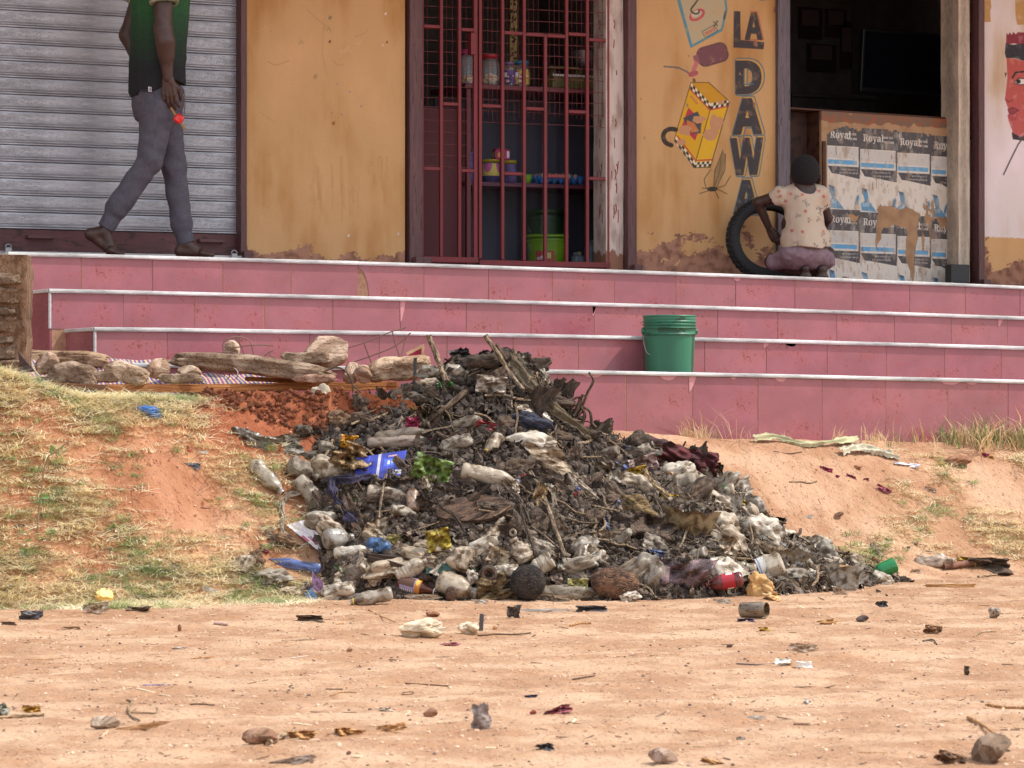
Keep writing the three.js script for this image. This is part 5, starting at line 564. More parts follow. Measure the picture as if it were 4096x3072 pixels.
  const sb = bbox([shR, shL, J(945, 590), J(780, 100), J(1150, 100)], 0.22), sg = nets(shirt, V(sb.min.x, J(0, 610).y, sb.min.z), V(sb.max.x, J(0, -330).y, sb.max.z), 0.011), cl = new Float32Array(sg.attributes.position.count * 3), y1 = J(0, 60).y, y2 = J(0, 420).y;
  for (let i = 0; i < cl.length / 3; i++) { const x = sg.attributes.position.getX(i), y = sg.attributes.position.getY(i), z = sg.attributes.position.getZ(i); const t = Math.floor(clamp((y1 - y) / (y1 - y2), 0, 1) * 9) / 9; let c = mix3([0.022, 0.115, 0.035], [0.012, 0.014, 0.018], Math.pow(t, 0.7)); for (const [a, b] of sl) { const n = b.clone().sub(a).normalize(), h = -((x - b.x) * n.x + (y - b.y) * n.y + (z - b.z) * n.z); if (Math.hypot(x - b.x, y - b.y, z - b.z) < 0.12 && h < 0.034 && cone(x, y, z, a, b, sl[0][2], sl[0][2]) > -0.02 && torso(x, y, z, 1.0, 0.008) > 0.016) c = h < 0.007 ? [0.5, 0.5, 0.4] : h < 0.014 ? [0.03, 0.17, 0.045] : h < 0.026 ? [0.5, 0.45, 0.05] : [0.4, 0.4, 0.2]; } cl.set(c, i * 3); }
  sg.setAttribute('color', new THREE.BufferAttribute(cl, 3)); part('shirt', loc(sg), std({ vertexColors: true, roughness: 0.9, map: rep(T.cloth, 6, 6), side: THREE.FrontSide }), man);
  const a = J(1030, 650, 0.2), b = J(1116, 780, 0.2), o = J(1079, 716, 0.2), lo = thing('red_treat', 'red ice treat on a thin wooden stick held in the walking man\'s hand', 'treat', o); part('stick', boxAB(a, b, 0.009, 0.006).translate(-o.x, -o.y, -o.z), std({ color: [0.35, 0.2, 0.05], roughness: 0.7 }), lo); part('ice', clod(21, 5, 0.35).scale(0.052, 0.054, 0.044), phys({ color: [0.85, 0.025, 0.02], roughness: 0.22, transmission: 0.25, thickness: 0, clearcoat: 0.5 }), lo);
}
{
  // child crouching at the doorway with an arm over a tyre
  const kz = ZW + 0.44, d0 = depthOf(onZ(748, 270, kz)), J = (x, y, o = 0) => onD(...q('W5', x, y), d0 - o), TOW = FV.clone().setY(0).normalize().negate(), FWD = RV.clone(), f = floorY(J(460, 1600).x);
  const origin = V(J(460, 0).x, f, J(460, 1500).z), kid = thing('person', 'small child crouching with back turned in cream flowered shirt, one arm over the tyre', 'person', origin), loc = (g) => g.translate(-origin.x, -origin.y, -origin.z);
  const head = J(462, 988, 0.0), neck = J(462, 1095, -0.01), shL = J(318, 1128, -0.01), shR = J(545, 1120, -0.03), elL = J(192, 1168, -0.07), wrL = J(252, 1310, -0.13), elR = J(590, 1260, -0.14), wrR = J(560, 1330, -0.26), hip = J(440, 1490, 0.0), knL = J(275, 1510, -0.1), knR = J(590, 1470, -0.16), anL = J(440, 1570, -0.03), anR = J(560, 1560, -0.05);
  const hL = handSDF(wrL, J(280, 1368, -0.13), FWD.clone().multiplyScalar(0.8).addScaledVector(TOW, 0.5).normalize(), FWD.clone().multiplyScalar(0.5).addScaledVector(TOW, -0.7).normalize(), 0.78, 0.4), hR = handSDF(wrR, J(545, 1380, -0.3), FWD.clone().negate(), TOW.clone().negate(), 0.75, 0.4);
  const toe = J(466, 1600, 0.055), toeR = J(562, 1606, 0.03), feet = [...footBones(J(458, 1540, 0.0), J(464, 1548, 0.055), J(466, 1592, 0.05), J(466, 1612, 0.02), FWD, 0.75), ...footBones(J(556, 1545, -0.02), J(560, 1552, 0.03), J(562, 1596, 0.03), J(562, 1614, 0), FWD, 0.75)];
  const limbs = [[neck, head, 0.042, 0.045], [shL, elL, 0.038, 0.031], [elL, wrL, 0.032, 0.022], [shR, elR, 0.038, 0.031], [elR, wrR, 0.032, 0.022], [hip, knL, 0.07, 0.048], [J(490, 1490, 0), knR, 0.07, 0.048], [knL, anL, 0.046, 0.03], [knR, anR, 0.046, 0.03], ...feet], tors = [[J(440, 1150, -0.03), J(450, 1420, -0.01), 0.095, 0.1], [shL, shR, 0.045, 0.045], [J(400, 1300, -0.02), J(500, 1300, -0.03), 0.085, 0.085]];
  const skin = (x, y, z) => { let d = ell(x, y, z, head, V(0.082, 0.096, 0.088)); for (const [a, b, ra, rb] of limbs) d = smin(d, cone(x, y, z, a, b, ra, rb), 0.014); for (const [a, b, ra, rb] of tors) d = smin(d, cone(x, y, z, a, b, ra * 0.92, rb * 0.92), 0.04); return d; };
  const B = bbox([head, ...limbs.flat().filter((p) => p.isVector3)], 0.12), parts_ = [nets(skin, B.min, B.max, 0.0095)]; for (const h of [hL, hR]) { const b = bbox(h.bones.flat().filter((p) => p.isVector3), 0.02); parts_.push(nets(h.f, b.min, b.max, 0.003)); }
  const e1 = J(545, 1030, -0.005), e2 = J(384, 1020, -0.02); for (const e of [e1, e2]) parts_.push(clod(8, 3, 0.2).scale(0.02, 0.052, 0.034).translate(e.x, e.y, e.z)); const fd = FV.clone().setY(0).normalize(); parts_.push(clod(4, 2, 0.05).scale(0.03, 0.036, 0.03).translate(head.x + fd.x * 0.095, head.y - 0.02, head.z + fd.z * 0.095));
  part('body', loc(merge(parts_)), skinMat([0.07, 0.035, 0.028]), kid);
  part('hair', loc(nets((x, y, z) => Math.max(ell(x, y, z, head, V(0.086, 0.1, 0.092)) - 0.002 * ns(x * 90, y * 90, z * 90), J(0, 1078).y - y, 0.2 * 0 + (x - head.x) * fd.x + (z - head.z) * fd.z - 0.06), V(head.x - 0.13, head.y - 0.12, head.z - 0.13), V(head.x + 0.13, head.y + 0.13, head.z + 0.13), 0.008)), std({ color: [0.01, 0.009, 0.009], roughness: 1 }), kid);
  const slv = [[shL, J(282, 1150, -0.03), 0.056, 0.052], [shR, J(572, 1190, -0.08), 0.054, 0.05]];
  const shirt = (x, y, z) => { let d = cone(x, y, z, J(445, 1160, -0.03), J(468, 1440, 0.01), 0.115, 0.125); d = smin(d, cone(x, y, z, J(335, 1135, -0.015), J(538, 1125, -0.03), 0.055, 0.052), 0.05); d = smin(d, cone(x, y, z, J(400, 1390, -0.01), J(540, 1390, -0.02), 0.085, 0.08), 0.04); for (const [a, b, ra, rb] of slv) { const n = b.clone().sub(a).normalize(), h = (x - b.x) * n.x + (y - b.y) * n.y + (z - b.z) * n.z; d = smin(d, Math.max(cone(x, y, z, a, b, ra, rb), h), 0.015); } d = Math.max(d, J(0, 1432).y - 0.006 * Math.sin(x * 30) - y); d -= 0.006 * ns(x * 11 + y * 3, y * 7, z * 11) + 0.013 * (ridge(x * 7 - y * 5, y * 5, z * 7, 2) - 0.45); return Math.max(d, -ell(x, y, z, J(470, 1075, 0.03), V(0.06, 0.05, 0.1))); };
  const sg = nets(shirt, V(B.min.x, J(0, 1470).y, B.min.z), V(B.max.x, J(0, 1050).y, B.max.z), 0.0085); { const u = sg.attributes.uv, p = sg.attributes.position; for (let i = 0; i < u.count; i++) u.setXY(i, ((p.getX(i) - origin.x) * CS + (p.getZ(i) - origin.z) * SN) * 2.2 + 0.5, (p.getY(i) - f) * 2.2); }
  const ft = printed(512, 512, (c) => { c.fillStyle = '#bfab96'; c.fillRect(0, 0, 512, 512); const r = RNG(61); for (let i = 0; i < 70; i++) { const x = r() * 512, y = r() * 512, k = r(), a = r() * 6; c.save(); c.translate(x, y); c.rotate(a); if (k < 0.35) { c.fillStyle = ['#bb7668', '#bf9488', '#ad6a5c'][i % 3]; for (let j = 0; j < 5; j++) { c.beginPath(); c.ellipse(7 * Math.cos(j * 1.26), 7 * Math.sin(j * 1.26), 7, 4, j * 1.26, 0, 7); c.fill(); } } else { c.strokeStyle = '#6d6660'; c.lineWidth = 2.4; c.beginPath(); c.moveTo(-18, 0); c.quadraticCurveTo(0, -8, 20, 2); c.stroke(); for (let j = 0; j < 3; j++) { c.fillStyle = j === 1 ? '#857b73' : '#6b635d'; c.beginPath(); c.ellipse(-8 + j * 11, j % 2 ? 7 : -8, 8, 3.4, j, 0, 7); k > 0.7 ? c.stroke() : c.fill(); } } c.restore(); } }); ft.wrapS = ft.wrapT = THREE.RepeatWrapping;
  part('shirt', loc(sg), std({ map: ft, roughness: 0.92, side: THREE.FrontSide }), kid);
  const shorts = (x, y, z) => { let d = ell(x, y, z, J(452, 1470, -0.005), V(0.15, 0.085, 0.12)); for (const [a, b, ra, rb] of [[J(410, 1480, 0), J(285, 1512, -0.06), 0.078, 0.05], [J(500, 1480, 0), J(588, 1500, -0.1), 0.076, 0.055]]) d = smin(d, cone(x, y, z, a, b, ra, rb), 0.03); return d - 0.006 * ns(x * 13 + y * 8, y * 22, z * 13) - 0.003 * ns(x * 30, y * 30, z * 30); };
  part('shorts', loc(nets(shorts, V(B.min.x, J(0, 1620).y, B.min.z), V(B.max.x, J(0, 1390).y, B.max.z), 0.009)), std({ color: [0.33, 0.215, 0.25], map: rep(T.cloth, 3, 3), roughness: 0.95, side: THREE.FrontSide }), kid);
  // tyre standing against the wall
  const tc = J(360, 1418, -0.15), R = 0.222, rot = Math.atan2(-SN, CS) * -1, ty = thing('motorcycle_tyre', 'black motorcycle tyre leaning on the wall under the child\'s arm', 'tyre', V(tc.x, f + 0.262, ZW + 0.2)); ty.rotation.set(-0.16, -0.35, 0);
  const rub = std({ color: [0.022, 0.021, 0.022], roughness: 0.75, map: T.wear }); part('carcass', new THREE.LatheGeometry([[0.185, -0.03], [0.19, -0.042], [0.215, -0.05], [0.24, -0.044], [0.254, -0.026], [0.258, 0], [0.254, 0.026], [0.24, 0.044], [0.215, 0.05], [0.19, 0.042], [0.185, 0.03], [0.189, 0.026], [0.215, 0.042], [0.25, 0], [0.215, -0.042], [0.189, -0.026], [0.185, -0.03]].map(([a, b]) => new THREE.Vector2(a, b)), 64).rotateX(Math.PI / 2), rub, ty);
  const tr = []; for (let i = 0; i < 44; i++) for (const [k, zz, rr, sk] of [[0, 0, 0.259, 0], [1, 0.026, 0.253, 0.5], [-1, -0.026, 0.253, -0.5], [2, 0.043, 0.24, 0.9], [-2, -0.043, 0.24, -0.9]]) tr.push(rbox(0.02, 0.012, 0.017, 0.002).rotateX(-sk).translate(0, rr, zz).rotateZ((i + (k % 2 ? 0.5 : 0)) / 44 * Math.PI * 2)); part('tread', merge(tr), rub, ty); part('bead', merge([-1, 1].map((s) => new THREE.TorusGeometry(0.188, 0.005, 6, 48).translate(0, 0, s * 0.03))), rub, ty);
}
// ---------- builders for rubbish and rubble ----------
const TOW = FV.clone().setY(0).normalize().negate(), QF = new THREE.Quaternion().setFromRotationMatrix(new THREE.Matrix4().makeBasis(RV.clone(), V(0, 1, 0), TOW.clone()));
const mats = {}, mud = (c, rough = 0.5, extra = {}) => { const k = JSON.stringify([c, rough, extra]); return mats[k] ??= phys({ color: c, map: T.mud, roughness: rough, ...extra }); };
const C = { beige: [0.56, 0.48, 0.39], grey: [0.42, 0.39, 0.35], white: [0.76, 0.72, 0.66], dark: [0.17, 0.14, 0.115], black: [0.035, 0.033, 0.033], brown: [0.30, 0.21, 0.145], tan: [0.56, 0.42, 0.25], purple: [0.20, 0.13, 0.26], violet: [0.27, 0.22, 0.30], blue: [0.06, 0.11, 0.44], sky: [0.09, 0.22, 0.55], yellow: [0.72, 0.46, 0.03], orange: [0.78, 0.42, 0.12], green: [0.16, 0.36, 0.07], maroon: [0.16, 0.035, 0.05], red: [0.40, 0.03, 0.035], pink: [0.62, 0.2, 0.26], teal: [0.03, 0.12, 0.09], magenta: [0.5, 0.04, 0.16], olive: [0.3, 0.27, 0.06], film: [0.85, 0.8, 0.74], navy: [0.04, 0.05, 0.2], cloth: [0.36, 0.23, 0.12], silver: [0.5, 0.5, 0.49] };
const soft = (c, o = {}) => mats['s' + c + JSON.stringify(o)] ??= std({ color: C[c] || c, map: rep(T.muck, 0.8, 0.8), roughness: 0.95, bumpMap: T.muckb, bumpScale: 0.006, ...o });
for (const k of ['dark', 'brown', 'maroon', 'violet', 'cloth']) C[k + 'L'] = C[k].map((v) => Math.min(1, v * 3.6));
const film = phys({ color: [0.9, 0.82, 0.74], map: T.mud, roughness: 0.5, transmission: 0.55, thickness: 0 }), amberFilm = std({ color: [0.92, 0.72, 0.48], map: T.wear, roughness: 0.6 });
const bagG = Array.from({ length: 9 }, (_, i) => { const F = folds(i + 5, 10, 1.3, 4), G = folds(i + 70, 8, 4, 9), k = i * 7.3; return posUV(crease(displace(mergeVertices(new THREE.IcosahedronGeometry(0.5, 19).deleteAttribute('normal').deleteAttribute('uv')), (v) => { const b = fbm(v.x * 2 + k, v.y * 2, v.z * 2, 2); v.multiplyScalar(0.95 + 1.05 * F(v.x, v.y, v.z) + 0.28 * G(v.x, v.y, v.z) + 0.75 * b); }), 0.5), 0.7, 0.7, 0.7); });
const RF = [0, 1, 2, 3].map((i) => folds(i + 140, 12, 1.5, 6));
const ragG = Array.from({ length: 4 }, (_, i) => displace(mergeVertices(new THREE.IcosahedronGeometry(0.5, 18).deleteAttribute('normal')), (v) => { const k = i * 9.1 + 3, w = fbm(v.x * 1.5 + k, v.y * 1.5, v.z * 1.5, 2), f = Math.abs(Math.sin((v.y * 9 + v.x * (3 + i) + 5 * w) * 1.3)), b = fbm(v.x * 2 + k, v.y * 2, v.z * 2, 3); const rg = RF[i](v.x, v.y, v.z); v.multiplyScalar(0.95 + 0.07 * f + 0.75 * b + 0.8 * rg + 0.03 * ns(v.x * 30, v.y * 30, v.z * 30)); })).map((g) => posUV(g, 0.9, 0.6, 0.9));
const sheetG = Array.from({ length: 7 }, (_, i) => crumple(i * 5 + 2, 24, 0.2 + 0.05 * (i % 4)));
const clothG = Array.from({ length: 4 }, (_, i) => crumple(i * 7 + 31, 26, 0.42, 1, true));
const packG = Array.from({ length: 4 }, (_, i) => crumple(i * 5 + 203, 20, 0.16, 1, false, true));
const flatG = Array.from({ length: 3 }, (_, i) => crumple(i * 5 + 61, 12, 0.06));
const rockG = Array.from({ length: 6 }, (_, i) => flat(displace(mergeVertices(new THREE.IcosahedronGeometry(0.5, 7).deleteAttribute('normal')), (v) => { const r = RNG(i * 13 + 5), P = Array.from({ length: 11 }, () => V(r() - 0.5, r() - 0.5, r() - 0.5).normalize()), D = P.map(() => 0.3 + r() * 0.16); for (let k = 0; k < 11; k++) { const d = v.dot(P[k]); if (d > D[k]) v.addScaledVector(P[k], D[k] - d); } v.multiplyScalar(1 + 0.09 * fbm(v.x * 7 + i, v.y * 7, v.z * 7, 3)); })));
const slabG = Array.from({ length: 3 }, (_, i) => { const F = folds(i + 31, 10, 0.8, 3); return flat(displace(softBox(16, 6), (v) => { v.multiplyScalar(1 + 0.22 * fbm(v.x * 4 + i * 7, v.y * 3, v.z * 4, 4) + 0.5 * F(v.x, v.y, v.z)); v.y *= 1 - 0.5 * Math.pow(Math.abs(v.x) * 1.9, 3) * (0.5 + 0.5 * ns(v.x * 3, i)); v.y += 0.12 * ns(v.x * 3 + i, 2, 2); })); });
const ballG = displace(new THREE.IcosahedronGeometry(0.5, 22), (v) => { v.multiplyScalar(1 + 0.05 * fbm(v.x * 4, v.y * 4, v.z * 4, 3) + 0.035 * ns(v.x * 10, v.y * 46, v.z * 10) + 0.02 * ns(v.x * 50, v.y * 60, v.z * 50)); });
// where a thing seen at (x, y) of a window stands; road things give their lowest pixel
function spot(zn, x, y) { const [px, py] = q(zn, x, y); let p = hit(px, py), k = 0; for (; !p && k < 90; k += 1.5) { const b = hit(px, py + k); if (b) p = onD(px, py, depthOf(b)); } if (!p) throw new Error('no ground at ' + zn + ' ' + x + ' ' + y); return { p, m: depthOf(p) / FPX * qs(zn, 1), onHeap: heapXZ(p.x, p.z) > ground(p.x, p.z) - 0.01, n: normalAt(p.x, p.z) }; }
const onRoad = (zn, x, y) => { const s = spot(zn, x, y); return !s.onHeap; };
function lump(kind, geoL, zn, x, y, w, h, rot, mat, name, cat, label, o = {}) {
  const c0 = spot(zn, x, y), flatOn = o.road ?? !c0.onHeap, s = flatOn ? spot(zn, x, y + h * 0.42) : c0, m = s.m, mesh = solo(name, label, cat, geoL, mat, o.group), W = w * m, H = h * m, dz = o.deep ?? (flatOn ? Math.min(W * 0.7, 0.22) : Math.min(W, H) * 0.75);
  mesh.scale.set(W * 1.06, H * 1.06, dz); if (o.uvw) mesh.geometry = posUV(geoL.clone(), W * 4, H * 4, dz * 4); mesh.quaternion.copy(QF).multiply(new THREE.Quaternion().setFromEuler(new THREE.Euler(o.pitch ?? 0, o.yaw ?? 0, -rot)));
  if (flatOn) mesh.position.copy(s.p).add(V(0, H * 0.42, 0)).addScaledVector(TOW, -dz * 0.12); else mesh.position.copy(s.p).addScaledVector(TOW, dz * (o.out ?? 0.34)); taken.push([mesh.position, Math.min(W, H) * 0.45 + Math.abs(W - H) * 0.12]);
  return mesh;
}
let vi = 0;
const bag = (zn, x, y, w, h, rot, c, label, o = {}) => lump(0, bagG[o.v ?? vi++ % 9], zn, x, y, w, h, rot, o.mat ?? mud(C[c] || c, o.r ?? 0.5), o.name ?? 'plastic_bag', o.cat ?? 'plastic bag', label, o);
const rag = (zn, x, y, w, h, rot, c, label, o = {}) => lump(0, (o.road || o.drape ? clothG : ragG)[o.v ?? vi++ % 4], zn, x, y, w, h, rot, o.mat ?? soft(c + 'L'), o.name ?? 'rag', o.cat ?? 'cloth', label, o);
const sheet = (zn, x, y, w, h, rot, c, label, o = {}) => lump(0, o.flat ? flatG[vi++ % 3] : /packet|wrapper/.test(o.name) ? packG[vi++ % 4] : sheetG[o.v ?? vi++ % 7], zn, x, y, w, h, rot, o.mat ?? mud(C[c] || c, o.r ?? 0.5), o.name ?? 'plastic_sheet', o.cat ?? 'plastic scrap', label, { deep: o.deep ?? Math.min(w, h) * 0.0018, ...o });
const rockM = {}, rk = (c) => rockM[c] ??= std({ color: c, map: T.rock, bumpMap: T.rockb, bumpScale: 0.012, roughness: 0.95 });
const rock = (zn, x, y, w, h, rot, c, label, o = {}) => lump(0, rockG[o.v ?? vi++ % 6], zn, x, y, w, h, rot, rk(c), o.name ?? 'stone', o.cat ?? 'stone', label, { uvw: 1, ...o });
// bottles: profile per kind, length 1 along y from base to mouth, radius 1 = half the width
const BT = {
  soda: [[0, 0.02], [0.7, 0], [0.94, 0.03], [1, 0.08], [0.97, 0.2], [0.86, 0.32], [0.9, 0.42], [1, 0.55], [0.96, 0.66], [0.72, 0.8], [0.42, 0.89], [0.36, 0.92], [0.42, 0.925], [0.42, 0.935], [0.34, 0.94], [0.34, 1], [0.3, 1]],
  water: [[0, 0.02], [0.8, 0], [1, 0.04], [1, 0.1], ...[0, 1, 2, 3, 4].flatMap((i) => [[0.94, 0.13 + i * 0.1], [1, 0.16 + i * 0.1], [1, 0.2 + i * 0.1]]), [0.98, 0.66], [0.8, 0.78], [0.45, 0.88], [0.38, 0.9], [0.44, 0.91], [0.36, 0.92], [0.36, 1], [0.3, 1]],
  fat: [[0, 0.02], [0.7, 0], [0.97, 0.06], [1, 0.2], [1, 0.42], [0.9, 0.58], [0.6, 0.74], [0.36, 0.83], [0.36, 0.86], [0.42, 0.865], [0.42, 1], [0.34, 1]],
  glass: [[0, 0.04], [0.85, 0], [1, 0.03], [1, 0.5], [0.92, 0.58], [0.55, 0.72], [0.38, 0.82], [0.34, 0.93], [0.42, 0.935], [0.42, 0.965], [0.35, 0.97], [0.35, 1], [0.26, 1]],
};
function bottle(zn, x0, y0, x1, y1, w, type, mat, label, o = {}) {
  const s = spot(zn, (x0 + x1) / 2, (y0 + y1) / 2 + (o.road ? w * 0.4 : 0)), m = s.m, len = Math.hypot(x1 - x0, y1 - y0) * m, tilt = o.tilt ?? 0, L = len / Math.cos(tilt), r = w * m / 2, c = s.p.clone().addScaledVector(TOW, o.road ? -r * 0.3 : r * 0.75); if (o.road) c.y += r * 0.72 + Math.max(0, Math.abs(y1 - y0) * m * 0.45 - r * 0.3); c.addScaledVector(TOW, o.fwd ?? 0);
  taken.push([c, r * 0.9 + L * 0.12]); for (const f of [-0.3, 0.3]) taken.push([c.clone().addScaledVector(RV, f * (x1 - x0) * m).add(V(0, f * (y0 - y1) * m, 0)), r * 1.1]); const t = thing('bottle', label, 'bottle', c, o.group), dir = V(x1 - x0, y0 - y1, Math.hypot(x1 - x0, y1 - y0) * Math.tan(tilt)).normalize(); t.quaternion.copy(QF).multiply(new THREE.Quaternion().setFromUnitVectors(V(0, 1, 0), dir));
  const prof = BT[type], sd = vi++, dent = o.dent ?? 0.12, pts = prof.map(([a, b]) => new THREE.Vector2(Math.max(a * r, 1e-4), b * L - L / 2)), sp = []; for (let i = 0; i < pts.length; i++) { sp.push(pts[i]); if (i < pts.length - 1 && pts[i].distanceTo(pts[i + 1]) > L * 0.07) { sp.push(pts[i].clone().lerp(pts[i + 1], 0.34), pts[i].clone().lerp(pts[i + 1], 0.67)); } }
  const g = displace(new THREE.LatheGeometry(sp, 30), (v) => { const a = Math.atan2(v.z, v.x), y = v.y / L, mid = sstep(Math.abs(y), 0.46, 0.25); let k = 1 + mid * dent * (1.6 * ns(Math.cos(a) * 1.3 + sd, y * 5, Math.sin(a) * 1.3) + 1.2 * (ridge(Math.cos(a) * 2 + sd, y * 8, Math.sin(a) * 2, 2) - 0.5)); if (type === 'soda' && y < -0.42) k *= 1 - 0.09 * Math.abs(Math.sin(a * 2.5)) * 1.5; v.x *= k; v.z *= k * (o.squash ?? 1); });
  part('body', g, mat, t);
  if (o.cap) part('cap', lathe([[0, L / 2 + 0.002], [r * 0.42, L / 2 + 0.002], [r * 0.45, L / 2 - 0.003], [r * 0.45, L / 2 - 0.02], [r * 0.36, L / 2 - 0.02]], 18), mud(C[o.cap], 0.5), t);
  if (o.ring) part('neck_ring', new THREE.TorusGeometry(r * 0.42, 0.0022, 6, 20).rotateX(Math.PI / 2).translate(0, L * 0.43, 0), std({ color: C[o.ring], roughness: 0.5 }), t);
  if (o.label) { const lg = lathe([[r * 1.02, L * (o.lab?.[0] ?? -0.28)], [r * 1.02, L * (o.lab?.[1] ?? 0.06)]], 26); part('label', lg, o.label, t); }
  return t;
}
function ribbon(zn, pts, w, mat, name, cat, label, o = {}) {       // a strip of cloth or plastic lying over the surface
  const P = pts.map(([x, y, l]) => { const s = spot(zn, x, y); return s.p.clone().addScaledVector(TOW, 0.012 + (l || 0)).add(V(0, 0.006 + (l || 0) * 0.5, 0)); }), m = spot(zn, pts[0][0], pts[0][1]).m, cv = curvePts(P, 48), hw = w * m / 2, nseg = 9, pos = [], uv = [], idx = [], sd = vi++;
  for (let i = 0; i < cv.length; i++) { const t = cv[Math.min(i + 1, cv.length - 1)].clone().sub(cv[Math.max(i - 1, 0)]).normalize(), side = t.clone().cross(TOW.clone().add(V(0, 0.8, 0)).normalize()).normalize(), up = side.clone().cross(t), ww = hw * (0.8 + 0.35 * ns(i * 0.17, sd) + (o.rag ? 0.5 * ns(i * 0.5, sd + 4) : 0)); for (let j = 0; j <= nseg; j++) { const f = j / nseg * 2 - 1, p = cv[i].clone().addScaledVector(side, f * ww).addScaledVector(up, hw * 0.7 * (0.6 * Math.cos(f * 1.6) + 0.35 * Math.sin(f * 6 + i * 0.2) + 0.5 * ns(f * 2, i * 0.2, sd))); pos.push(p.x, p.y, p.z); uv.push(j / nseg * 2 * hw * 8, i / 48 * 3); } }
  for (let i = 0; i < cv.length - 1; i++) for (let j = 0; j < nseg; j++) { const a = i * (nseg + 1) + j, b = a + nseg + 1; idx.push(a, b, a + 1, b, b + 1, a + 1); }
  const g = new THREE.BufferGeometry(); g.setAttribute('position', new THREE.Float32BufferAttribute(pos, 3)); g.setAttribute('uv', new THREE.Float32BufferAttribute(uv, 2)); g.setIndex(idx); g.computeVertexNormals(); return solo(name, label, cat, g, mat);
}
const barkM = std({ color: [0.62, 0.56, 0.48], map: T.bark, roughness: 0.95, bumpMap: T.bark, bumpScale: 0.004 }), darkBark = std({ color: [0.25, 0.2, 0.165], map: T.bark, roughness: 0.95 }), paleBark = std({ color: [0.75, 0.62, 0.46], map: T.bark, roughness: 0.9 }), reedM = std({ color: [0.66, 0.52, 0.34], map: T.wood, roughness: 0.9 });
function stickG(zn, pts, w, o = {}) {
  const P = pts.map(([x, y, l]) => { const [px, py] = q(zn, x, y); if (o.depth) return onD(px, py, o.depth + (l || 0)); const s = spot(zn, x, y); return s.p.clone().add(V(0, w * s.m * 0.5, 0)).addScaledVector(TOW, (l || 0)); }), m = qs(zn, 1) * depthOf(P[0]) / FPX, cv = curvePts(P, Math.max(10, pts.length * 5)), r = w * m / 2, sd = vi++; cv.forEach((p, i) => { p.x += r * 0.35 * ns(i * 0.6, sd); p.y += r * 0.35 * ns(i * 0.6, sd + 9); });
  return tubePath(cv, cv.map((_, i) => r * (lerp(1, o.taper ?? 0.8, i / (cv.length - 1)) + 0.1 * ns(i * 0.8, sd + 3))), 9);
}
const stick = (zn, pts, w, mat, label, o = {}) => solo(o.name ?? 'stick', label, o.cat ?? 'stick', o.extra ? merge([stickG(zn, pts, w, o), ...o.extra.map((e) => stickG(zn, e[0], e[1], o))]) : stickG(zn, pts, w, o), mat);
const clearB = phys({ color: [0.74, 0.68, 0.6], map: T.mud, roughness: 0.32, transmission: 0.3, thickness: 0 }), greyB = mud([0.42, 0.38, 0.33], 0.5), dirtyB = mud([0.6, 0.53, 0.45], 0.42), darkB = mud([0.27, 0.225, 0.185], 0.6), blueB = mud([0.13, 0.21, 0.6], 0.4);

// ---------- bottles of the heap ----------
bottle('H1', 245, 335, 520, 600, 150, 'soda', clearB, 'dusty clear bottle lying apart on the bank left of the heap', { ring: 'violet', tilt: 0.35 });
bottle('H1', 640, 470, 920, 800, 165, 'soda', greyB, 'grey muddy bottle pointing down the left side of the heap', { dent: 0.2 });
bottle('H1', 560, 350, 830, 470, 200, 'fat', darkB, 'large crushed muddy bottle above the grey bottle at the heap\'s left', { dent: 0.25 });
bottle('H1', 1260, 165, 1850, 130, 115, 'soda', mud([0.4, 0.33, 0.3], 0.5), 'curved muddy bottle with red cap high on the left of the heap', { cap: 'red' });
bottle('H1', 1330, 120, 1850, 55, 125, 'soda', darkB, 'dark mud-caked bottle lying behind the red capped bottle');
bottle('H1', 1262, 585, 1625, 635, 125, 'water', dirtyB, 'dirty pale bottle lying beside the blue rag', { dent: 0.16 });
bottle('H1', 1665, 760, 1660, 545, 125, 'soda', mud([0.42, 0.3, 0.24], 0.4), 'brownish bottle with its star-shaped base towards the viewer', { tilt: -0.7, cap: 'dark' });
bottle('H1', 890, 1000, 1130, 1000, 185, 'fat', mud([0.5, 0.5, 0.52], 0.35), 'wide bluish clear bottle with its base facing left', { tilt: -0.5 });
bottle('H1', 965, 1135, 1310, 1105, 110, 'soda', mud([0.75, 0.72, 0.68], 0.4), 'whitish bottle lying below the lettered packet', { dent: 0.2 });
bottle('H1', 850, 1290, 350, 1212, 95, 'soda', blueB, 'blue crushed bottle lying on the grass before the heap', { dent: 0.22, squash: 0.7, road: true });
bottle('H1', 1480, 1500, 1110, 1585, 130, 'soda', clearB, 'clear bottle with yellow neck ring at the front left of the heap', { ring: 'yellow', dent: 0.18, road: true });
bottle('H1', 1520, 1340, 1790, 1195, 150, 'water', mud([0.62, 0.55, 0.48], 0.45), 'grey white bottle slanting above the brown labelled bottle', { dent: 0.08 });
bottle('H2', -10, 1405, 330, 1490, 135, 'glass', phys({ color: [0.09, 0.022, 0.01], roughness: 0.12 }), 'brown glass bottle with orange and violet label at the heap front', { label: std({ map: printed(256, 128, (c) => { c.fillStyle = '#8f86a6'; c.fillRect(0, 0, 256, 128); c.fillStyle = '#b8742c'; c.fillRect(0, 0, 256, 34); c.fillStyle = '#5a3a26'; for (const o of [0, 128]) { c.fillRect(o + 60, 40, 60, 88); c.fillStyle = '#e0d8d8'; for (let i = 0; i < 6; i++) c.fillRect(o + 8, 46 + i * 13, 40 - (i % 3) * 8, 5); c.fillStyle = '#d8b048'; c.beginPath(); c.ellipse(o + 84, 20, 22, 11, 0, 0, 7); c.fill(); c.fillStyle = '#5a3a26'; } }), roughness: 0.5 }), lab: [-0.42, 0.1], dent: 0, ring: 'white', road: true, tilt: 0.3 });
bottle('H2', 545, 400, 1060, 515, 155, 'water', dirtyB, 'clear mud-streaked bottle with blue cap in the middle of the heap', { cap: 'blue', dent: 0.1 });
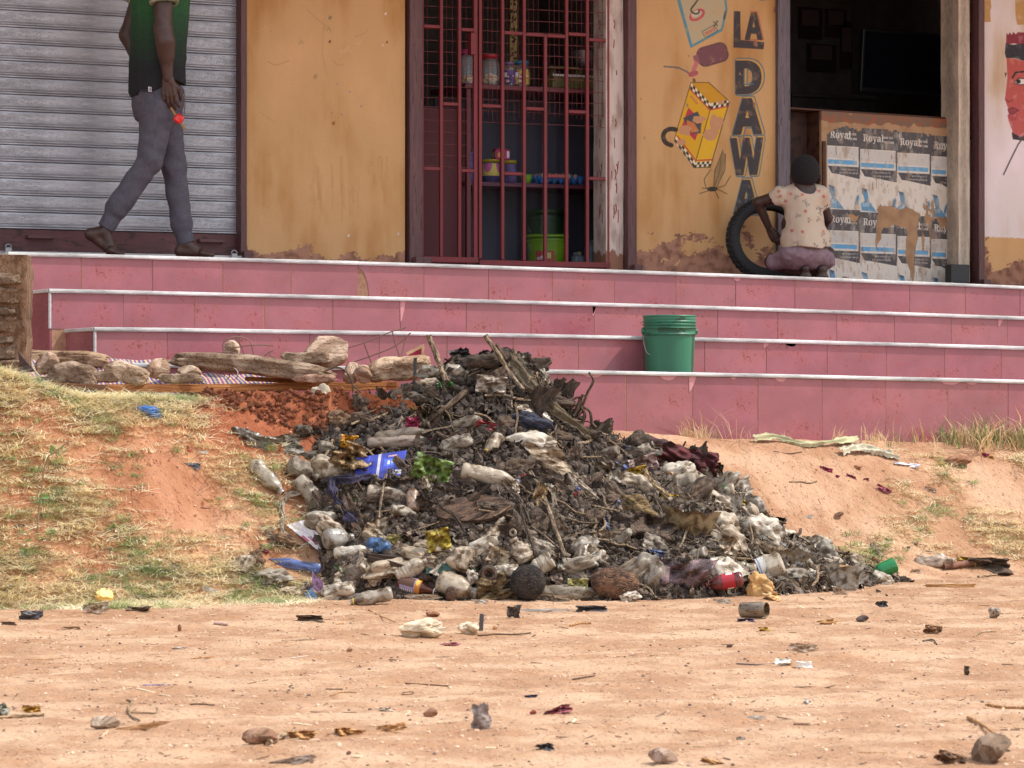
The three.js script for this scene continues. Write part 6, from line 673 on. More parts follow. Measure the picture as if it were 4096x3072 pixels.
bottle('H2', 885, 100, 760, 245, 125, 'soda', dirtyB, 'bottle with yellow neck ring pointing at the viewer above the heap\'s middle', { ring: 'yellow', tilt: 0.6 });
bottle('H2', 1350, 1185, 1130, 1300, 155, 'water', mud([0.66, 0.6, 0.52], 0.4), 'ribbed clear bottle behind the black coconut', { dent: 0.1 });
bottle('H2', 340, 1395, 690, 1500, 235, 'fat', mud([0.6, 0.52, 0.43], 0.35), 'fat round bottle with its mouth to the right at the heap front', { road: true, tilt: 0.3, cap: 'grey' });
bottle('H2', 1225, 1480, 1800, 1480, 150, 'soda', mud([0.38, 0.34, 0.28], 0.6), 'long mud-wrapped bottle with brown cap at the foot of the heap', { cap: 'brown', road: true, dent: 0.16 });
bottle('H2', 1110, 1215, 1000, 1000, 190, 'fat', mud([0.52, 0.44, 0.36], 0.45), 'crushed beige bottle under the broken tub', { dent: 0.35 });
bottle('H3', 1475, 1352, 1150, 1405, 140, 'soda', mud([0.26, 0.06, 0.07], 0.3), 'dark red bottle with red and white label at the right front of the heap', { label: std({ map: printed(256, 96, (c) => { c.fillStyle = '#a2202c'; c.fillRect(0, 0, 256, 96); for (const o of [40, 168]) { c.fillStyle = '#e4dcdc'; c.fillRect(o, 34, 50, 48); c.fillStyle = '#5a5258'; for (let i = 0; i < 5; i++) c.fillRect(o + 4, 40 + i * 8, 38 - (i % 2) * 10, 3); } }), roughness: 0.4 }), road: true, dent: 0.03, fwd: 0.08 });
bottle('H3', 1830, 1210, 1480, 1345, 225, 'fat', mud([0.66, 0.6, 0.52], 0.4), 'big muddy clear bottle with pale label right of the red bottle', { label: std({ map: printed(128, 128, (c) => { c.fillStyle = '#c3bdb6'; c.fillRect(0, 0, 128, 128); c.fillStyle = '#5a76a8'; c.fillRect(0, 20, 128, 16); for (let i = 0; i < 60; i++) { c.fillStyle = 'rgba(96,80,64,.6)'; c.fillRect(hsh(i, 1, 9) * 128, hsh(i, 2, 9) * 128, 8, 3); } }) }), lab: [-0.1, 0.1], dent: 0.14 });
bottle('H3', 1600, 1275, 1375, 1235, 95, 'soda', dirtyB, 'thin bottle with green label above the red bottle', { label: std({ color: [0.12, 0.2, 0.08], map: T.mud }), lab: [-0.1, 0.15] });
bottle('H3', 1075, 490, 830, 530, 185, 'soda', mud([0.5, 0.44, 0.37], 0.4), 'wide muddy bottle under the maroon cloth', { tilt: -0.5, dent: 0.1 });
bottle('H3', 1405, 570, 1120, 600, 120, 'water', mud([0.62, 0.56, 0.46], 0.4), 'bottle with green label at the heap\'s upper right edge', { label: std({ color: [0.06, 0.2, 0.09], map: T.mud }), lab: [-0.25, 0.1] });
bottle('S', 850, 1195, 560, 1170, 120, 'fat', phys({ color: [0.72, 0.42, 0.17], map: T.mud, roughness: 0.35, transmission: 0.3, thickness: 0 }), 'clear bottle with amber dregs near the right tip of the heap', { road: true, dent: 0.12 });
bottle('S', 1160, 1140, 925, 1240, 125, 'glass', phys({ color: [0.025, 0.30, 0.085], roughness: 0.06, transmission: 0.45, thickness: 0 }), 'green glass bottle at the right tip of the heap', { road: true, dent: 0, tilt: 0.15, fwd: 0.1 });
bottle('S', 1335, 1110, 1660, 1090, 115, 'soda', mud([0.62, 0.52, 0.44], 0.45), 'crushed pale bottle lying apart on the road right of the heap', { road: true, dent: 0.3, squash: 0.7 });
bottle('S', 240, 1130, 20, 1200, 190, 'water', mud([0.6, 0.54, 0.47], 0.4), 'muddy ribbed bottle behind the orange paper', { dent: 0.12 });
bottle('H1', 830, 190, 1000, 215, 120, 'fat', darkB, 'short dark bottle stub below the red soil', { dent: 0.2 });
// ---------- bags, cloth and sheets of the heap ----------
for (const [f, ...a] of [
  [sheet, 'H1', 210, 120, 400, 190, 0.25, [0.30, 0.29, 0.28], 'black and silver muddy sheet at the far left of the heap', { r: 0.3, deep: 0.16, v: 1 }], [sheet, 'H1', 520, 165, 350, 200, -0.1, [0.42, 0.41, 0.39], 'silvery crumpled sheet right of the black and silver sheet', { r: 0.3, deep: 0.18, v: 3 }],
  [bag, 'H1', 800, 290, 280, 110, 0, 'dark', 'dark muddy bag under the short bottle stub', { r: 0.8 }], [sheet, 'H1', 1108, 145, 145, 110, 0.1, [0.85, 0.42, 0.02], 'bright orange yellow wrapper high on the heap\'s left', { name: 'wrapper', cat: 'wrapper' }],
  [sheet, 'H1', 1130, 280, 320, 240, -0.3, 'tan', 'torn tan bag above the blue packet\'s left corner', {}], [bag, 'H1', 900, 400, 260, 230, 0.3, 'beige', 'crumpled beige bag left of the blue packet', {}],
  [bag, 'H1', 165, 1240, 180, 190, 0.2, 'beige', 'upright beige bag scrap left of the blue bottle', {}], [rag, 'H1', 270, 1200, 130, 160, 0.5, 'brown', 'muddy brown rag beside the beige bag scrap', {}], [bag, 'H1', 410, 1350, 350, 140, 0.1, 'grey', 'grey twisted bag below the blue bottle', {}],
  [bag, 'H1', 1000, 1480, 280, 180, -0.1, 'white', 'white crumpled bag between the purple carton and yellow ringed bottle', {}], [sheet, 'H1', 1400, 1265, 210, 90, 0.05, 'white', 'small white plastic flap above the labelled brown bottle', {}], [sheet, 'H1', 335, 1125, 85, 65, 0.4, 'magenta', 'tiny magenta wrapper on the grass above the blue bottle', { name: 'wrapper', cat: 'wrapper' }],
  [sheet, 'H1', 375, 955, 170, 110, 0.4, 'film', 'translucent torn cup left of the lettered packet', { mat: film, deep: 0.06 }], [rag, 'H1', 520, 1025, 250, 120, 0.2, 'brown', 'brown muddy tangle under the lettered packet', {}], [bag, 'H1', 1360, 1080, 190, 160, 0, 'sky', 'crumpled blue plastic pot right of the whitish bottle', { name: 'plastic_pot', cat: 'pot' }], [bag, 'H1', 1505, 1025, 140, 115, 0.5, 'olive', 'olive green muddy lump above the blue pot', { name: 'gourd', cat: 'gourd', r: 0.8 }],
  [bag, 'H1', 1180, 1540, 250, 100, 0, 'grey', 'grey plastic lump behind the yellow ringed bottle', {}], [bag, 'H1', 560, 1480, 200, 90, 0.1, 'beige', 'small tan plastic knot left of the purple carton', {}],
  [bag, 'H2', 1190, 185, 440, 200, 0.1, 'white', 'big pale torn bag right of the yellow ringed bottle', { v: 2 }], [sheet, 'H2', 1290, 310, 440, 250, 0.25, [0.5, 0.4, 0.29], 'big brown beige plastic sheet folded below the pale torn bag', { v: 4, deep: 0.2 }], [bag, 'H2', 500, 180, 270, 170, -0.2, 'grey', 'grey crinkled bag above the blue capped bottle', {}],
  [sheet, 'H2', 290, 385, 320, 210, 0.3, [0.2, 0.34, 0.08], 'green packet half buried left of the blue capped bottle', { name: 'packet', cat: 'packet', v: 5 }], [sheet, 'H2', 250, 510, 120, 140, 0.2, 'white', 'white scrap with blue under the green packet', {}], [sheet, 'H2', 1020, 550, 90, 150, 0.1, 'white', 'white scrap hanging below the blue cap', {}], [sheet, 'H2', 1240, 620, 130, 250, 0.35, 'tan', 'tan torn strip beside the long stick', {}], [sheet, 'H2', 1330, 600, 110, 230, -0.1, 'grey', 'grey crinkled foil right of the long stick', { r: 0.3 }],
  [sheet, 'H2', 345, 1005, 200, 180, -0.2, [0.6, 0.5, 0.08], 'yellow brown packet at the left centre of the heap', { name: 'packet', cat: 'packet' }], [bag, 'H2', 540, 710, 100, 85, 0, 'white', 'small whitish flake lying on the muddy board', {}], [bag, 'H2', 350, 1150, 220, 75, 0, 'beige', 'flat beige bag above the dark green plate', {}], [bag, 'H2', 540, 1190, 230, 240, 0.1, 'beige', 'beige bag with deep folds right of the dark green plate', { v: 6 }], [bag, 'H2', 720, 1090, 330, 160, -0.3, 'white', 'long whitish bag lying below the broken tub', { v: 7 }], [sheet, 'H2', 870, 1150, 240, 190, 0.3, [0.66, 0.58, 0.46], 'cream printed bag with a fold at the heap\'s lower middle', { v: 2, deep: 0.14 }],
  [bag, 'H2', 930, 1310, 230, 160, 0, 'white', 'shiny white bag left of the black coconut', { r: 0.3 }], [bag, 'H2', 640, 1340, 120, 110, 0, 'white', 'small white bag above the fat round bottle', {}], [rag, 'H2', 800, 1425, 280, 180, -0.3, 'cloth', 'brown cloth bundle right of the fat round bottle', { drape: 1, deep: 0.15 }], [rag, 'H2', 900, 1505, 380, 110, -0.15, 'cloth', 'long brown cloth strip lying on the dirt before the coconut', { drape: 1, deep: 0.1 }], [bag, 'H2', 1560, 1255, 540, 190, -0.2, [0.5, 0.46, 0.4], 'long flat mud-caked bag across the heap front', { v: 3 }], [sheet, 'H2', 1570, 1395, 170, 80, 0, [0.5, 0.52, 0.2], 'yellow green printed wrapper above the long bottle', { name: 'wrapper', cat: 'wrapper' }],
  [sheet, 'H2', 1400, 1190, 130, 160, 0, 'silver', 'silvery foil scrap right of the ribbed bottle', { r: 0.25 }], [sheet, 'H2', 210, 1525, 330, 60, 0.05, 'beige', 'flattened beige carton before the labelled brown bottle', { flat: true, road: true, name: 'carton', cat: 'carton' }], [sheet, 'H2', 705, 1565, 160, 45, 0, 'film', 'cream paper piece on the dirt before the brown cloth', { flat: true, road: true, name: 'paper', cat: 'paper' }],
  [bag, 'H3', 490, 1525, 180, 90, 0, 'white', 'small bright white bag at the foot of the brown coconut', { road: true, r: 0.35 }], [bag, 'H3', 640, 1320, 260, 340, 0.25, 'grey', 'upright grey bag between brown coconut and violet bundle', { v: 5 }], [rag, 'H3', 985, 1335, 500, 320, 0.1, 'violet', 'large violet grey cloth bundle at the heap front', { deep: 0.3, v: 1, drape: 1, out: 0.2 }], [bag, 'H3', 1290, 1260, 230, 190, 0, 'grey', 'clear grey crumpled plastic behind the red bottle', {}],
  [rag, 'H3', 690, 960, 400, 290, 0.35, 'dark', 'dark wet cloth slumped in the right half of the heap', { v: 2, drape: 1, deep: 0.2 }], [bag, 'H3', 1600, 960, 380, 330, 0.5, 'white', 'large white bag on the right slope of the heap', { v: 8 }], [bag, 'H3', 1300, 940, 320, 300, 0.4, 'beige', 'wide beige bag right of the tan tub', { v: 2 }], [sheet, 'H3', 1330, 1080, 260, 250, 0.6, [0.62, 0.54, 0.44], 'beige sheet standing below the wide beige bag', { v: 6 }], [bag, 'H3', 1230, 690, 300, 200, 0.3, 'beige', 'beige crinkled bag under the green labelled bottle', { v: 4 }], [bag, 'H3', 1030, 610, 250, 90, 0.1, 'beige', 'narrow beige bag below the wide muddy bottle', {}],
  [rag, 'H3', 960, 320, 540, 250, 0.2, 'maroon', 'maroon mud-caked cloth on the heap\'s right shoulder', { deep: 0.25, v: 0, drape: 1 }], [rag, 'H3', 1160, 440, 190, 280, -0.1, 'maroon', 'maroon fold of cloth hanging by the wide muddy bottle', { v: 3, drape: 1, deep: 0.15 }], [sheet, 'H3', 1260, 380, 130, 130, 0.3, 'black', 'black torn plastic at the end of the maroon cloth', {}],
  [sheet, 'H3', 510, 415, 230, 80, -0.2, [0.7, 0.46, 0.03], 'folded yellow wrapper left of the maroon cloth', { name: 'wrapper', cat: 'wrapper' }], [sheet, 'H3', 830, 640, 140, 70, 0.2, [0.75, 0.5, 0.03], 'yellow wrapper beside the tan tub', { name: 'wrapper', cat: 'wrapper' }], [sheet, 'H3', 1430, 690, 130, 80, 0.2, [0.6, 0.42, 0.05], 'yellow and red wrapper at the heap\'s right edge', { name: 'wrapper', cat: 'wrapper' }], [sheet, 'H3', 150, 845, 75, 50, 0, [0.8, 0.6, 0.05], 'tiny yellow wrapper in the dark middle of the heap', { name: 'wrapper', cat: 'wrapper' }],
  [bag, 'H3', 560, 540, 340, 200, 0.4, 'beige', 'beige strip of plastic under the folded yellow wrapper', { v: 0 }], [rag, 'H3', 560, 760, 330, 210, 0.5, 'cloth', 'brown beige folded cloth left of the tan tub', {}], [sheet, 'H3', 710, 1135, 200, 100, 0.1, [0.14, 0.2, 0.5], 'blue and white printed bag under the dark wet cloth', {}], [sheet, 'H3', 310, 400, 250, 190, 0.1, [0.52, 0.49, 0.46], 'grey and white zipped pouch left of the yellow wrapper', { v: 3 }], [rag, 'H3', 300, 175, 240, 120, 0, 'dark', 'dark cloth on the upper right of the heap', {}], [bag, 'H3', 440, 215, 110, 65, 0, 'navy', 'small navy plastic scrap right of the dark cloth', {}], [sheet, 'H3', 600, 340, 240, 130, -0.3, [0.55, 0.4, 0.42], 'pinkish crumpled packet beside the maroon cloth', { name: 'packet', cat: 'packet' }],
  [bag, 'S', 80, 860, 240, 210, 0.5, 'beige', 'beige crumpled bag near the heap\'s right edge', {}], [bag, 'S', 190, 960, 220, 90, 0.4, [0.25, 0.27, 0.32], 'dark bluish plastic on the right slope', {}], [sheet, 'S', 390, 1070, 250, 270, 0.3, 'grey', 'grey pointed bag left of the amber bottle', { v: 1, deep: 0.12 }], [sheet, 'S', 640, 1060, 260, 90, 0.2, [0.24, 0.23, 0.12], 'dull olive sheet under the slanting stick', {}], [bag, 'S', 340, 1220, 240, 130, 0, 'grey', 'greyish bag at the foot right of the orange paper', { road: true }], [bag, 'S', 900, 1170, 200, 70, 0.1, 'grey', 'grey scrap behind the green glass bottle', {}], [rag, 'S', 580, 1230, 130, 80, 0, 'brown', 'brown fibrous clump left of the amber bottle', { road: true }], [rag, 'S', 60, 710, 130, 80, 0.2, 'dark', 'dark muddy rag at the top of the right slope', {}], [sheet, 'S', 210, 790, 150, 100, 0.3, 'black', 'black plastic flap at the heap\'s right edge', {}], [sheet, 'S', 330, 930, 130, 130, 0.2, 'black', 'black pointed plastic by the curled root', {}],
  [sheet, 'S', 1750, 1110, 150, 80, 0.1, 'yellow', 'yellow wrapper beside the rusty pipe on the road', { road: true, name: 'wrapper', cat: 'wrapper' }], [rag, 'S', 1940, 1135, 340, 130, 0, 'dark', 'dark earthy clod pile lying right of the rusty pipe', { road: true, name: 'clod_pile', cat: 'clod', v: 3 }],
  [sheet, 'M', 1090, 850, 190, 150, -0.3, 'black', 'black pointed plastic at the very top of the heap', { v: 2, deep: 0.14, out: -0.4 }], [sheet, 'M', 1590, 920, 160, 200, 0.3, 'dark', 'dark brown stiff plastic at the top right of the heap', { v: 4, deep: 0.14, out: -0.2 }], [bag, 'M', 1740, 1040, 130, 180, -0.4, 'grey', 'grey crumpled bag on the heap\'s upper right edge', { out: -0.2 }], [bag, 'M', 850, 985, 170, 110, 0, 'grey', 'grey bag at the top left of the heap', { out: -0.1 }], [sheet, 'M', 1340, 1080, 230, 130, 0.1, [0.55, 0.5, 0.48], 'pale foil packet near the top of the heap', { r: 0.3, name: 'packet', cat: 'packet' }], [sheet, 'M', 1590, 1280, 150, 80, 0.1, 'white', 'white scrap beside the blue rag', {}], [bag, 'M', 830, 1085, 190, 100, 0.1, 'beige', 'pale bag under the split stick', {}], [rag, 'M', 1650, 1385, 290, 130, 0.15, [0, 0, 0], 'blue rag lying under the net', { mat: soft([0.24, 0.32, 0.62]) }], [sheet, 'M', 705, 1390, 100, 90, 0, 'magenta', 'small dark pink wrapper on the heap\'s left', { name: 'wrapper', cat: 'wrapper' }], [sheet, 'M', 1310, 1410, 170, 60, 0.3, 'red', 'red and white wrapper above the heap\'s middle', { name: 'wrapper', cat: 'wrapper' }], [bag, 'M', 760, 1200, 200, 100, 0.2, 'dark', 'dark lump of plastic under the slanting stick', { r: 0.8 }], [sheet, 'M', 820, 1330, 150, 180, 0.2, 'dark', 'dark flap beside the lower stick', {}], [bag, 'M', 1130, 1400, 220, 110, -0.4, [0.3, 0.26, 0.22], 'brown grey bag in the upper middle of the heap', {}], [rag, 'M', 860, 1160, 140, 110, 0.3, 'dark', 'dark rag behind the lower stick', {}],
]) f(...a);
// ---------- sticks, strips and single pieces ----------
const topD = depthOf(spot('M', 1200, 1120).p);
stick('M', [[833, 690], [900, 860], [978, 1060, -0.05]], 46, barkM, 'pale split stick standing up at the heap\'s top left', { depth: topD, taper: 1, extra: [[[[820, 686], [840, 740]], 20], [[[850, 684], [852, 745]], 18]] });
stick('M', [[1290, 688], [1400, 850], [1480, 980], [1600, 1130, -0.12]], 42, barkM, 'long pale stick leaning over the top of the heap', { depth: topD - 0.02, taper: 0.8 }); stick('M', [[1375, 758], [1412, 820], [1450, 880]], 36, darkBark, 'short stub beside the long pale stick on top', { depth: topD, taper: 1 });
stick('M', [[1462, 930], [1490, 1100], [1500, 1200], [1492, 1350]], 30, barkM, 'thin upright stick below the long pale stick'); stick('M', [[1140, 1160, 0.04], [950, 1310, 0.05], [765, 1440, 0.02]], 50, darkBark, 'thick dark stick slanting across the heap\'s upper left'); stick('M', [[728, 868], [723, 1015]], 28, std({ color: [0.03, 0.03, 0.03], roughness: 0.6 }), 'short black peg by the tan rubble slab', { depth: topD + 0.05, taper: 1, name: 'peg', cat: 'peg' });
stick('M', [[1155, 965, 0.05], [1310, 955, 0.08], [1470, 890, 0.05]], 120, soft('brownL', { color: new THREE.Color().setRGB(0.42, 0.34, 0.28) }), 'thick brown mud-caked roll lying along the top of the heap', { taper: 0.9, name: 'roll', cat: 'roll' });
stick('H2', [[1150, 440, 0.03], [1250, 600, 0.05], [1360, 900, 0.06], [1462, 1190, 0.03]], 46, barkM, 'long stick leaning down the front of the heap', { taper: 0.8 }); stick('H2', [[1165, 900, 0.03], [1330, 1030, 0.04], [1500, 1170, 0.02]], 19, barkM, 'thin straight twig crossing the long front stick'); stick('H2', [[330, 90, 0.03], [450, 150, 0.03]], 40, darkBark, 'stub of dark stick right of the red capped bottle'); stick('H1', [[1435, 440, 0.1], [1395, 640, 0.1], [1370, 830, 0.08]], 26, barkM, 'flat sliver of wood standing before the pale bottle'); stick('H2', [[0, 510, 0.02], [110, 485, 0.02], [230, 480, 0.02]], 44, darkBark, 'dark stick under the blue packet\'s right edge'); stick('H3', [[985, 935, 0.05], [950, 1030, 0.07], [905, 1120, 0.04]], 24, barkM, 'crooked twig in front of the tan tub'); stick('H3', [[1385, 960, 0.02], [1450, 1080, 0.06], [1480, 1205, 0.05]], 18, darkBark, 'thin dark twig over the wide beige bag'); stick('H3', [[690, 620, 0.04], [770, 790, 0.04]], 22, darkBark, 'short twig sticking out left of the tan tub'); stick('H3', [[930, 385, 0.08], [845, 450, 0.06]], 40, reedM, 'broken tan splint under the maroon cloth');
stick('S', [[520, 1018, 0.06], [780, 1050, 0.05], [1020, 1110, 0.03]], 30, darkBark, 'long grey branch over the right tip of the heap', { extra: [[[[720, 1040, 0.06], [705, 985, 0.06]], 14]] }); stick('S', [[985, 1080, 0.06], [1080, 1170, 0.1], [1165, 1235, 0.06]], 30, std({ color: [0.45, 0.26, 0.14], map: T.bark, roughness: 0.9 }), 'reddish tan stick lying over the green glass bottle'); stick('S', [[985, 992], [1030, 1050], [1062, 1095]], 52, barkM, 'short chunk of bark behind the green glass bottle'); stick('S', [[300, 905, 0.06], [380, 890, 0.08], [400, 850, 0.08]], 30, darkBark, 'curled root at the heap\'s right edge'); stick('S', [[1560, 1172, 0], [1790, 1140, 0.02]], 56, std({ color: [0.24, 0.12, 0.075], map: T.rock, roughness: 0.8 }), 'rusty brown pipe lying on the road right of the heap', { taper: 1, name: 'pipe', cat: 'pipe' });
stick('M', [[2122, 985], [2158, 1045], [2110, 1150], [2075, 1240], [2010, 1345, 0.05]], 18, darkBark, 'forked dark twig with roots sticking up right of the heap\'s top', { depth: depthOf(spot('M', 2010, 1400).p), name: 'twig', cat: 'twig', taper: 1.5, extra: [[[[2075, 1180], [2000, 1200], [1960, 1280]], 16], [[[2060, 1190], [2020, 1290], [1985, 1340]], 34], [[[2080, 1260], [2130, 1300], [2150, 1400], [2180, 1430]], 20], [[[2050, 1240], [2090, 1330], [2060, 1400]], 22], [[[2030, 1250], [1990, 1260], [1975, 1330]], 12], [[[2070, 1300], [2030, 1350], [2010, 1400]], 14], [[[2095, 1175], [2060, 1165]], 10]] });
stick('M', [[0, 970, 0.1], [100, 945, 0.1], [180, 990, 0.1], [220, 1080, 0.1], [225, 1150, 0.1]], 16, darkBark, 'bent grey vine hanging over the plank beside the heap', { name: 'vine', cat: 'vine', depth: depthOf(spot('M', 250, 1150).p) - 0.2, extra: [[[[225, 1090], [320, 1180], [370, 1280]], 14], [[[0, 950], [100, 940]], 6]] });
ribbon('H1', [[670, 630, 0.03], [540, 650], [500, 740], [520, 830], [500, 900], [530, 980]], 70, film, 'plastic_strip', 'plastic strip', 'pale film strip trailing from the grey bottle to the lettered packet'); ribbon('H1', [[1290, 490, 0.03], [1120, 540, 0.05], [970, 545, 0.05], [955, 640, 0.05], [1030, 780, 0.04], [1150, 895, 0.02]], 110, soft([0.24, 0.24, 0.6]), 'blue_rag', 'cloth', 'long blue rag curling down the heap\'s left side', { rag: 1 }); ribbon('H2', [[340, 725, 0.04], [370, 790, 0.05], [490, 870, 0.06], [570, 985, 0.03]], 45, soft([0.5, 0.43, 0.36]), 'strap', 'strap', 'muddy strap hanging under the curved board'); ribbon('H2', [[930, 590, 0.03], [1040, 690, 0.04], [1110, 800, 0.04], [1140, 900, 0.03]], 50, soft([0.62, 0.55, 0.46]), 'plastic_strip', 'plastic strip', 'narrow muddy strip left of the long front stick', { rag: 1 }); ribbon('H2', [[1060, 760, 0.05], [1110, 950, 0.05], [1180, 1130, 0.03]], 30, soft([0.5, 0.43, 0.35]), 'strap', 'strap', 'long thin strap right of the broken tub'); ribbon('H2', [[1420, 380, 0.03], [1600, 560, 0.03], [1750, 690, 0.02]], 60, mud(C.beige, 0.5), 'plastic_strip', 'plastic strip', 'pale strip running down right of the folded sheet', { rag: 1 }); ribbon('H3', [[600, 440, 0.04], [700, 580, 0.05], [840, 690, 0.03]], 60, mud(C.tan, 0.5), 'plastic_strip', 'plastic strip', 'tan strip running from the folded yellow wrapper to the tub', {});
T.net = tex(128, 128, (u, v) => { const a = Math.min(Math.abs(((u * 8) % 1) - 0.5), Math.abs(((v * 8) % 1) - 0.5)); return [150, 138, 118, a < 0.2 ? 255 : 60]; });
ribbon('M', [[1480, 860, 0.04], [1560, 1000, 0.05], [1680, 1170, 0.05], [1800, 1290, 0.05], [1950, 1420, 0.05], [2120, 1530, 0.04]], 130, std({ color: [0.42, 0.38, 0.31], map: rep(T.net, 2.2, 7), alphaTest: 0.5, roughness: 0.95 }), 'net', 'net', 'grey brown net running down the heap\'s right side', { rag: 1 });
stick('H3', [[590, 185, 0.03], [720, 210, 0.04], [840, 250, 0.03]], 105, std({ color: [0.5, 0.26, 0.36], map: T.muck, roughness: 1 }), 'rolled dull pink carpet right of the heap\'s top', { taper: 0.9, name: 'carpet_roll', cat: 'carpet' });
// printed packets, boards, tubs, coconuts
const quadSheet = (zn, c4, mat, name, cat, label, lift = 0.05) => { const s = spot(zn, (c4[0][0] + c4[2][0]) / 2, (c4[0][1] + c4[2][1]) / 2), d = depthOf(s.p) - lift, P = c4.map(([x, y, l]) => onD(...q(zn, x, y), d + (l || 0))), n = 12, pos = [], uv = [], idx = []; for (let j = 0; j <= n; j++) for (let i = 0; i <= n; i++) { const u = i / n, v = j / n, p = P[0].clone().lerp(P[1], u).lerp(P[3].clone().lerp(P[2], u), v).addScaledVector(TOW, 0.012 * ns(u * 3, v * 3, vi) + 0.006 * ns(u * 9, v * 9, vi)); pos.push(p.x, p.y, p.z); uv.push(u, 1 - v); } for (let j = 0; j < n; j++) for (let i = 0; i < n; i++) { const a = j * (n + 1) + i, b = a + n + 1; idx.push(a, b, a + 1, b, b + 1, a + 1); } const g = new THREE.BufferGeometry(); g.setAttribute('position', new THREE.Float32BufferAttribute(pos, 3)); g.setAttribute('uv', new THREE.Float32BufferAttribute(uv, 2)); g.setIndex(idx); g.computeVertexNormals(); vi++; return solo(name, label, cat, g, mat); };
const fleck = (c, w, h, n, col = 'rgba(82,64,50,.75)') => { for (let i = 0; i < n; i++) { c.fillStyle = col; c.beginPath(); c.ellipse(hsh(i, 3, n) * w, hsh(i, 8, n) * h, 1 + hsh(i, 4, 4) * 5, 1 + hsh(i, 5, 5) * 2.5, hsh(i, 6, 6) * 3, 0, 7); c.fill(); } };
quadSheet('H1', [[1165, 290, 0.05], [1608, 222, 0.06], [1560, 478], [1152, 468]], std({ roughness: 0.45, map: printed(512, 300, (c, w, h) => { c.fillStyle = '#3c47ae'; c.fillRect(0, 0, w, h); for (let i = 0; i < 60; i++) { c.fillStyle = i % 2 ? '#4f5cc4' : '#333c98'; c.fillRect(hsh(i, 1, 2) * w, 0, 4, h); } c.fillStyle = '#c9c4c8'; c.fillRect(226, 0, 30, h); c.fillStyle = '#4e6ac8'; c.fillRect(300, 70, 110, 80); c.fillStyle = '#ccd0e4'; c.fillRect(330, 90, 26, 44); c.fillRect(372, 80, 20, 44); c.fillStyle = '#d8b0b8'; c.fillRect(330, 30, 90, 18); c.fillStyle = '#e8e4e0'; c.fillRect(400, 200, 96, 44); c.fillStyle = '#4a4654'; for (let i = 0; i < 22; i++) if (i % 3) c.fillRect(406 + i * 4, 222, 2, 20); for (const [x, y] of [[300, 190], [320, 190], [280, 250], [300, 256], [320, 250]]) c.fillRect(x, y, 12, 14); fleck(c, w, h, 260); }) }), 'packet', 'packet', 'blue printed packet with white stripe and barcode on the heap\'s left', 0.08);
quadSheet('H1', [[545, 885], [705, 838], [882, 1020, -0.03], [862, 1142, -0.05]], std({ roughness: 0.4, map: printed(512, 300, (c, w, h) => { c.fillStyle = '#e6dfe2'; c.fillRect(0, 0, w, h); for (let i = 0; i < 26; i++) { c.strokeStyle = ['#b8aeb6', '#f4f0f2', '#8d838c'][i % 3]; c.lineWidth = 2; c.beginPath(); c.moveTo(hsh(i, 1, 5) * w, 0); c.lineTo(hsh(i, 2, 5) * w, h); c.stroke(); } c.fillStyle = '#c8627e'; c.fillRect(0, 120, 90, 60); c.save(); c.translate(120, 230); c.rotate(0.12); c.font = 'italic bold 110px serif'; c.strokeStyle = '#3b4a8c'; c.lineWidth = 8; c.strokeText('Magic', 0, 0); c.fillStyle = '#c01f2c'; c.fillText('Magic', 0, 0); c.restore(); fleck(c, w, h, 70); }) }), 'packet', 'packet', 'white plastic packet with red lettering left of the heap', 0.03);
{ const s = spot('H1', 800, 1530), d = depthOf(s.p), t = thing('torn_carton', 'torn purple carton with a blue inside standing at the heap\'s front left', 'carton', s.p), f = (pts, c) => { const P = pts.map(([x, y, l]) => onD(...q('H1', x, y), d + (l || 0)).sub(s.p)), sh = new THREE.BufferGeometry().setFromPoints([P[0], P[1], P[2], P[0], P[2], P[3]]); sh.setAttribute('uv', new THREE.Float32BufferAttribute([0, 0, 1, 0, 1, 1, 0, 0, 1, 1, 0, 1], 2)); sh.computeVertexNormals(); part('panel', sh, mud(c, 0.5), t); }; f([[770, 1290, 0], [865, 1390, 0.05], [890, 1540, 0.03], [770, 1440, -0.02]], [0.24, 0.13, 0.34]); f([[700, 1375, 0.06], [775, 1400, -0.02], [775, 1545, -0.02], [640, 1480, 0.02]], [0.34, 0.27, 0.42]); f([[700, 1490, -0.03], [770, 1440, -0.02], [840, 1555, -0.03], [760, 1552, -0.06]], [0.1, 0.25, 0.6]); }
{ const b = lump(0, rbox(1, 1, 1, 0.08), 'H2', 640, 745, 600, 95, -0.08, soft([0.7, 0.5, 0.38]), 'board', 'board', 'muddy board with rusty stains across the middle of the heap', { deep: 0.16, pitch: 0.75, out: 0.25 }); displace(b.geometry = posUV(softBox(16, 9).scale(1, 0.45, 1), 2, 2, 2), (v) => { const e = 1 - 0.5 * Math.pow(Math.abs(v.x) * 2, 2.5); v.z *= e; v.y += 0.25 * v.x * v.x + 0.12 * ns(v.x * 5, v.z * 4); v.x += 0.03 * ns(v.z * 9, v.y * 9); }); }
for (const [x, y, w, h, r, l] of [[1440, 1170, 330, 42, 0.1, 'uppermost of the dark wet boards left of the grey white bottle'], [1420, 1215, 300, 46, 0.25, 'lower dark wet board left of the grey white bottle'], [1540, 1240, 200, 40, 0.3, 'small dark wet board right of the other two']]) lump(0, rbox(1, 1, 1, 0.1), 'H1', x, y, w, h, r, soft('brownL', { color: new THREE.Color().setRGB(0.5, 0.36, 0.28) }), 'board', 'board', l, { deep: 0.05, out: 0.8 });
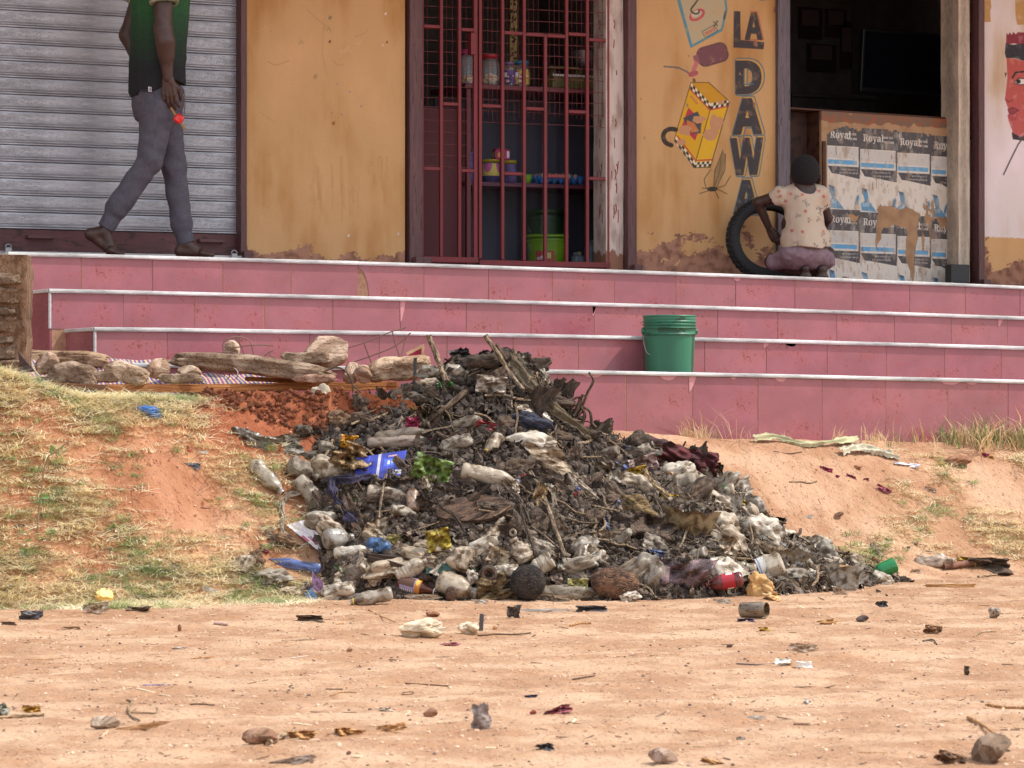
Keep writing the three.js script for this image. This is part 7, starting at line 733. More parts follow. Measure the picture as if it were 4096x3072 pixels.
lump(0, rbox(1, 1, 1, 0.1), 'H2', 1560, 1080, 190, 50, 0.75, soft([0.6, 0.52, 0.44]), 'board', 'board', 'grey slat lying right of the long front stick', { deep: 0.04, out: 0.6 }); lump(0, rbox(1, 1, 1, 0.1), 'H3', 80, 320, 220, 34, 0.5, soft([0.5, 0.42, 0.34]), 'board', 'board', 'thin brown slat on the heap\'s upper right', { deep: 0.03, out: 0.6 });
// broken tubs: curved shells
const shell = (arc, r0, r1, h, n = 18) => { const g = new THREE.CylinderGeometry(r1, r0, h, n, 8, true, -arc / 2, arc), e = new THREE.TorusGeometry(r1, 0.006, 6, n, arc).rotateX(Math.PI / 2).rotateY(Math.PI / 2 - arc / 2 + Math.PI).rotateY(Math.PI); return displace(g, (v) => { const k = 1 + 0.08 * fbm(v.x * 9, v.y * 9, v.z * 9, 3); v.x *= k; v.z *= k; v.y += 0.02 * ns(v.x * 20, v.z * 20) * (v.y > 0 ? 1 : -0.6); }); };
{ const s = spot('H3', 1000, 900), m = s.m, g = solo('broken_tub', 'tan half of a broken plastic tub on the right of the heap', 'tub', shell(2.4, 0.09, 0.15, 400 * m), mud([0.5, 0.4, 0.25], 0.5)); g.quaternion.copy(QF); g.rotateZ(-0.12); g.rotateX(0.2); g.rotateY(0.2); g.position.copy(s.p).addScaledVector(TOW, -0.02).add(V(0, 0.0, 0)); }
{ const s = spot('H2', 960, 880), m = s.m, g = solo('broken_tub', 'dark grey broken tub with curved rim in the middle of the heap', 'tub', shell(2.2, 150 * m, 120 * m, 290 * m), soft([0.52, 0.45, 0.38])); g.quaternion.copy(QF); g.rotateZ(0.55); g.rotateX(0.7); g.rotateY(0.3); g.position.copy(s.p).addScaledVector(TOW, 0.03); const t = new THREE.TorusGeometry(26 * m, 0.006, 8, 18), tp = solo('pipe_ring', 'small ring of pipe set on the dark broken tub', 'ring', t, mud([0.5, 0.44, 0.38], 0.6)), s2 = spot('H2', 1000, 945); tp.position.copy(s2.p).addScaledVector(TOW, 0.1); tp.quaternion.copy(QF); tp.rotateY(-0.5); }
lump(0, new THREE.TorusGeometry(0.34, 0.16, 10, 22), 'H2', 785, 1310, 150, 150, 0, soft('darkL'), 'muddy_tube', 'tube', 'hollow mud-filled tube end facing the viewer left of the white bag', { deep: 0.16 }); lump(0, rbox(1, 1, 1, 0.06), 'H2', 340, 1275, 210, 90, -0.05, mud(C.teal, 0.5), 'plate', 'plate', 'dark green plastic plate left of the folded beige bag', { deep: 0.02, pitch: -0.4, out: 1.0 }); lump(0, clod(31, 4, 0.15), 'H2', 1195, 785, 140, 110, -0.5, soft([0.5, 0.42, 0.36]), 'shoe_sole', 'sole', 'flat muddy sole left of the long front stick', { deep: 0.035, out: 1.4, pitch: -0.5 });
const coco = (c) => std({ color: c, map: rep(T.muck, 1.5, 1), bumpMap: rep(T.muckb, 3, 3), bumpScale: 0.015, roughness: 1 });
lump(0, ballG, 'H2', 1130, 1385, 295, 300, 0.3, coco([0.3, 0.28, 0.27]), 'coconut', 'coconut', 'black hairy coconut at the foot of the heap', { deep: 0.14, road: false, out: 0.5 }); lump(0, ballG, 'H3', 350, 1395, 410, 275, 0.15, coco([1.25, 0.85, 0.62]), 'coconut', 'coconut', 'brown hairy coconut right of the long mud-wrapped bottle', { deep: 0.14, road: false, out: 0.5 }); lump(0, ballG, 'H2', 455, 1490, 105, 125, 0, coco([1.2, 0.85, 0.65]), 'seed_ball', 'seed', 'small brown ball before the fat round bottle', { road: false, out: 1.2, deep: 0.05 }); lump(0, clod(7, 4, 0.08), 'H1', 645, 1415, 80, 70, 0, std({ color: [0.28, 0.24, 0.07], map: T.rock, roughness: 0.7 }), 'fruit', 'fruit', 'small olive fruit by the purple carton', { deep: 0.035 });
rock('H2', 1695, 1105, 130, 70, 0.1, [0.5, 0.24, 0.13], 'small brick fragment in the heap\'s lower middle', { name: 'brick_fragment', cat: 'brick' }); for (const [x, y, w, h, l] of [[500, 275, 240, 160, 'large dry mud block below the rolled carpet'], [300, 265, 140, 120, 'smaller dry mud block left of the large one']]) lump(0, rockG[vi++ % 6], 'H3', x, y, w, h, 0, soft([0.5, 0.42, 0.35]), 'mud_block', 'mud block', l, {});
bag('H1', 960, 860, 100, 140, 0, [0.5, 0.42, 0.1], 'torn yellow pouch behind the blue rag\'s tail', { name: 'packet', cat: 'packet' }); stick('H1', [[890, 850, 0.02], [930, 845, 0.03]], 50, std({ color: [0.2, 0.1, 0.07], roughness: 0.8 }), 'rusty can end left of the torn yellow pouch', { taper: 1, name: 'can', cat: 'can' });
// ---------- loose scraps, clods and fibres between the larger pieces; anonymous bags and lumps ----------
{
  const r = RNG(41), P = new THREE.Matrix4(), Q = new THREE.Quaternion(), Q2 = new THREE.Quaternion(), lists = Array.from({ length: 14 }, () => []), clods = [[], [], []], fib = [[], [], []];
  const place = (n, fn, wf) => { for (let i = 0, tries = 0; i < n && tries < n * 40; tries++) { const u = -1.3 + r() * 3.25, d = 14.6 + r() * 2.2; if (wf && r() > wf(u, d)) continue; const x = CAM.x + CS * u + SN * d, z = CAM.z + SN * u - CS * d, h = heapUD(u, d), g = ground(x, z); if (h < g - 0.015) continue; const N = normalAt(x, z, heapXZ); if (r() > 0.35 + 0.65 * (1 - N.y) * 2) continue; if (fn(x, h, z, N, u, d) === false) continue; i++; } };
  // whole bags, bottles and lumps that cannot be told apart
  const LM = [['black coconut', 'H2', 1130, 1385], ['brown coconut', 'H3', 350, 1395], ['violet grey bundle', 'H3', 985, 1335], ['dark red bottle', 'H3', 1340, 1370], ['orange paper', 'H3', 1640, 1430], ['blue packet', 'H1', 1370, 360], ['green packet', 'H2', 290, 385], ['rust-stained board', 'H2', 640, 745], ['long front stick', 'H2', 1350, 850], ['tan tub', 'H3', 1000, 900], ['maroon cloth', 'H3', 960, 320], ['split stick', 'M', 950, 1000], ['net', 'M', 1750, 1250], ['top roll', 'M', 1310, 950], ['lower dark stick', 'M', 950, 1310], ['blue rag under the net', 'M', 1650, 1385], ['big pale torn bag', 'H2', 1190, 185], ['blue capped bottle', 'H2', 800, 460], ['fat round bottle', 'H2', 510, 1450], ['yellow brown packet', 'H2', 345, 1005], ['green glass bottle', 'S', 1040, 1190], ['amber bottle', 'S', 700, 1185], ['dark wet cloth', 'H3', 690, 960], ['long blue rag', 'H1', 960, 640], ['whitish bottle', 'H1', 1130, 1120], ['labelled brown bottle', 'H2', 160, 1445], ['carpet roll', 'H3', 720, 210], ['folded yellow wrapper', 'H3', 510, 415], ['large white bag', 'H3', 1600, 960], ['slanting grey branch', 'S', 770, 1060], ['red capped bottle', 'H1', 1550, 150], ['broken dark tub', 'H2', 960, 880]].map(([n, zn, x, y]) => [n, ...q(zn, x, y)]), said = new Set();
  const where = (kind, p) => { const [px, py] = proj(p), L = LM.map(([n, x, y]) => [Math.hypot(px - x, (py - y) * 1.2), n, px - x, py - y]).sort((a, b) => a[0] - b[0]).slice(0, 5); for (const [, n, dx, dy] of L) { const t = kind + ' ' + (Math.abs(dx) > 1.2 * Math.abs(dy) ? dx < 0 ? 'left of' : 'right of' : dy < 0 ? 'above' : 'below') + ' the ' + n; if (!said.has(t)) { said.add(t); return t; } } for (let i = 0; i < 4; i++) { const t = kind + ' between the ' + L[i][1] + ' and the ' + L[i + 1][1]; if (!said.has(t)) { said.add(t); return t; } } return kind + ' near the ' + L[0][1]; };
  const put = (geo, mat, name, label, cat, group, x, h, z, N, W, H, D, out) => { const m = solo(name, where((Math.max(W, H) > 0.2 ? 'large ' : Math.max(W, H) > 0.13 ? '' : 'small ') + label, V(x, h, z)), cat, geo, mat, group); m.scale.set(W, H, D); m.quaternion.copy(QF).multiply(Q2.setFromEuler(new THREE.Euler((r() - 0.5) * 0.9, (r() - 0.5) * 1.4, (r() - 0.5) * 2.2))); m.position.set(x, h, z).addScaledVector(N, D * out); taken.push([m.position, Math.min(W, H) * 0.42]); };
  const pale = [C.beige, C.grey, C.white, [0.55, 0.46, 0.36], [0.5, 0.46, 0.41]].map((c) => mud(c, 0.5)), dk = [soft('darkL'), soft([0.5, 0.41, 0.33]), soft([0.42, 0.36, 0.31])];
  const PN = ['beige crumpled plastic', 'grey crumpled plastic', 'whitish crumpled plastic', 'tan crumpled plastic', 'dull grey crumpled plastic'];
  place(40, (x, h, z, N, u) => { if (!freeOf(x, h, z)) return false; const s = 0.08 + 0.11 * r(); put(r() < 0.4 ? bagG[Math.floor(r() * 9)] : sheetG[Math.floor(r() * 7)], pale[vi = Math.floor(r() * 5)], 'plastic_bag', PN[vi], 'plastic bag', 'pale crumpled bags on the right slope of the heap', x, h, z, N, s * (0.9 + r() * 0.8), s * (0.6 + 0.4 * r()), s * 0.55, 0.15); }, (u, d) => sstep(u, 0.35, 0.95));
  place(20, (x, h, z, N, u) => { if (!freeOf(x, h, z) || h < 0.06) return false; const [px, py] = proj(V(x, h, z)), X_ = (px * 4 - 2300) / 0.452, Y_ = (py * 4 - 1700) / 0.452, a = (r() - 0.5) * 2.4 + (r() < 0.5 ? 0 : Math.PI), l = 90 + 60 * r(), b0 = [clearB, dirtyB, greyB, darkB][Math.floor(r() * 4)]; bottle('H3', X_ - Math.cos(a) * l, Y_ - Math.sin(a) * l, X_ + Math.cos(a) * l, Y_ + Math.sin(a) * l, 90 + 45 * r(), ['soda', 'water', 'fat'][Math.floor(r() * 3)], b0, where('dirty plastic bottle', V(x, h, z)), { dent: 0.15 + 0.15 * r(), tilt: (r() - 0.5) * 1.2, squash: 0.65 + 0.35 * r(), cap: r() < 0.3 ? 'blue' : undefined, group: 'dirty bottles in the heap' }); }, (u, d) => 0.25 + 0.75 * sstep(u, 0.2, 0.8));
  place(30, (x, h, z, N) => { if (h > 0.32 || !freeOf(x, h, z)) return false; const s = 0.07 + 0.09 * r(); put(r() < 0.4 ? bagG[Math.floor(r() * 9)] : sheetG[Math.floor(r() * 7)], pale[vi = Math.floor(r() * 5)], 'plastic_bag', PN[vi], 'plastic bag', 'pale crumpled bags along the foot of the heap', x, h, z, N, s * (0.9 + r() * 0.8), s * (0.55 + 0.4 * r()), s * 0.6, 0.15); }, (u, d) => sstep(u, 0.7, 0.3) * sstep(u, -0.9, -0.7));
  place(95, (x, h, z, N, u) => { if (h < 0.3 || u > 0.9 || !freeOf(x, h, z)) return false; const s = 0.06 + 0.12 * r() * r() + 0.03; put(r() < 0.5 ? ragG[Math.floor(r() * 4)] : sheetG[Math.floor(r() * 7)], dk[vi = Math.floor(r() * 3)], 'muck_lump', ['dark muddy lump', 'brown muddy lump', 'blackish muddy lump'][vi], 'muck lump', 'dark mud-soaked lumps in the heap', x, h, z, N, s * (1 + r()), s * (0.5 + 0.4 * r()), s * 0.6, 0.1); });
  place(2300, (x, h, z, N, u, d) => {
    if (!freeOf(x, h, z)) return false; const s = 0.03 + 0.085 * Math.pow(r(), 2.0), light = sstep(h, 0.6, 0.15) * 0.2 + 0.3 * sstep(u, 0.5, 1.2) + 0.035, k = r(); let c, pl = false;
    if (k < light) { c = mix3([0.3, 0.26, 0.21], [0.62, 0.55, 0.46], r() * r()); pl = true; } else if (k > 0.988) { c = [[0.05, 0.09, 0.35], [0.5, 0.06, 0.07], [0.6, 0.45, 0.05], [0.1, 0.28, 0.08]][Math.floor(r() * 4)]; pl = true; } else { const D = 1 - 0.45 * sstep(h, 0.45, 0.8); c = mix3([0.42 * D, 0.38 * D, 0.36 * D], [1.35 * D, 1.25 * D, 1.14 * D], Math.pow(r(), 1.5)); }
    Q.setFromUnitVectors(AX[2], N); Q2.setFromEuler(new THREE.Euler((r() - 0.5) * 1.8, (r() - 0.5) * 1.8, r() * 6.28)); Q.multiply(Q2); const l = s * (0.35 + r() * 1.1);
    lists[pl ? 9 + Math.floor(r() * 5) : Math.floor(r() * 9)].push([P.clone().compose(V(x, h + s * 0.06, z), Q, V(s, l, s)), c]);
  });
  place(7000, (x, h, z, N, u) => { if (!freeOf(x, h, z) || r() < 0.6 * sstep(u, 0.5, 1.1)) return false; const s = 0.007 + 0.034 * Math.pow(r(), 3); Q2.setFromEuler(new THREE.Euler(r() * 6, r() * 6, r() * 6)); clods[Math.floor(r() * 3)].push([P.clone().compose(V(x, h + s * 0.2, z), Q2, V(s * (0.7 + r()), s, s)), mix3([0.4, 0.36, 0.33], [1.25, 1.14, 1.03], r() * r()).map((k) => k * (1 - 0.4 * sstep(h, 0.45, 0.8)))]); });
  place(1700, (x, h, z, N) => { if (!freeOf(x, h, z)) return false; const s = 0.05 + 0.2 * r() * r(); Q.setFromUnitVectors(AX[2], N); Q2.setFromEuler(new THREE.Euler((r() - 0.5) * 1.0, (r() - 0.5) * 1.0, r() * 6.28)); Q.multiply(Q2); fib[Math.floor(r() * 3)].push([P.clone().compose(V(x, h + 0.012, z), Q, V(s, s, s)), mix3([0.16, 0.12, 0.09], [0.46, 0.38, 0.29], r() * r())]); });
  const twigs = []; place(110, (x, h, z, N) => { if (!freeOf(x, h, z)) return false; const s = 0.08 + 0.22 * r(); Q.setFromUnitVectors(AX[2], N); Q2.setFromEuler(new THREE.Euler((r() - 0.5) * 0.7, (r() - 0.5) * 0.7, r() * 6.28)); Q.multiply(Q2); twigs.push([P.clone().compose(V(x, h + 0.03, z), Q, V(s, 0.16 + 0.14 * r(), 0.22)), mix3([0.3, 0.25, 0.2], [0.7, 0.6, 0.48], r())]); });
  const inst = (name, geo, mat, L) => { const m = new THREE.InstancedMesh(geo, mat, L.length); L.forEach(([M4, c], i) => { m.setMatrixAt(i, M4); m.setColorAt(i, new THREE.Color().setRGB(...c)); }); shad(m); m.name = name; m.userData.kind = 'stuff'; rubbish.add(m); };
  const scrapM = std({ map: T.mud, roughness: 0.55 }), mudM = std({ map: rep(T.muck, 0.6, 0.6), roughness: 0.95 });
  lists.forEach((L, i) => { const g = crumple(i * 3 + 1, 11, 0.3 + 0.05 * (i % 5), i % 2 ? 0.4 : 1, i < 9); inst(i < 9 ? 'muddy_scrap' : 'plastic_scrap', g, i < 9 ? mudM : scrapM, L); }); clods.forEach((L, i) => inst('mud_clod', clod(i + 4, 3, 0.5), mudM, L));
  inst('twig', tubePath(curvePts([V(-0.5, 0, 0), V(-0.1, 0.05, 0.02), V(0.2, -0.02, 0), V(0.5, 0.03, 0.03)], 10), 0.024, 5), std({ roughness: 0.95, map: T.bark }), twigs);
  fib.forEach((L, i) => { const q_ = RNG(i + 90), pts = []; let a = 0; for (let k = 0; k < 7; k++) { pts.push(V(k / 6 - 0.5, 0.16 * Math.sin(a), 0.08 * Math.sin(a * 1.7 + i))); a += 0.5 + q_() * 1.2; } inst('fibre', tubePath(curvePts(pts, 14), 0.01 + 0.006 * i, 4), std({ roughness: 0.95, map: T.bark }), L); });
}
// ---------- rubble, mat, planks and soil on the bank by the steps ----------
{
  const e = (px, py, d) => onD(px, py, d), woodM = std({ color: [0.62, 0.36, 0.19], map: T.wood, roughness: 0.9, bumpMap: T.grain, bumpScale: 0.003 }), woodD = std({ color: [0.2, 0.12, 0.085], map: T.wood, roughness: 0.9 });
  const plank = (name, label, zn, x0, y0, x1, y1, th, d0, d1, mat, dep) => { const a = onD(...q(zn, x0, y0), d0), b = onD(...q(zn, x1, y1), d1), L = a.distanceTo(b), m = qs(zn, 1) * d0 / FPX, g = new THREE.BoxGeometry(L, th * m, dep, 50, 5, 5); displace(g, (v) => { v.y += 0.006 * ns(v.x * 5, v.z * 8, 3) + 0.004 * ns(v.x * 20, v.y * 40, v.z * 20); v.z += 0.012 * ns(v.x * 4, 2, 3); }); const uv = g.attributes.uv; for (let i = 0; i < uv.count; i++) uv.setX(i, uv.getX(i) * L * 0.6); const mesh = solo(name, label, 'plank', g, mat); mesh.position.copy(a).add(b).multiplyScalar(0.5); mesh.quaternion.setFromUnitVectors(V(1, 0, 0), b.clone().sub(a).normalize()); return mesh; };
  const dp = 15.72; plank('plank', 'long split tan beam lying in front of the rubble', 'L', 600, 880, 2500, 858, 52, 15.62, 16.3, woodM, 0.07); plank('plank', 'dark weathered board left of the tan beam', 'L', 140, 836, 640, 872, 30, 15.4, 15.62, woodD, 0.12); plank('plank', 'dark lower board under the left end of the tan beam', 'L', 480, 905, 800, 920, 34, 15.6, 15.68, woodD, 0.08); plank('plank', 'second dark board below the middle of the tan beam', 'L', 860, 925, 1180, 930, 40, 15.7, 15.8, std({ color: [0.35, 0.2, 0.13], map: T.wood }), 0.08); plank('plank', 'dull brown board behind the tan beam by the big slab', 'L', 1560, 812, 1960, 830, 26, 16.0, 16.1, woodM, 0.08);
  // striped woven mat under the stones
  const stripe = printed(512, 64, (c) => { for (let i = 0; i < 40; i++) { c.fillStyle = ['#5d4a8c', '#c9ab6a', '#8a3f86', '#bda27c', '#4b3f7c', '#a8946e'][i % 6]; c.fillRect(i * 13, 0, 13, 64); } for (let i = 0; i < 128; i++) { c.fillStyle = i % 2 ? 'rgba(0,0,0,.14)' : 'rgba(255,255,255,.1)'; c.fillRect(i * 4, 0, 2, 64); c.fillRect(0, i * 4, 512, 2); } }); stripe.wrapS = stripe.wrapT = THREE.RepeatWrapping;
  const matM = std({ map: stripe, roughness: 0.85 });
  { const g = new THREE.PlaneGeometry(1.3, 0.46, 70, 24).rotateX(-Math.PI / 2), c = onD(...q('L', 900, 816), 15.78); const uv = g.attributes.uv; for (let i = 0; i < uv.count; i++) uv.setXY(i, uv.getX(i) * 3, uv.getY(i) * 3); displace(g, (v) => { v.y = 0.025 * ns(v.x * 4, v.z * 6) + 0.012 * ns(v.x * 12, v.z * 14) + 0.02 * sstep(v.z, 0.1, 0.31) - v.z * 0.42; }); const mat = solo('woven_mat', 'purple and cream striped woven mat spread under the stones', 'mat', g, matM); mat.position.copy(c).add(V(0, 0.0, 0)).addScaledVector(TOW, -0.18); mat.rotation.y = -YAW * 0.1; }
  for (const [pts, w, l] of [[[[1420, 800], [1405, 765], [1440, 765], [1450, 800], [1430, 822]], 0.03, 'cream curled mat edge by the big slab'], [[[1440, 755], [1480, 745], [1505, 775], [1490, 815], [1455, 822]], 0.035, 'purple curled mat edge right of the cream one']]) { const P = curvePts(pts.map(([x, y]) => onD(...q('L', x, y), 15.66)), 24), pos = [], idx = [], uv = []; P.forEach((p, i) => { for (const s of [-1, 1]) { const k = p.clone().addScaledVector(TOW, s * w); pos.push(k.x, k.y, k.z); uv.push(l[0] === 'p' ? 0.02 + s * 0.02 : 0.06 + s * 0.02, i * 0.1); } if (i) idx.push(i * 2 - 2, i * 2 - 1, i * 2, i * 2 - 1, i * 2 + 1, i * 2); }); const g = new THREE.BufferGeometry(); g.setAttribute('position', new THREE.Float32BufferAttribute(pos, 3)); g.setAttribute('uv', new THREE.Float32BufferAttribute(uv, 2)); g.setIndex(idx); g.computeVertexNormals(); solo('mat_edge', l, 'mat', g, matM); }
  quadSheet('L', [[115, 640, 0.1], [150, 690, 0.05], [225, 770, -0.02], [130, 775, 0.05]], std({ color: [0.1, 0.055, 0.045], map: T.cloth, roughness: 0.9 }), 'folded_cloth', 'cloth', 'dark brown folded cloth edge by the brick pillar', -0.3);
  const R = (x, y, w, h, rot, c, label, d, v, o = {}) => { const p = onD(...q('L', x, y), d), m = qs('L', 1) * d / FPX, g = o.plain ? slabG[v % 3] : rockG[v], me = solo(o.name ?? 'stone', label, o.cat ?? 'stone', g, rk(c)); me.geometry = posUV(g.clone(), w * m * 4, h * m * 4, (o.deep ?? Math.min(w, h)) * m * 4); me.scale.set(w * m * 1.15, h * m * (o.plain ? 0.98 : 1.1), (o.deep ?? Math.min(w, h) * 1.0) * m); me.quaternion.copy(QF).multiply(new THREE.Quaternion().setFromEuler(new THREE.Euler(0.2, v, -rot))); if (o.plain) me.quaternion.copy(QF).multiply(new THREE.Quaternion().setFromEuler(new THREE.Euler(0, 0, -rot))); me.position.copy(p); return me; };
  const PK = [0.58, 0.47, 0.4], BR = [0.4, 0.33, 0.27], PL = [0.62, 0.53, 0.45];
  R(380, 690, 560, 110, 0.05, [0.45, 0.34, 0.25], 'long low brown earth slab behind the leftmost stones', 16.1, 1, { plain: 1, deep: 300, name: 'slab', cat: 'slab' }); R(300, 725, 140, 150, 0.1, PK, 'pointed pinkish stone nearest the brick pillar', 15.72, 0); R(465, 785, 250, 140, 0.1, BR, 'broad brownish stone right of the pointed one', 15.66, 2, { plain: 1 }); R(805, 780, 230, 125, 0.3, PL, 'pale smooth wedge-shaped stone on the striped mat', 15.7, 3, { plain: 1 }); R(1000, 750, 160, 120, 0, PK, 'round pinkish stone on the striped mat', 15.78, 4); R(660, 805, 150, 70, 0, BR, 'flat brown stone between broad and pale stones', 15.68, 5, { plain: 1 }); R(1200, 775, 140, 90, 0.3, PL, 'small pale angular stone right of the round one', 15.8, 0); R(1140, 812, 230, 60, 0, BR, 'low grey brown stone before the small pale one', 15.68, 1, { plain: 1 });
  R(1466, 630, 100, 110, 0.1, PL, 'upright pale stone block standing on the big slab', 16.15, 2, {}); R(1610, 735, 830, 120, 0.11, [0.4, 0.33, 0.27], 'long rough brown concrete slab on the rubble', 15.95, 5, { plain: 1, deep: 180, name: 'slab', cat: 'slab' }); R(2050, 655, 310, 220, 0.1, PK, 'largest pinkish rock behind the long slab', 16.1, 3, {}); R(1935, 685, 260, 80, 0, BR, 'crusty brown stone leaning on the largest rock', 16.0, 4, { plain: 1 }); R(1990, 812, 220, 55, 0, [0.6, 0.42, 0.36], 'low pink stone under the long slab\'s right end', 15.9, 0, { plain: 1 });
  const RM = (x, y, w, h, rot, c, label, d, v, o) => { const [px, py] = q('M', x, y); R(px * 4 / 0.6329, (py * 4 - 1000) / 0.6329, w * 0.4973 / 0.6329, h * 0.4973 / 0.6329, rot, c, label, d, v, o); };
  RM(215, 990, 190, 160, 0, PK, 'pinkish brown stone right of the largest rock', 16.05, 1, {}); RM(310, 1000, 200, 140, 0.1, [0.56, 0.43, 0.36], 'reddish stone left of the tan slab', 16.0, 2, {}); RM(590, 955, 440, 190, -0.12, [0.62, 0.5, 0.39], 'large smooth tan slab beside the heap\'s top', 16.05, 0, { plain: 1, deep: 220, name: 'slab', cat: 'slab' });
  { const p = onD(...q('M', 725, 850), 16.25), g = displace(new THREE.BoxGeometry(0.085, 0.075, 0.02, 8, 8, 2), (v) => { v.z += 0.008 * ns(v.x * 30, v.y * 30); v.x += 0.01 * ns(v.y * 30, 4); v.y += v.x * 0.5; }); const k = solo('carpet_scrap', 'red carpet scrap with cream edge standing behind the tan slab', 'carpet', g, std({ roughness: 1, map: printed(64, 64, (c) => { c.fillStyle = '#c8a47c'; c.fillRect(0, 0, 64, 64); c.fillStyle = '#97283a'; c.fillRect(0, 14, 54, 50); c.fillStyle = '#c8a880'; c.fillRect(12, 30, 12, 8); c.fillRect(30, 44, 10, 7); }) })); k.position.copy(p); k.quaternion.copy(QF); }
  // rusty wires
  const rust = std({ color: [0.2, 0.11, 0.085], roughness: 0.9 }), wire = (zn, list, d, w) => merge(list.map((pts) => { const P = curvePts(pts.map(([x, y]) => onD(...q(zn, x, y), d)), 12); return tubePath(P, w, 5); }));
  solo('wire_lattice', 'rusty bent wire lattice standing up right of the rocks', 'wire', wire('M', [[[40, 830], [320, 745], [540, 655], [650, 625]], [[190, 915], [350, 860], [570, 770], [690, 665]], [[310, 745], [350, 850], [380, 925]], [[540, 655], [570, 770], [600, 860]], [[650, 700], [630, 790], [615, 855]]], 16.1, 0.0032), rust);
  solo('wire_tangle', 'tangle of rusty wire round the upright stone block', 'wire', wire('L', [[[1410, 640], [1412, 585], [1480, 550], [1575, 570], [1605, 680]], [[1490, 550], [1520, 600], [1545, 670]], [[1415, 635], [1500, 615], [1630, 600], [1728, 606]], [[1230, 670], [1330, 655], [1440, 650], [1530, 664]], [[1235, 680], [1300, 700], [1400, 690]], [[1650, 690], [1690, 655], [1725, 636]], [[1280, 690], [1400, 668], [1480, 640]], [[1700, 660], [1750, 690]]], 15.95, 0.003), rust);
  // low brick wall at the left edge
  const W = thing('brick_wall', 'crumbling end of a low brick wall at the left edge', 'wall', onD(10, 390, 15.75)), o = W.position, mm = qs('L', 1) * 15.75 / FPX, bm = [[0.34, 0.26, 0.2], [0.28, 0.24, 0.2], [0.37, 0.31, 0.26], [0.24, 0.2, 0.17]].map((c) => std({ color: c, map: T.rock, bumpMap: T.rockb, bumpScale: 0.015, roughness: 1 })), r = RNG(17); let y = 160;
  for (const [y0, y1, x1] of [[150, 230, 150], [250, 350, 146], [360, 420, 128], [425, 530, 132], [545, 600, 108], [605, 700, 108], [705, 770, 140]]) for (let k = 0; k < 2; k++) { const a = onD(...q('L', x1 - (k ? 210 : 0), (y0 + y1) / 2), 15.75), h = (y1 - y0) * mm, w = k ? 0.2 : 210 * mm, g = softBox(9, 9).scale(w, h, 0.24); displace(g, (v) => { const n = 0.05 * fbm(v.x * 14 + y0, v.y * 14, v.z * 14, 4) + 0.005 * ns(v.x * 60, v.y * 60, v.z * 60); v.x += n; v.z += n; v.y += n * 0.5; }); posUV(g, 4, 4, 4); const m = part('brick', g, bm[Math.floor(r() * 4)], W); m.position.copy(a).sub(o).addScaledVector(RV, -w / 2); m.quaternion.copy(QF); m.rotateY(0.1 * (r() - 0.5)); }
  { const a = onD(...q('L', 40, 460), 15.75), g = displace(new THREE.BoxGeometry(0.34, 0.7, 0.215, 10, 30, 6), (v) => { const n = 0.02 * fbm(v.x * 12, v.y * 12, v.z * 12, 4); v.x += n; v.z += n; }); const m = part('mortar', g, M.mortar, W); m.position.copy(a).sub(o).addScaledVector(RV, -0.06).add(V(0, -0.03, 0)); m.quaternion.copy(QF); }
  // dug red soil
  const soil = thing('soil_mound', 'dug dark red soil piled below the tan beam', 'soil mound', V(0, 0, 0)), sm = std({ color: [0.44, 0.165, 0.08], map: rep(T.dirt, 2, 2), bumpMap: T.muckb, bumpScale: 0.02, roughness: 1 });
  { const pos = [], idx = [], uv = [], n = 110, k = 46; const bots = lut([150, 185, 230, 280, 330, 400, 450], [413, 416, 426, 438, 446, 446, 440]), hs = lut([150, 185, 205, 232, 262, 300, 350, 400, 450], [404, 399, 391, 393, 394, 393, 393, 398, 402]); for (let j = 0; j <= k; j++) for (let i = 0; i <= n; i++) { const px = lerp(150, 450, i / n), t = j / k, d = lerp(15.66, depthOf(hit(px, bots(px), ground)), t), topY = EYE + (405 - hs(px)) / FPX * 15.66, [u] = [(px - 512) / FPX * d], x = CAM.x + CS * u + SN * d, z = CAM.z + SN * u - CS * d, g = ground(x, z), e = Math.sin(Math.min(1, i / n * 9) * Math.PI / 2) * Math.sin(Math.min(1, (n - i) / n * 6) * Math.PI / 2), y = Math.max(g - 0.03, lerp(g - 0.03, lerp(topY, g - 0.06, Math.pow(t, 0.8)), e)); pos.push(x + 0.03 * ns(x * 14, y * 14, z * 14), y + (y > g ? 0.045 * fbm(x * 12, y * 12, z * 12, 4) + 0.02 * ns(x * 45, y * 45, z * 45) : 0), z + 0.03 * ns(x * 15, z * 15)); uv.push(x, z * 2); } for (let j = 0; j < k; j++) for (let i = 0; i < n; i++) { const a = j * (n + 1) + i, b = a + n + 1; idx.push(a, b, a + 1, b, b + 1, a + 1); } const g = new THREE.BufferGeometry(); g.setAttribute('position', new THREE.Float32BufferAttribute(pos, 3)); g.setAttribute('uv', new THREE.Float32BufferAttribute(uv, 2)); g.setIndex(idx); g.computeVertexNormals(); part('mound', g, sm, soil);
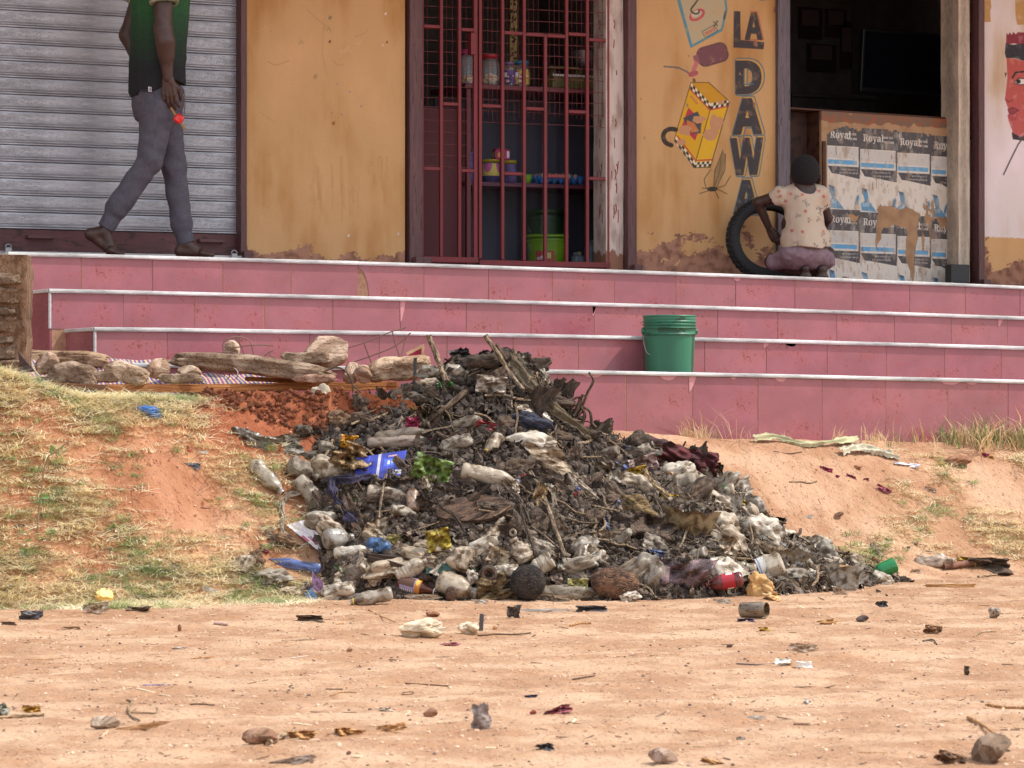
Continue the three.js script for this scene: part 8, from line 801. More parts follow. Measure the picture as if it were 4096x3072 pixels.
    const L = [], rr = RNG(55); for (let i = 0; i < 3000; i++) { const a = Math.floor(rr() * (n + 1)) + Math.floor(rr() * (k + 1)) * (n + 1), x = pos[a * 3], y = pos[a * 3 + 1], z = pos[a * 3 + 2]; if (y < ground(x, z) + 0.004 && rr() > 0.25) continue; const s = 0.005 + 0.026 * Math.pow(rr(), 4); L.push(new THREE.Matrix4().compose(V(x + (rr() - 0.5) * 0.02, y + s * 0.2, z), new THREE.Quaternion().setFromEuler(new THREE.Euler(rr() * 6, rr() * 6, 0)), V(s, s * 0.8, s))); } const im = new THREE.InstancedMesh(clod(12, 3, 0.5), sm, L.length); L.forEach((m, i) => { im.setMatrixAt(i, m); const v = 0.7 + rr() * 0.8; im.setColorAt(i, new THREE.Color(v, v, v)); }); im.name = 'soil_clod'; im.userData.kind = 'stuff'; shad(im); soil.add(im); }
  rag('L', 2040, 945, 150, 150, 0.4, 'tan', 'twisted cream cloth lying on the red soil', { mat: std({ color: [0.62, 0.5, 0.36], map: T.cloth, roughness: 0.9 }), v: 2, road: false, out: 0.6 }); bag('L', 950, 1025, 150, 65, 0.2, 'sky', 'crushed blue plastic cup on the grass below the soil', { road: true, r: 0.3, mat: plastic([0.04, 0.2, 0.6], 0.35), name: 'cup', cat: 'cup' }); bag('H1', 700, 60, 170, 130, 0, 'dark', 'dark clod of muck on the red soil\'s right end', { r: 0.9, name: 'muck_clod', cat: 'clod' }); rag('M', 290, 1370, 260, 110, 0.1, 'dark', 'broad dark muck clod beside the red soil', { name: 'muck_clod', cat: 'clod' }); rag('M', 110, 1370, 200, 140, 0, 'brown', 'brown muck clod at the edge of the red soil', { name: 'muck_clod', cat: 'clod' }); rag('M', 470, 1270, 180, 90, 0.3, 'dark', 'dark muck clod under the bent vine', { name: 'muck_clod', cat: 'clod' });
}
// ---------- litter on bank and road ----------
const paperM = std({ color: [0.8, 0.72, 0.62], map: T.wear, roughness: 0.8 }), strawM = std({ color: [0.66, 0.5, 0.32], map: T.wood, roughness: 0.9 }), blackM = std({ color: [0.075, 0.065, 0.065], roughness: 0.6 });
{
  // halved orange
  const s = spot('G', 700, 1215), m = s.m, t = thing('orange_half', 'squeezed orange half lying on the grass edge at the left', 'fruit', s.p.clone().add(V(0, 0.004, 0))), r = 66 * m; part('peel', displace(new THREE.SphereGeometry(r, 28, 14, 0, 6.2832, Math.PI / 2, Math.PI / 2).translate(0, r * 0.9, 0), (v) => { v.y *= 0.85; v.x *= 1 + 0.1 * ns(v.z * 30, 3); }), std({ color: [0.78, 0.36, 0.015], roughness: 0.5 }), t); part('pulp', displace(new THREE.SphereGeometry(r * 0.95, 28, 10, 0, 6.2832, 0, Math.PI / 2).scale(1, 0.6, 1).translate(0, r * 0.76, 0), (v) => { v.y += r * 0.35 * ns(v.x * 60, v.z * 60) + r * 0.2 * ns(v.x * 130, v.z * 130); }), std({ color: [0.82, 0.62, 0.24], roughness: 0.6 }), t); t.rotation.set(0.25, 0.3, -0.15);
}
for (const [f, ...a] of [
  [sheet, 'G', 660, 1250, 210, 100, -0.2, 0, 'crumpled clear plastic in front of the orange half', { mat: film, road: true }], [rag, 'G', 205, 1300, 160, 70, 0, 0, 'black torn rubber scrap on the road at the far left', { mat: blackM, road: true, name: 'rubber_scrap', cat: 'rubber' }], [rag, 'F1', 878, 216, 170, 36, 0, 'brown', 'flat grey brown fibre clump right of the clear plastic', { road: true }], [sheet, 'G', 745, 850, 60, 42, 0, 'white', 'small white paper ball on the grassy bank', { road: true, mat: paperM, name: 'paper', cat: 'paper' }], [sheet, 'G', 1190, 995, 110, 90, 0.7, 0, 'pale blue film scrap on the grassy bank', { mat: film, road: true }], [sheet, 'G', 1430, 1130, 120, 55, 0.4, 0, 'pinkish paper on the grass edge', { mat: paperM, road: true, flat: true, name: 'paper', cat: 'paper' }], [sheet, 'G', 1440, 530, 130, 50, 0.1, 0, 'dry fallen leaf on the bare bank', { mat: strawM, road: true, flat: true, name: 'leaf', cat: 'leaf' }], [sheet, 'G', 1355, 185, 120, 22, 0, 0, 'thin pale leaf near the bank\'s top', { mat: paperM, road: true, flat: true, name: 'leaf', cat: 'leaf' }], [sheet, 'G', 1300, 280, 120, 40, 0, [0.3, 0.34, 0.5], 'small blue and yellow wrapper on the bank', { road: true, name: 'wrapper', cat: 'wrapper' }], [sheet, 'G', 800, 1000, 100, 40, 0, 0, 'pale paper shred low on the grassy bank', { mat: paperM, road: true, name: 'paper', cat: 'paper' }], [rock, 'G', 150, 45, 90, 40, -0.5, [0.5, 0.33, 0.22], 'flat chip of stone high on the left bank', { road: true }],
  [rock, 'F1', 655, 935, 200, 82, 0, [0.58, 0.52, 0.46], 'pale domed stone half buried in the foreground left', { road: true, v: 4 }], [sheet, 'F1', 890, 965, 370, 45, -0.16, 0, 'long pale curved husk beside the domed stone', { mat: std({ color: [0.7, 0.55, 0.42], map: T.wood, roughness: 0.9 }), road: true, flat: true, name: 'husk', cat: 'husk', v: 1 }], [rock, 'F1', 1640, 1022, 225, 105, -0.05, [0.45, 0.3, 0.22], 'reddish brown broken brick in the foreground', { road: true, name: 'brick_fragment', cat: 'brick', v: 2 }], [sheet, 'F1', 1900, 1015, 190, 60, 0.1, 0, 'dry leaf lying against the foreground brick', { mat: strawM, road: true, name: 'leaf', cat: 'leaf' }], [rock, 'F1', 1135, 337, 24, 48, 0, [0.25, 0.12, 0.07], 'tiny brown peg standing in the road', { road: true }], [sheet, 'F1', 200, 850, 140, 56, 0, [0.75, 0.42, 0.06], 'yellow brown leaf at the far left of the road', { road: true, name: 'leaf', cat: 'leaf' }], [sheet, 'F1', 1130, 462, 110, 18, -0.1, 0, 'white feather-like shred on the left of the road', { mat: paperM, road: true, name: 'paper', cat: 'paper' }], [sheet, 'F1', 50, 305, 110, 26, 0, 0, 'dark curled pod at the left edge of the road', { mat: std({ color: [0.16, 0.09, 0.06] }), road: true, name: 'pod', cat: 'pod' }], [sheet, 'F1', 460, 335, 110, 22, 0, 0, 'brown curled leaf on the road at the left', { mat: std({ color: [0.35, 0.2, 0.1] }), road: true, name: 'leaf', cat: 'leaf' }], [sheet, 'F1', 10, 860, 80, 90, 0, [0.4, 0.44, 0.4], 'grey green leaf cut by the left edge', { road: true, name: 'leaf', cat: 'leaf' }], [sheet, 'F1', 2160, 995, 110, 60, 0.2, 0, 'pale dry husk cluster right of the foreground brick', { mat: strawM, road: true, name: 'husk', cat: 'husk' }], [rag, 'F1', 1960, 275, 170, 44, 0, 'brown', 'brown fibre clump on the road before the heap', { road: true }], [sheet, 'F1', 1850, 1180, 320, 50, -0.2, [0.5, 0.42, 0.38], 'blurred grey husk at the bottom edge', { road: true, flat: true, name: 'husk', cat: 'husk' }],
  [bag, 'F2', 625, 345, 270, 110, -0.1, 0, 'crumpled cream orange paper lying in front of the heap', { mat: amberFilm, road: true, v: 2, name: 'paper', cat: 'paper', deep: 0.1 }], [bag, 'F2', 905, 340, 120, 80, 0, 0, 'smaller cream paper right of the crumpled one', { mat: amberFilm, road: true, name: 'paper', cat: 'paper', v: 0 }], [rag, 'F2', 1195, 235, 95, 90, 0, 'dark', 'grey cloth knot on the road before the heap', { road: true, mat: soft([0.6, 0.52, 0.46]) }], [sheet, 'F2', 1400, 224, 340, 24, 0, 0, 'long pale paper strip on the road', { mat: paperM, road: true, flat: true, name: 'paper', cat: 'paper' }], [rag, 'F2', 1690, 213, 200, 40, 0, 0, 'flat black cloth on the road before the heap', { mat: blackM, road: true }], [sheet, 'F2', 795, 440, 130, 24, -0.1, 'pink', 'small pink plastic piece on the road', { road: true, r: 0.3 }], [rock, 'F2', 685, 247, 100, 40, 0, [0.42, 0.22, 0.13], 'flat brown brick chip left of the grey cloth knot', { road: true, name: 'brick_fragment', cat: 'brick' }], [rock, 'F2', 1071, 335, 30, 26, 0, [0.5, 0.3, 0.14], 'little brown cube beside the black strip', { road: true }], [sheet, 'F2', 985, 905, 140, 180, 0.1, [0.36, 0.29, 0.25], 'grey brown crumpled carton standing in the foreground', { road: true, v: 4, deep: 0.05, name: 'carton', cat: 'carton', mat: std({ color: [0.36, 0.28, 0.24], map: T.wear, roughness: 0.8 }) }], [rock, 'F2', 665, 872, 88, 62, 0, [0.38, 0.23, 0.16], 'small red brown brick lump in the foreground', { road: true, name: 'brick_fragment', cat: 'brick', v: 1 }], [sheet, 'F2', 1395, 1088, 120, 56, 0, 0, 'black pointed rubber piece at the bottom centre', { mat: blackM, road: true, v: 3, name: 'rubber_scrap', cat: 'rubber' }], [sheet, 'F2', 430, 970, 220, 66, -0.2, 0, 'pale feather lying in the foreground', { mat: std({ color: [0.8, 0.66, 0.5], map: T.wood }), road: true, name: 'feather', cat: 'feather' }], [sheet, 'F2', 150, 992, 200, 46, 0, 0, 'tan husk with white film left of the feather', { mat: strawM, road: true, name: 'husk', cat: 'husk' }], [rock, 'F2', 1315, 868, 40, 34, 0, [0.34, 0.1, 0.09], 'small dark red stone by the pink raffia', { road: true }], [sheet, 'F2', 1480, 855, 180, 60, -0.3, 'pink', 'frayed pink raffia strands on the road', { road: true, name: 'raffia', cat: 'raffia' }], [sheet, 'F2', 380, 853, 85, 24, 0, 'white', 'white folded plastic chip on the road', { road: true, r: 0.4 }], [sheet, 'F2', 1300, 768, 90, 20, 0, 'navy', 'dark blue plastic sliver on the road', { road: true }], [rock, 'F2', 2135, 1150, 190, 100, 0.3, [0.5, 0.4, 0.36], 'greyish stone cut by the bottom edge', { road: true }], [rock, 'F2', 150, 1125, 34, 26, 0, [0.2, 0.11, 0.09], 'small dark pebble near the bottom left', { road: true }], [rock, 'F2', 155, 472, 36, 34, 0, [0.42, 0.28, 0.2], 'small tan clod on the road before the heap\'s left', { road: true }],
  [sheet, 'F3', 1040, 98, 100, 64, 0, 0, 'whitish film scrap on the road right of the orange paper', { mat: film, road: true }], [sheet, 'F3', 1315, 184, 80, 48, 0, 0, 'black plastic scrap on the right of the road', { mat: blackM, road: true }], [rock, 'F3', 1190, 277, 80, 44, 0, [0.13, 0.11, 0.115], 'dark grey stone on the right of the road', { road: true, v: 0 }], [sheet, 'F3', 965, 300, 140, 36, -0.15, 0, 'curled cream peel left of the dark grey stone', { mat: strawM, road: true, name: 'peel', cat: 'peel' }], [sheet, 'F3', 1740, 68, 330, 26, 0, 0, 'long dry leaf at the right of the road', { mat: strawM, road: true, flat: true, name: 'leaf', cat: 'leaf' }], [bag, 'F3', 2030, 242, 80, 76, 0, 0, 'small cloudy plastic bag at the far right of the road', { mat: film, road: true }], [sheet, 'F3', 825, 465, 200, 70, 0, 0, 'crumpled translucent film in the right foreground', { mat: film, road: true }], [rag, 'F3', 690, 555, 110, 48, 0, 0, 'white fluff tied to a dark cord on the road', { mat: std({ color: [0.82, 0.78, 0.7], roughness: 1 }), road: true, name: 'fluff', cat: 'fluff' }], [rag, 'F3', 822, 568, 100, 44, 0, 0, 'loose white fluff right of the dark cord', { mat: std({ color: [0.86, 0.83, 0.78], roughness: 1 }), road: true, name: 'fluff', cat: 'fluff' }], [rag, 'F3', 1630, 350, 120, 60, 0.1, 0, 'brown fibrous husk on the right of the road', { mat: std({ color: [0.5, 0.3, 0.16], map: T.bark }), road: true, name: 'husk', cat: 'husk' }], [sheet, 'F3', 842, 808, 66, 34, 0.4, 0, 'pale empty seed shell in the foreground', { mat: paperM, road: true, name: 'shell', cat: 'shell' }], [sheet, 'F3', 520, 908, 120, 34, 0, 0, 'cream paper flake in the foreground right of centre', { mat: paperM, road: true, flat: true, name: 'paper', cat: 'paper' }], [sheet, 'F3', 415, 1038, 70, 24, 0, 'silver', 'grey plastic chip near the bottom', { road: true }], [rock, 'F3', 2010, 1108, 260, 180, -0.35, [0.34, 0.27, 0.21], 'large brown angular rock in the bottom right corner', { road: true, v: 5, deep: 0.14 }], [rag, 'F3', 1740, 1165, 200, 80, 0.3, 0, 'coarse brown fibre tuft left of the corner rock', { mat: std({ color: [0.36, 0.22, 0.13], map: T.bark }), road: true, name: 'fibre_tuft', cat: 'fibre' }], [sheet, 'F3', 240, 1188, 170, 40, 0.2, 0, 'pale dry frond at the bottom edge', { mat: strawM, road: true, name: 'frond', cat: 'leaf' }], [sheet, 'F3', 300, 168, 120, 36, 0, 'white', 'whitish flat plastic left of the glass jar', { road: true, flat: true }], [rag, 'F3', 450, 285, 110, 20, 0, 0, 'dark purple rag strip under the glass jar', { mat: std({ color: [0.08, 0.05, 0.1] }), road: true }], [sheet, 'F3', 565, 345, 80, 30, 0, 'yellow', 'tiny yellow tipped husk on the road', { road: true, name: 'husk', cat: 'husk' }], [rock, 'F3', 345, 448, 40, 24, 0, [0.16, 0.11, 0.1], 'tiny dark clod left of the translucent film', { road: true }], [rag, 'F3', 1850, 610, 36, 64, 0.1, 0, 'small dark root stub on the right of the road', { mat: darkBark, road: true, name: 'root', cat: 'root' }],
  [sheet, 'S', 620, 362, 130, 50, 0.2, 'magenta', 'uppermost magenta plastic shred on the right bank', { road: true }], [sheet, 'S', 708, 416, 36, 34, 0, 'magenta', 'tiny magenta dot of plastic on the right bank', { road: true }], [sheet, 'S', 815, 416, 100, 34, 0.3, 'magenta', 'frayed magenta strip in the middle of the right bank', { road: true }], [sheet, 'S', 943, 440, 46, 30, 0, 'magenta', 'small magenta knot on the right bank', { road: true }], [sheet, 'S', 1090, 535, 170, 60, 0.5, 'magenta', 'long magenta strip lowest on the right bank', { road: true }], [rock, 'S', 1670, 286, 220, 90, 0.03, [0.5, 0.29, 0.2], 'broken brown brick below the dry grass at the right', { road: true, name: 'brick_fragment', cat: 'brick', v: 1 }], [rag, 'S', 1250, 325, 230, 40, 0.1, 0, 'twisted white paper on the right bank by the brick', { mat: std({ color: [0.68, 0.66, 0.7], roughness: 0.8 }), road: true, name: 'paper', cat: 'paper' }], [sheet, 'S', 1545, 325, 70, 44, 0, 'yellow', 'little yellow and blue wrapper left of the brick', { road: true, name: 'wrapper', cat: 'wrapper' }], [sheet, 'S', 1465, 530, 110, 64, 0.2, 0, 'cloudy film scrap on the right bank', { mat: film, road: true }], [sheet, 'S', 1905, 245, 60, 50, 0, 'magenta', 'magenta scrap in the dry grass at the far right', { road: true }], [sheet, 'S', 1945, 262, 50, 30, 0, 'yellow', 'yellow scrap beside the magenta one in the grass', { road: true }], [rock, 'S', 705, 735, 110, 50, -0.5, [0.4, 0.28, 0.22], 'grey brown flake standing on the right bank', { road: true }], [rock, 'S', 1818, 936, 50, 32, 0.2, [0.45, 0.22, 0.14], 'small red brown stone on the right of the bank foot', { road: true }], [rock, 'S', 1281, 988, 30, 22, 0, [0.1, 0.085, 0.085], 'small black pebble at the bank foot', { road: true }], [rock, 'S', 1338, 960, 34, 20, 0, [0.15, 0.1, 0.09], 'dark pebble right of the small black one', { road: true }], [rock, 'S', 870, 338, 80, 34, 0, [0.5, 0.28, 0.18], 'low red stone above the magenta shreds', { road: true }], [sheet, 'S', 465, 748, 110, 34, -0.3, 0, 'pink paper sliver at the right bank foot', { mat: paperM, road: true, flat: true, name: 'paper', cat: 'paper' }], [sheet, 'S', 1880, 888, 56, 30, 0.3, 0, 'cream husk flake near the red brown stone', { mat: strawM, road: true, name: 'husk', cat: 'husk' }], [sheet, 'S', 1345, 1180, 80, 40, 0, 0, 'whitish chip left of the crushed pale bottle', { mat: film, road: true }],
]) f(...a);
bag('H3', 1640, 1430, 240, 210, 0.2, 'orange', 'bright orange crumpled paper at the right front of the heap', { road: true, mat: std({ color: [0.82, 0.45, 0.15], map: T.wear, roughness: 0.7 }), name: 'paper', cat: 'paper', v: 1, deep: 0.09 }); sheet('H3', 1740, 1520, 170, 90, 0.1, 0, 'lower flap of orange paper right of the bright orange paper', { road: true, mat: std({ color: [0.82, 0.5, 0.22], map: T.wear, roughness: 0.7 }), name: 'paper', cat: 'paper' });
// glass jar on its side
{ const s = spot('F3', 500, 268), m = s.m, t = thing('glass_jar', 'muddy glass jar lying on its side before the orange paper', 'jar', s.p.clone().add(V(0, 48 * m, 0))), r = 50 * m, L = 180 * m; part('body', new THREE.LatheGeometry([[0.02, 0], [0.9, 0.01], [1, 0.08], [1, 0.8], [0.92, 0.88], [0.92, 1], [0.86, 1], [0.86, 0.88], [0.93, 0.8], [0.93, 0.08], [0.02, 0.05]].map(([a, b]) => new THREE.Vector2(a * r, b * L - L / 2)), 26), phys({ color: [0.62, 0.52, 0.42], map: T.mud, roughness: 0.2, transmission: 0.45, thickness: 0 }), t); part('mud', clod(5, 3, 0.4).scale(r * 1.4, r * 1.1, r * 1.4).translate(0, L * 0.22, 0), soft('darkL'), t); t.quaternion.copy(QF).multiply(new THREE.Quaternion().setFromUnitVectors(V(0, 1, 0), V(0.86, 0.04, 0.5).normalize())); }
for (const [zn, pts, w, m, l, o] of [
  ['F1', [[800, 795], [825, 800], [810, 850], [830, 900], [882, 928]], 15, paleBark, 'forked pale twig in the left foreground', { extra: [[[[820, 875], [900, 875], [975, 878], [995, 850], [905, 812]], 10], [[[720, 895], [800, 880], [865, 845]], 6], [[[730, 812], [815, 812]], 5]] }], ['F1', [[-10, 912], [140, 902], [280, 896]], 24, paleBark, 'straight tan stick at the left edge'], ['F1', [[1695, 1082], [1780, 1038], [1862, 1008]], 44, paleBark, 'thick cut stick end leaning on the foreground brick'], ['F1', [[1350, 312], [1440, 322]], 18, std({ color: [0.4, 0.25, 0.22] }), 'purplish brown stick bit on the road'], ['F1', [[160, 535], [270, 538], [440, 520]], 6, reedM, 'long thin reed on the left of the road'], ['F1', [[1210, 532], [1350, 520]], 9, strawM, 'straw piece left of the road\'s middle'], ['F1', [[1780, 418], [1900, 414], [1995, 411]], 5, darkBark, 'thin dark stalk on the road before the heap'], ['F1', [[1200, 822], [1280, 820], [1355, 828]], 10, darkBark, 'short dark twig in the foreground'], ['F1', [[1840, 530], [1950, 515]], 8, paperM, 'white plastic straw piece on the road'], ['F1', [[2000, 332], [2170, 310]], 9, strawM, 'pale straw beside the brown fibre clump'], ['F1', [[905, 700], [990, 698], [1075, 698]], 7, std({ color: [0.1, 0.12, 0.4] }), 'thin blue plastic rod on the road'],
  ['F2', [[510, 690], [650, 698], [790, 708]], 10, std({ color: [0.45, 0.2, 0.1], map: T.bark }), 'thin reddish stick in the foreground'], ['F2', [[965, 388], [1100, 378], [1200, 380], [1300, 370]], 10, darkBark, 'dark wiry root strand on the road'], ['F2', [[1565, 664], [1640, 652], [1705, 640]], 10, darkBark, 'dark sliver on the road right of centre'], ['F2', [[275, 222], [350, 262], [438, 300]], 8, reedM, 'thin tan twig on the road before the bottles'], ['F2', [[35, 768], [110, 745], [200, 745]], 9, strawM, 'straw stalk in the left foreground'], ['F2', [[1550, 325], [1620, 312], [1680, 310]], 14, strawM, 'pale stalk on the road right of centre'], ['F2', [[490, 745], [555, 742], [545, 756], [480, 758]], 6, darkBark, 'bent dark wire on the road'],
  ['F3', [[385, 566], [520, 572], [640, 565], [720, 545], [705, 525]], 9, blackM, 'dark cord trailing from the white fluff'], ['F3', [[1858, 912], [1950, 962], [2022, 1015]], 22, strawM, 'pale split reed behind the corner rock'], ['F3', [[1970, 830], [2060, 846], [2225, 852]], 20, strawM, 'pale reed lying at the right edge'], ['F3', [[1895, 395], [1960, 365], [2035, 362]], 8, paleBark, 'curved thin twig on the right of the road'], ['F3', [[1572, 424], [1625, 415], [1660, 445]], 12, darkBark, 'dark forked root bit on the right of the road'], ['F3', [[1155, 1128], [1250, 1128], [1345, 1130]], 6, strawM, 'thin straw in the bottom right foreground'], ['F3', [[750, 950], [860, 950]], 14, std({ color: [0.3, 0.17, 0.11] }), 'brown bark sliver in the foreground'], ['F3', [[1280, 100], [1345, 136]], 12, darkBark, 'short dark stick by the black plastic scrap'], ['F3', [[1920, 18], [2040, 4]], 16, paleBark, 'grey stick right of the rusty pipe'],
  ['S', [[320, 465], [400, 465], [480, 475], [540, 458]], 14, paleBark, 'crooked pale twig on the right bank'], ['S', [[1885, 795], [2000, 805], [2170, 840]], 18, paleBark, 'long flat grey stick in the grass at the right'], ['S', [[195, 215], [300, 235], [420, 220]], 8, darkBark, 'thin dark twig below the woven strip'], ['G', [[100, 700], [160, 690]], 18, darkBark, 'dark twig on the left bank'], ['G', [[1280, 180], [1300, 182]], 14, std({ color: [0.4, 0.06, 0.04] }), 'tiny red stub near the bank\'s top'],
]) stick(zn, pts, w, m, l, o || {});
{ const s = spot('F2', 985, 352), b = solo('rubber_strip', 'black rubber strip standing upright on the road', 'rubber', rbox(0.017, 0.07, 0.006, 0.002).translate(0, 0.03, 0), blackM); b.position.copy(s.p); b.quaternion.copy(QF); b.rotateZ(-0.06); }
ribbon('S', [[20, 130, 0.02], [200, 120, 0.02], [420, 165, 0.01], [620, 160, 0.01], [860, 130, 0.02]], 75, std({ color: [0.62, 0.58, 0.34], map: T.cloth, roughness: 0.9 }), 'woven_strip', 'woven sack', 'pale yellow woven sack strip along the foot of the steps', { rag: 1 }); ribbon('S', [[730, 228, 0.01], [900, 205, 0.02], [1050, 235, 0.01], [1200, 275]], 85, std({ color: [0.66, 0.6, 0.44], map: T.cloth, roughness: 0.9 }), 'woven_strip', 'woven sack', 'frayed end of woven sack right of the long strip', { rag: 1 });
// ---------- grass, pebbles and seedlings ----------
{
  const r = RNG(71), tuft = (seed, n, h, spread, lean, ww = 0.0016) => { const q_ = RNG(seed), pos = [], idx = []; for (let i = 0; i < n; i++) { const a = q_() * 6.283, R = spread * Math.sqrt(q_()), x = Math.cos(a) * R, z = Math.sin(a) * R, b = q_() * 6.283, l = lean * (0.3 + q_()), hh = h * (0.4 + 0.8 * q_()), w = ww * (0.7 + 0.7 * q_()), dx = Math.cos(b), dz = Math.sin(b), px = -dz * w, pz = dx * w, o = pos.length / 3; pos.push(x - px, 0, z - pz, x + px, 0, z + pz, x + dx * l * 0.35 - px * 0.8, hh * 0.6, z + dz * l * 0.35 - pz * 0.8, x + dx * l * 0.35 + px * 0.8, hh * 0.6, z + dz * l * 0.35 + pz * 0.8, x + dx * l, hh * (0.75 + 0.3 * q_()), z + dz * l); idx.push(o, o + 1, o + 2, o + 1, o + 3, o + 2, o + 2, o + 3, o + 4); } const g = new THREE.BufferGeometry(); g.setAttribute('position', new THREE.Float32BufferAttribute(pos, 3)); g.setAttribute('uv', new THREE.Float32BufferAttribute(new Float32Array(pos.length / 3 * 2), 2)); g.setIndex(idx); g.computeVertexNormals(); return g; };
  const inst = (name, label, geos, mat, L) => { const G = thing(name, label, undefined, V(0, 0, 0)); G.userData.kind = 'stuff'; geos.forEach((g, k) => { const S = L.filter((_, i) => i % geos.length === k), m = shad(new THREE.InstancedMesh(g, mat, S.length)); S.forEach(([M4, c], i) => { m.setMatrixAt(i, M4); m.setColorAt(i, new THREE.Color().setRGB(...c)); }); m.name = name + '_tuft'; m.userData.kind = 'stuff'; G.add(m); }); };
  const P = (x, y, z, s, sy) => new THREE.Matrix4().compose(V(x, y, z), new THREE.Quaternion().setFromEuler(new THREE.Euler((r() - 0.5) * 0.4, r() * 6.28, (r() - 0.5) * 0.4)), V(s, s * (sy || 1), s));
  const dry = [], green = [], tallD = [], tallG = [], stalk = [];
  for (let i = 0; i < 110000; i++) { const u = -2.7 + r() * 5.6, d = 14 + r() * 5, x = CAM.x + CS * u + SN * d, z = CAM.z + SN * u - CS * d; if (z < 0.15 || z > 2.4 || heapXZ(x, z) > ground(x, z) - 0.02) continue; const g = grassAt(x, z); if (r() > g * 1.15) continue; const y = ground(x, z) - 0.004, gn = fbm(x * 2.6 + 7, z * 3, 9, 3); if (r() < 0.2 + 1.5 * gn) { if (r() < 0.75) green.push([P(x, y, z, 0.55 + r() * 0.7), mix3([0.17, 0.25, 0.07], [0.42, 0.46, 0.18], r())]); } else dry.push([P(x, y, z, 0.6 + r() * 0.9, 0.5 + 0.5 * r()), mix3([0.62, 0.5, 0.26], [0.95, 0.85, 0.56], r())]); }
  for (let i = 0; i < 620; i++) { const px = 640 + r() * 400, k = (n) => fbm(px * 0.02 + n, 3, n, 3), dens = sstep(px, 645, 690) * 0.1 + 0.6 * sstep(px, 905, 960) + 0.5 * sstep(Math.abs(px - 880), 30, 5) + 0.4 * sstep(Math.abs(px - 700), 30, 5); if (r() > dens * (0.7 + k(2))) continue; const p = onZ(px, 440, 0.02 + r() * 0.22), y = ground(p.x, p.z) - 0.01, s = 0.45 + r() * r() * 1.5 + 0.5 * sstep(px, 930, 1000); (r() < 0.35 ? tallG : tallD).push([P(p.x, y, p.z, s), r() < 0.35 ? mix3([0.1, 0.16, 0.04], [0.22, 0.26, 0.08], r()) : mix3([0.52, 0.33, 0.15], [0.8, 0.6, 0.34], r())]); }
  const bm = phys({ roughness: 1, transmission: 0.45, thickness: 0 });
  inst('dry_grass', 'dry straw coloured grass over the bank', [1, 2, 3].map((s) => tuft(s, 26, 0.022, 0.04, 0.09, 0.0013)), bm, dry); inst('green_grass', 'short green grass patches on the bank', [4, 5, 6].map((s) => tuft(s, 30, 0.028, 0.035, 0.05, 0.0016)), bm, green); inst('tall_dry_grass', 'tall dry grass along the foot of the steps', [7, 8, 9].map((s) => tuft(s, 8, 0.13, 0.04, 0.13, 0.0018)), bm, tallD); inst('tall_green_grass', 'green grass tufts along the foot of the steps', [10, 11].map((s) => tuft(s, 12, 0.1, 0.025, 0.06, 0.0018)), bm, tallG);
  // loose grit, bits of straw and pebbles on the road
  const grit = [], dark = [], straw = []; for (let i = 0; i < 15000; i++) { const d = 8 + Math.pow(r(), 1.0) * 9.5, u = (r() - 0.5) * d * 0.33, x = CAM.x + CS * u + SN * d, z = CAM.z + SN * u - CS * d; if (z < bankOut(x) - 0.9 || heapXZ(x, z) > ground(x, z)) continue; const y = ground(x, z), k = r(), s = 0.0018 + 0.005 * Math.pow(r(), 5); if (k < 0.62) grit.push([P(x, y + s * 0.2, z, s), mix3([0.42, 0.24, 0.15], [0.7, 0.48, 0.34], r())]); else if (k < 0.82) dark.push([P(x, y + s * 0.2, z, s * 0.8), mix3([0.06, 0.05, 0.05], [0.22, 0.12, 0.08], r())]); else if (k < 0.865) straw.push([P(x, y + 0.002, z, 0.25 + r() * r() * 1.1), mix3([0.5, 0.34, 0.18], [0.8, 0.66, 0.46], r())]); else if (k < 0.89) straw.push([P(x, y + 0.002, z, 0.3 + r()), [0.2, 0.12, 0.07]]); }
  inst('road_grit', 'pale reddish grit scattered over the road', [clod(2, 2, 0.4).scale(2, 1.3, 2)], std({ roughness: 1 }), grit); inst('dark_gravel', 'small dark gravel specks over the road', [clod(6, 2, 0.4).scale(2, 1.4, 2)], std({ roughness: 0.9 }), dark); inst('straw_bits', 'loose bits of straw and bark on the road', [rbox(0.05, 0.003, 0.004, 0.001), rbox(0.03, 0.002, 0.006, 0.001)], std({ roughness: 0.9 }), straw);
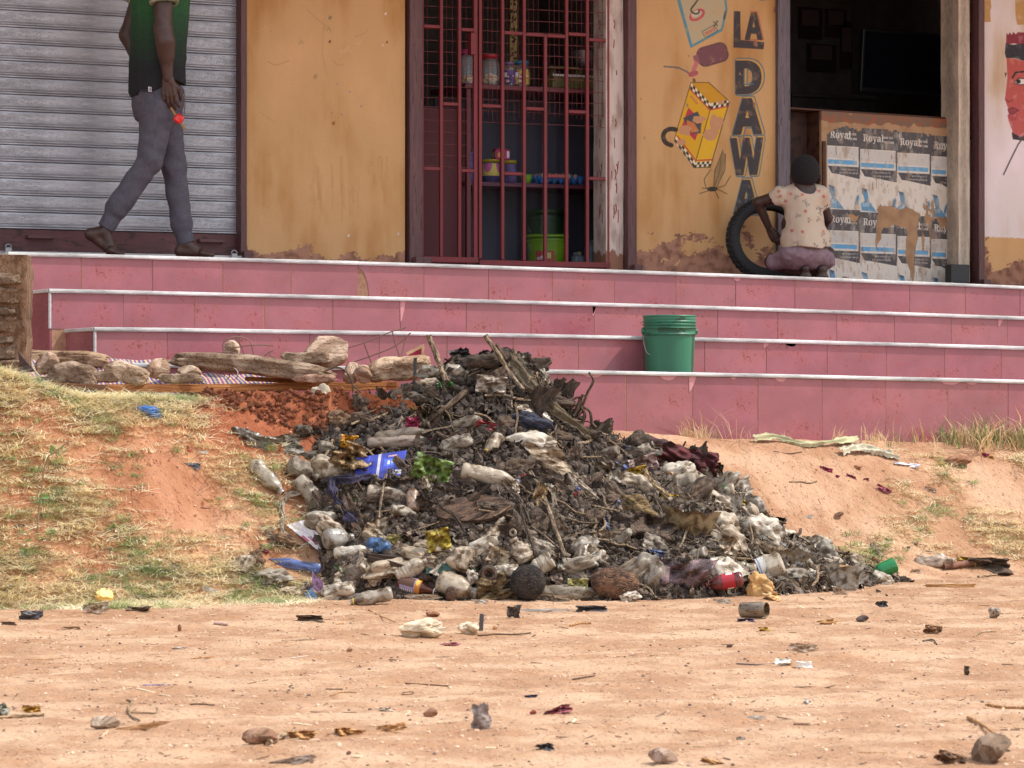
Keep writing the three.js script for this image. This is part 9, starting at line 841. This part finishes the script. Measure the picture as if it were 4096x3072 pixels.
  // seedlings
  const leafG = (L, W) => { const g = new THREE.PlaneGeometry(W, L, 4, 6).translate(0, L / 2, 0); return displace(g, (v) => { const t = v.y / L; v.x *= Math.sin(Math.PI * Math.min(0.98, t * 0.9 + 0.08)); v.z = Math.abs(v.x) * 0.35 - 0.25 * L * t * t; }); };
  const lm = phys({ color: [0.2, 0.34, 0.1], roughness: 0.55, transmission: 0.3, thickness: 0 }), seedling = (label, zn, pts, leaves, w) => { const b = spot(zn, ...pts[0]), d = depthOf(b.p), t = thing('seedling', label, 'plant', b.p), J = (x, y, l) => onD(...q(zn, x, y), d - (l || 0)).sub(b.p); part('stem', tubePath(curvePts(pts.map(([x, y]) => J(x, y)), 16), seq(0, 1, 16).map((k) => w * b.m * (1 - 0.5 * k)), 6), std({ color: [0.26, 0.17, 0.1], roughness: 0.8 }), t); for (const [x, y, x1, y1] of leaves) { const a = J(x, y), e = J(x1, y1, 0.01), L = a.distanceTo(e), m = part('leaf', leafG(L, L * 0.42), lm, t); m.position.copy(a); m.quaternion.setFromUnitVectors(V(0, 1, 0), e.clone().sub(a).normalize()); m.rotateY(x1 * 0.7); } };
  seedling('thin leafy seedling standing on the left bank', 'G', [[255, 728], [262, 600], [285, 430], [300, 300], [330, 215], [380, 180], [470, 108]], [[395, 180, 468, 180], [370, 185, 345, 130], [330, 215, 285, 235], [390, 180, 405, 212], [350, 200, 340, 165], [265, 485, 340, 490], [268, 480, 240, 450], [262, 500, 190, 492], [264, 510, 225, 530], [268, 500, 290, 545], [268, 490, 305, 470], [425, 150, 440, 165]], 8);
  seedling('small green seedling right of the tall one', 'G', [[335, 790], [345, 730], [342, 690]], [[345, 730, 400, 715], [345, 725, 300, 740], [342, 710, 380, 735], [342, 700, 310, 710], [342, 720, 365, 755]], 5); seedling('low green seedling near the left edge', 'G', [[165, 905], [175, 840], [180, 770]], [[175, 840, 225, 850], [175, 835, 125, 850], [178, 790, 215, 775], [178, 790, 150, 775], [175, 860, 210, 885], [175, 850, 130, 880]], 5);
}
renderer.render(scene, camera);
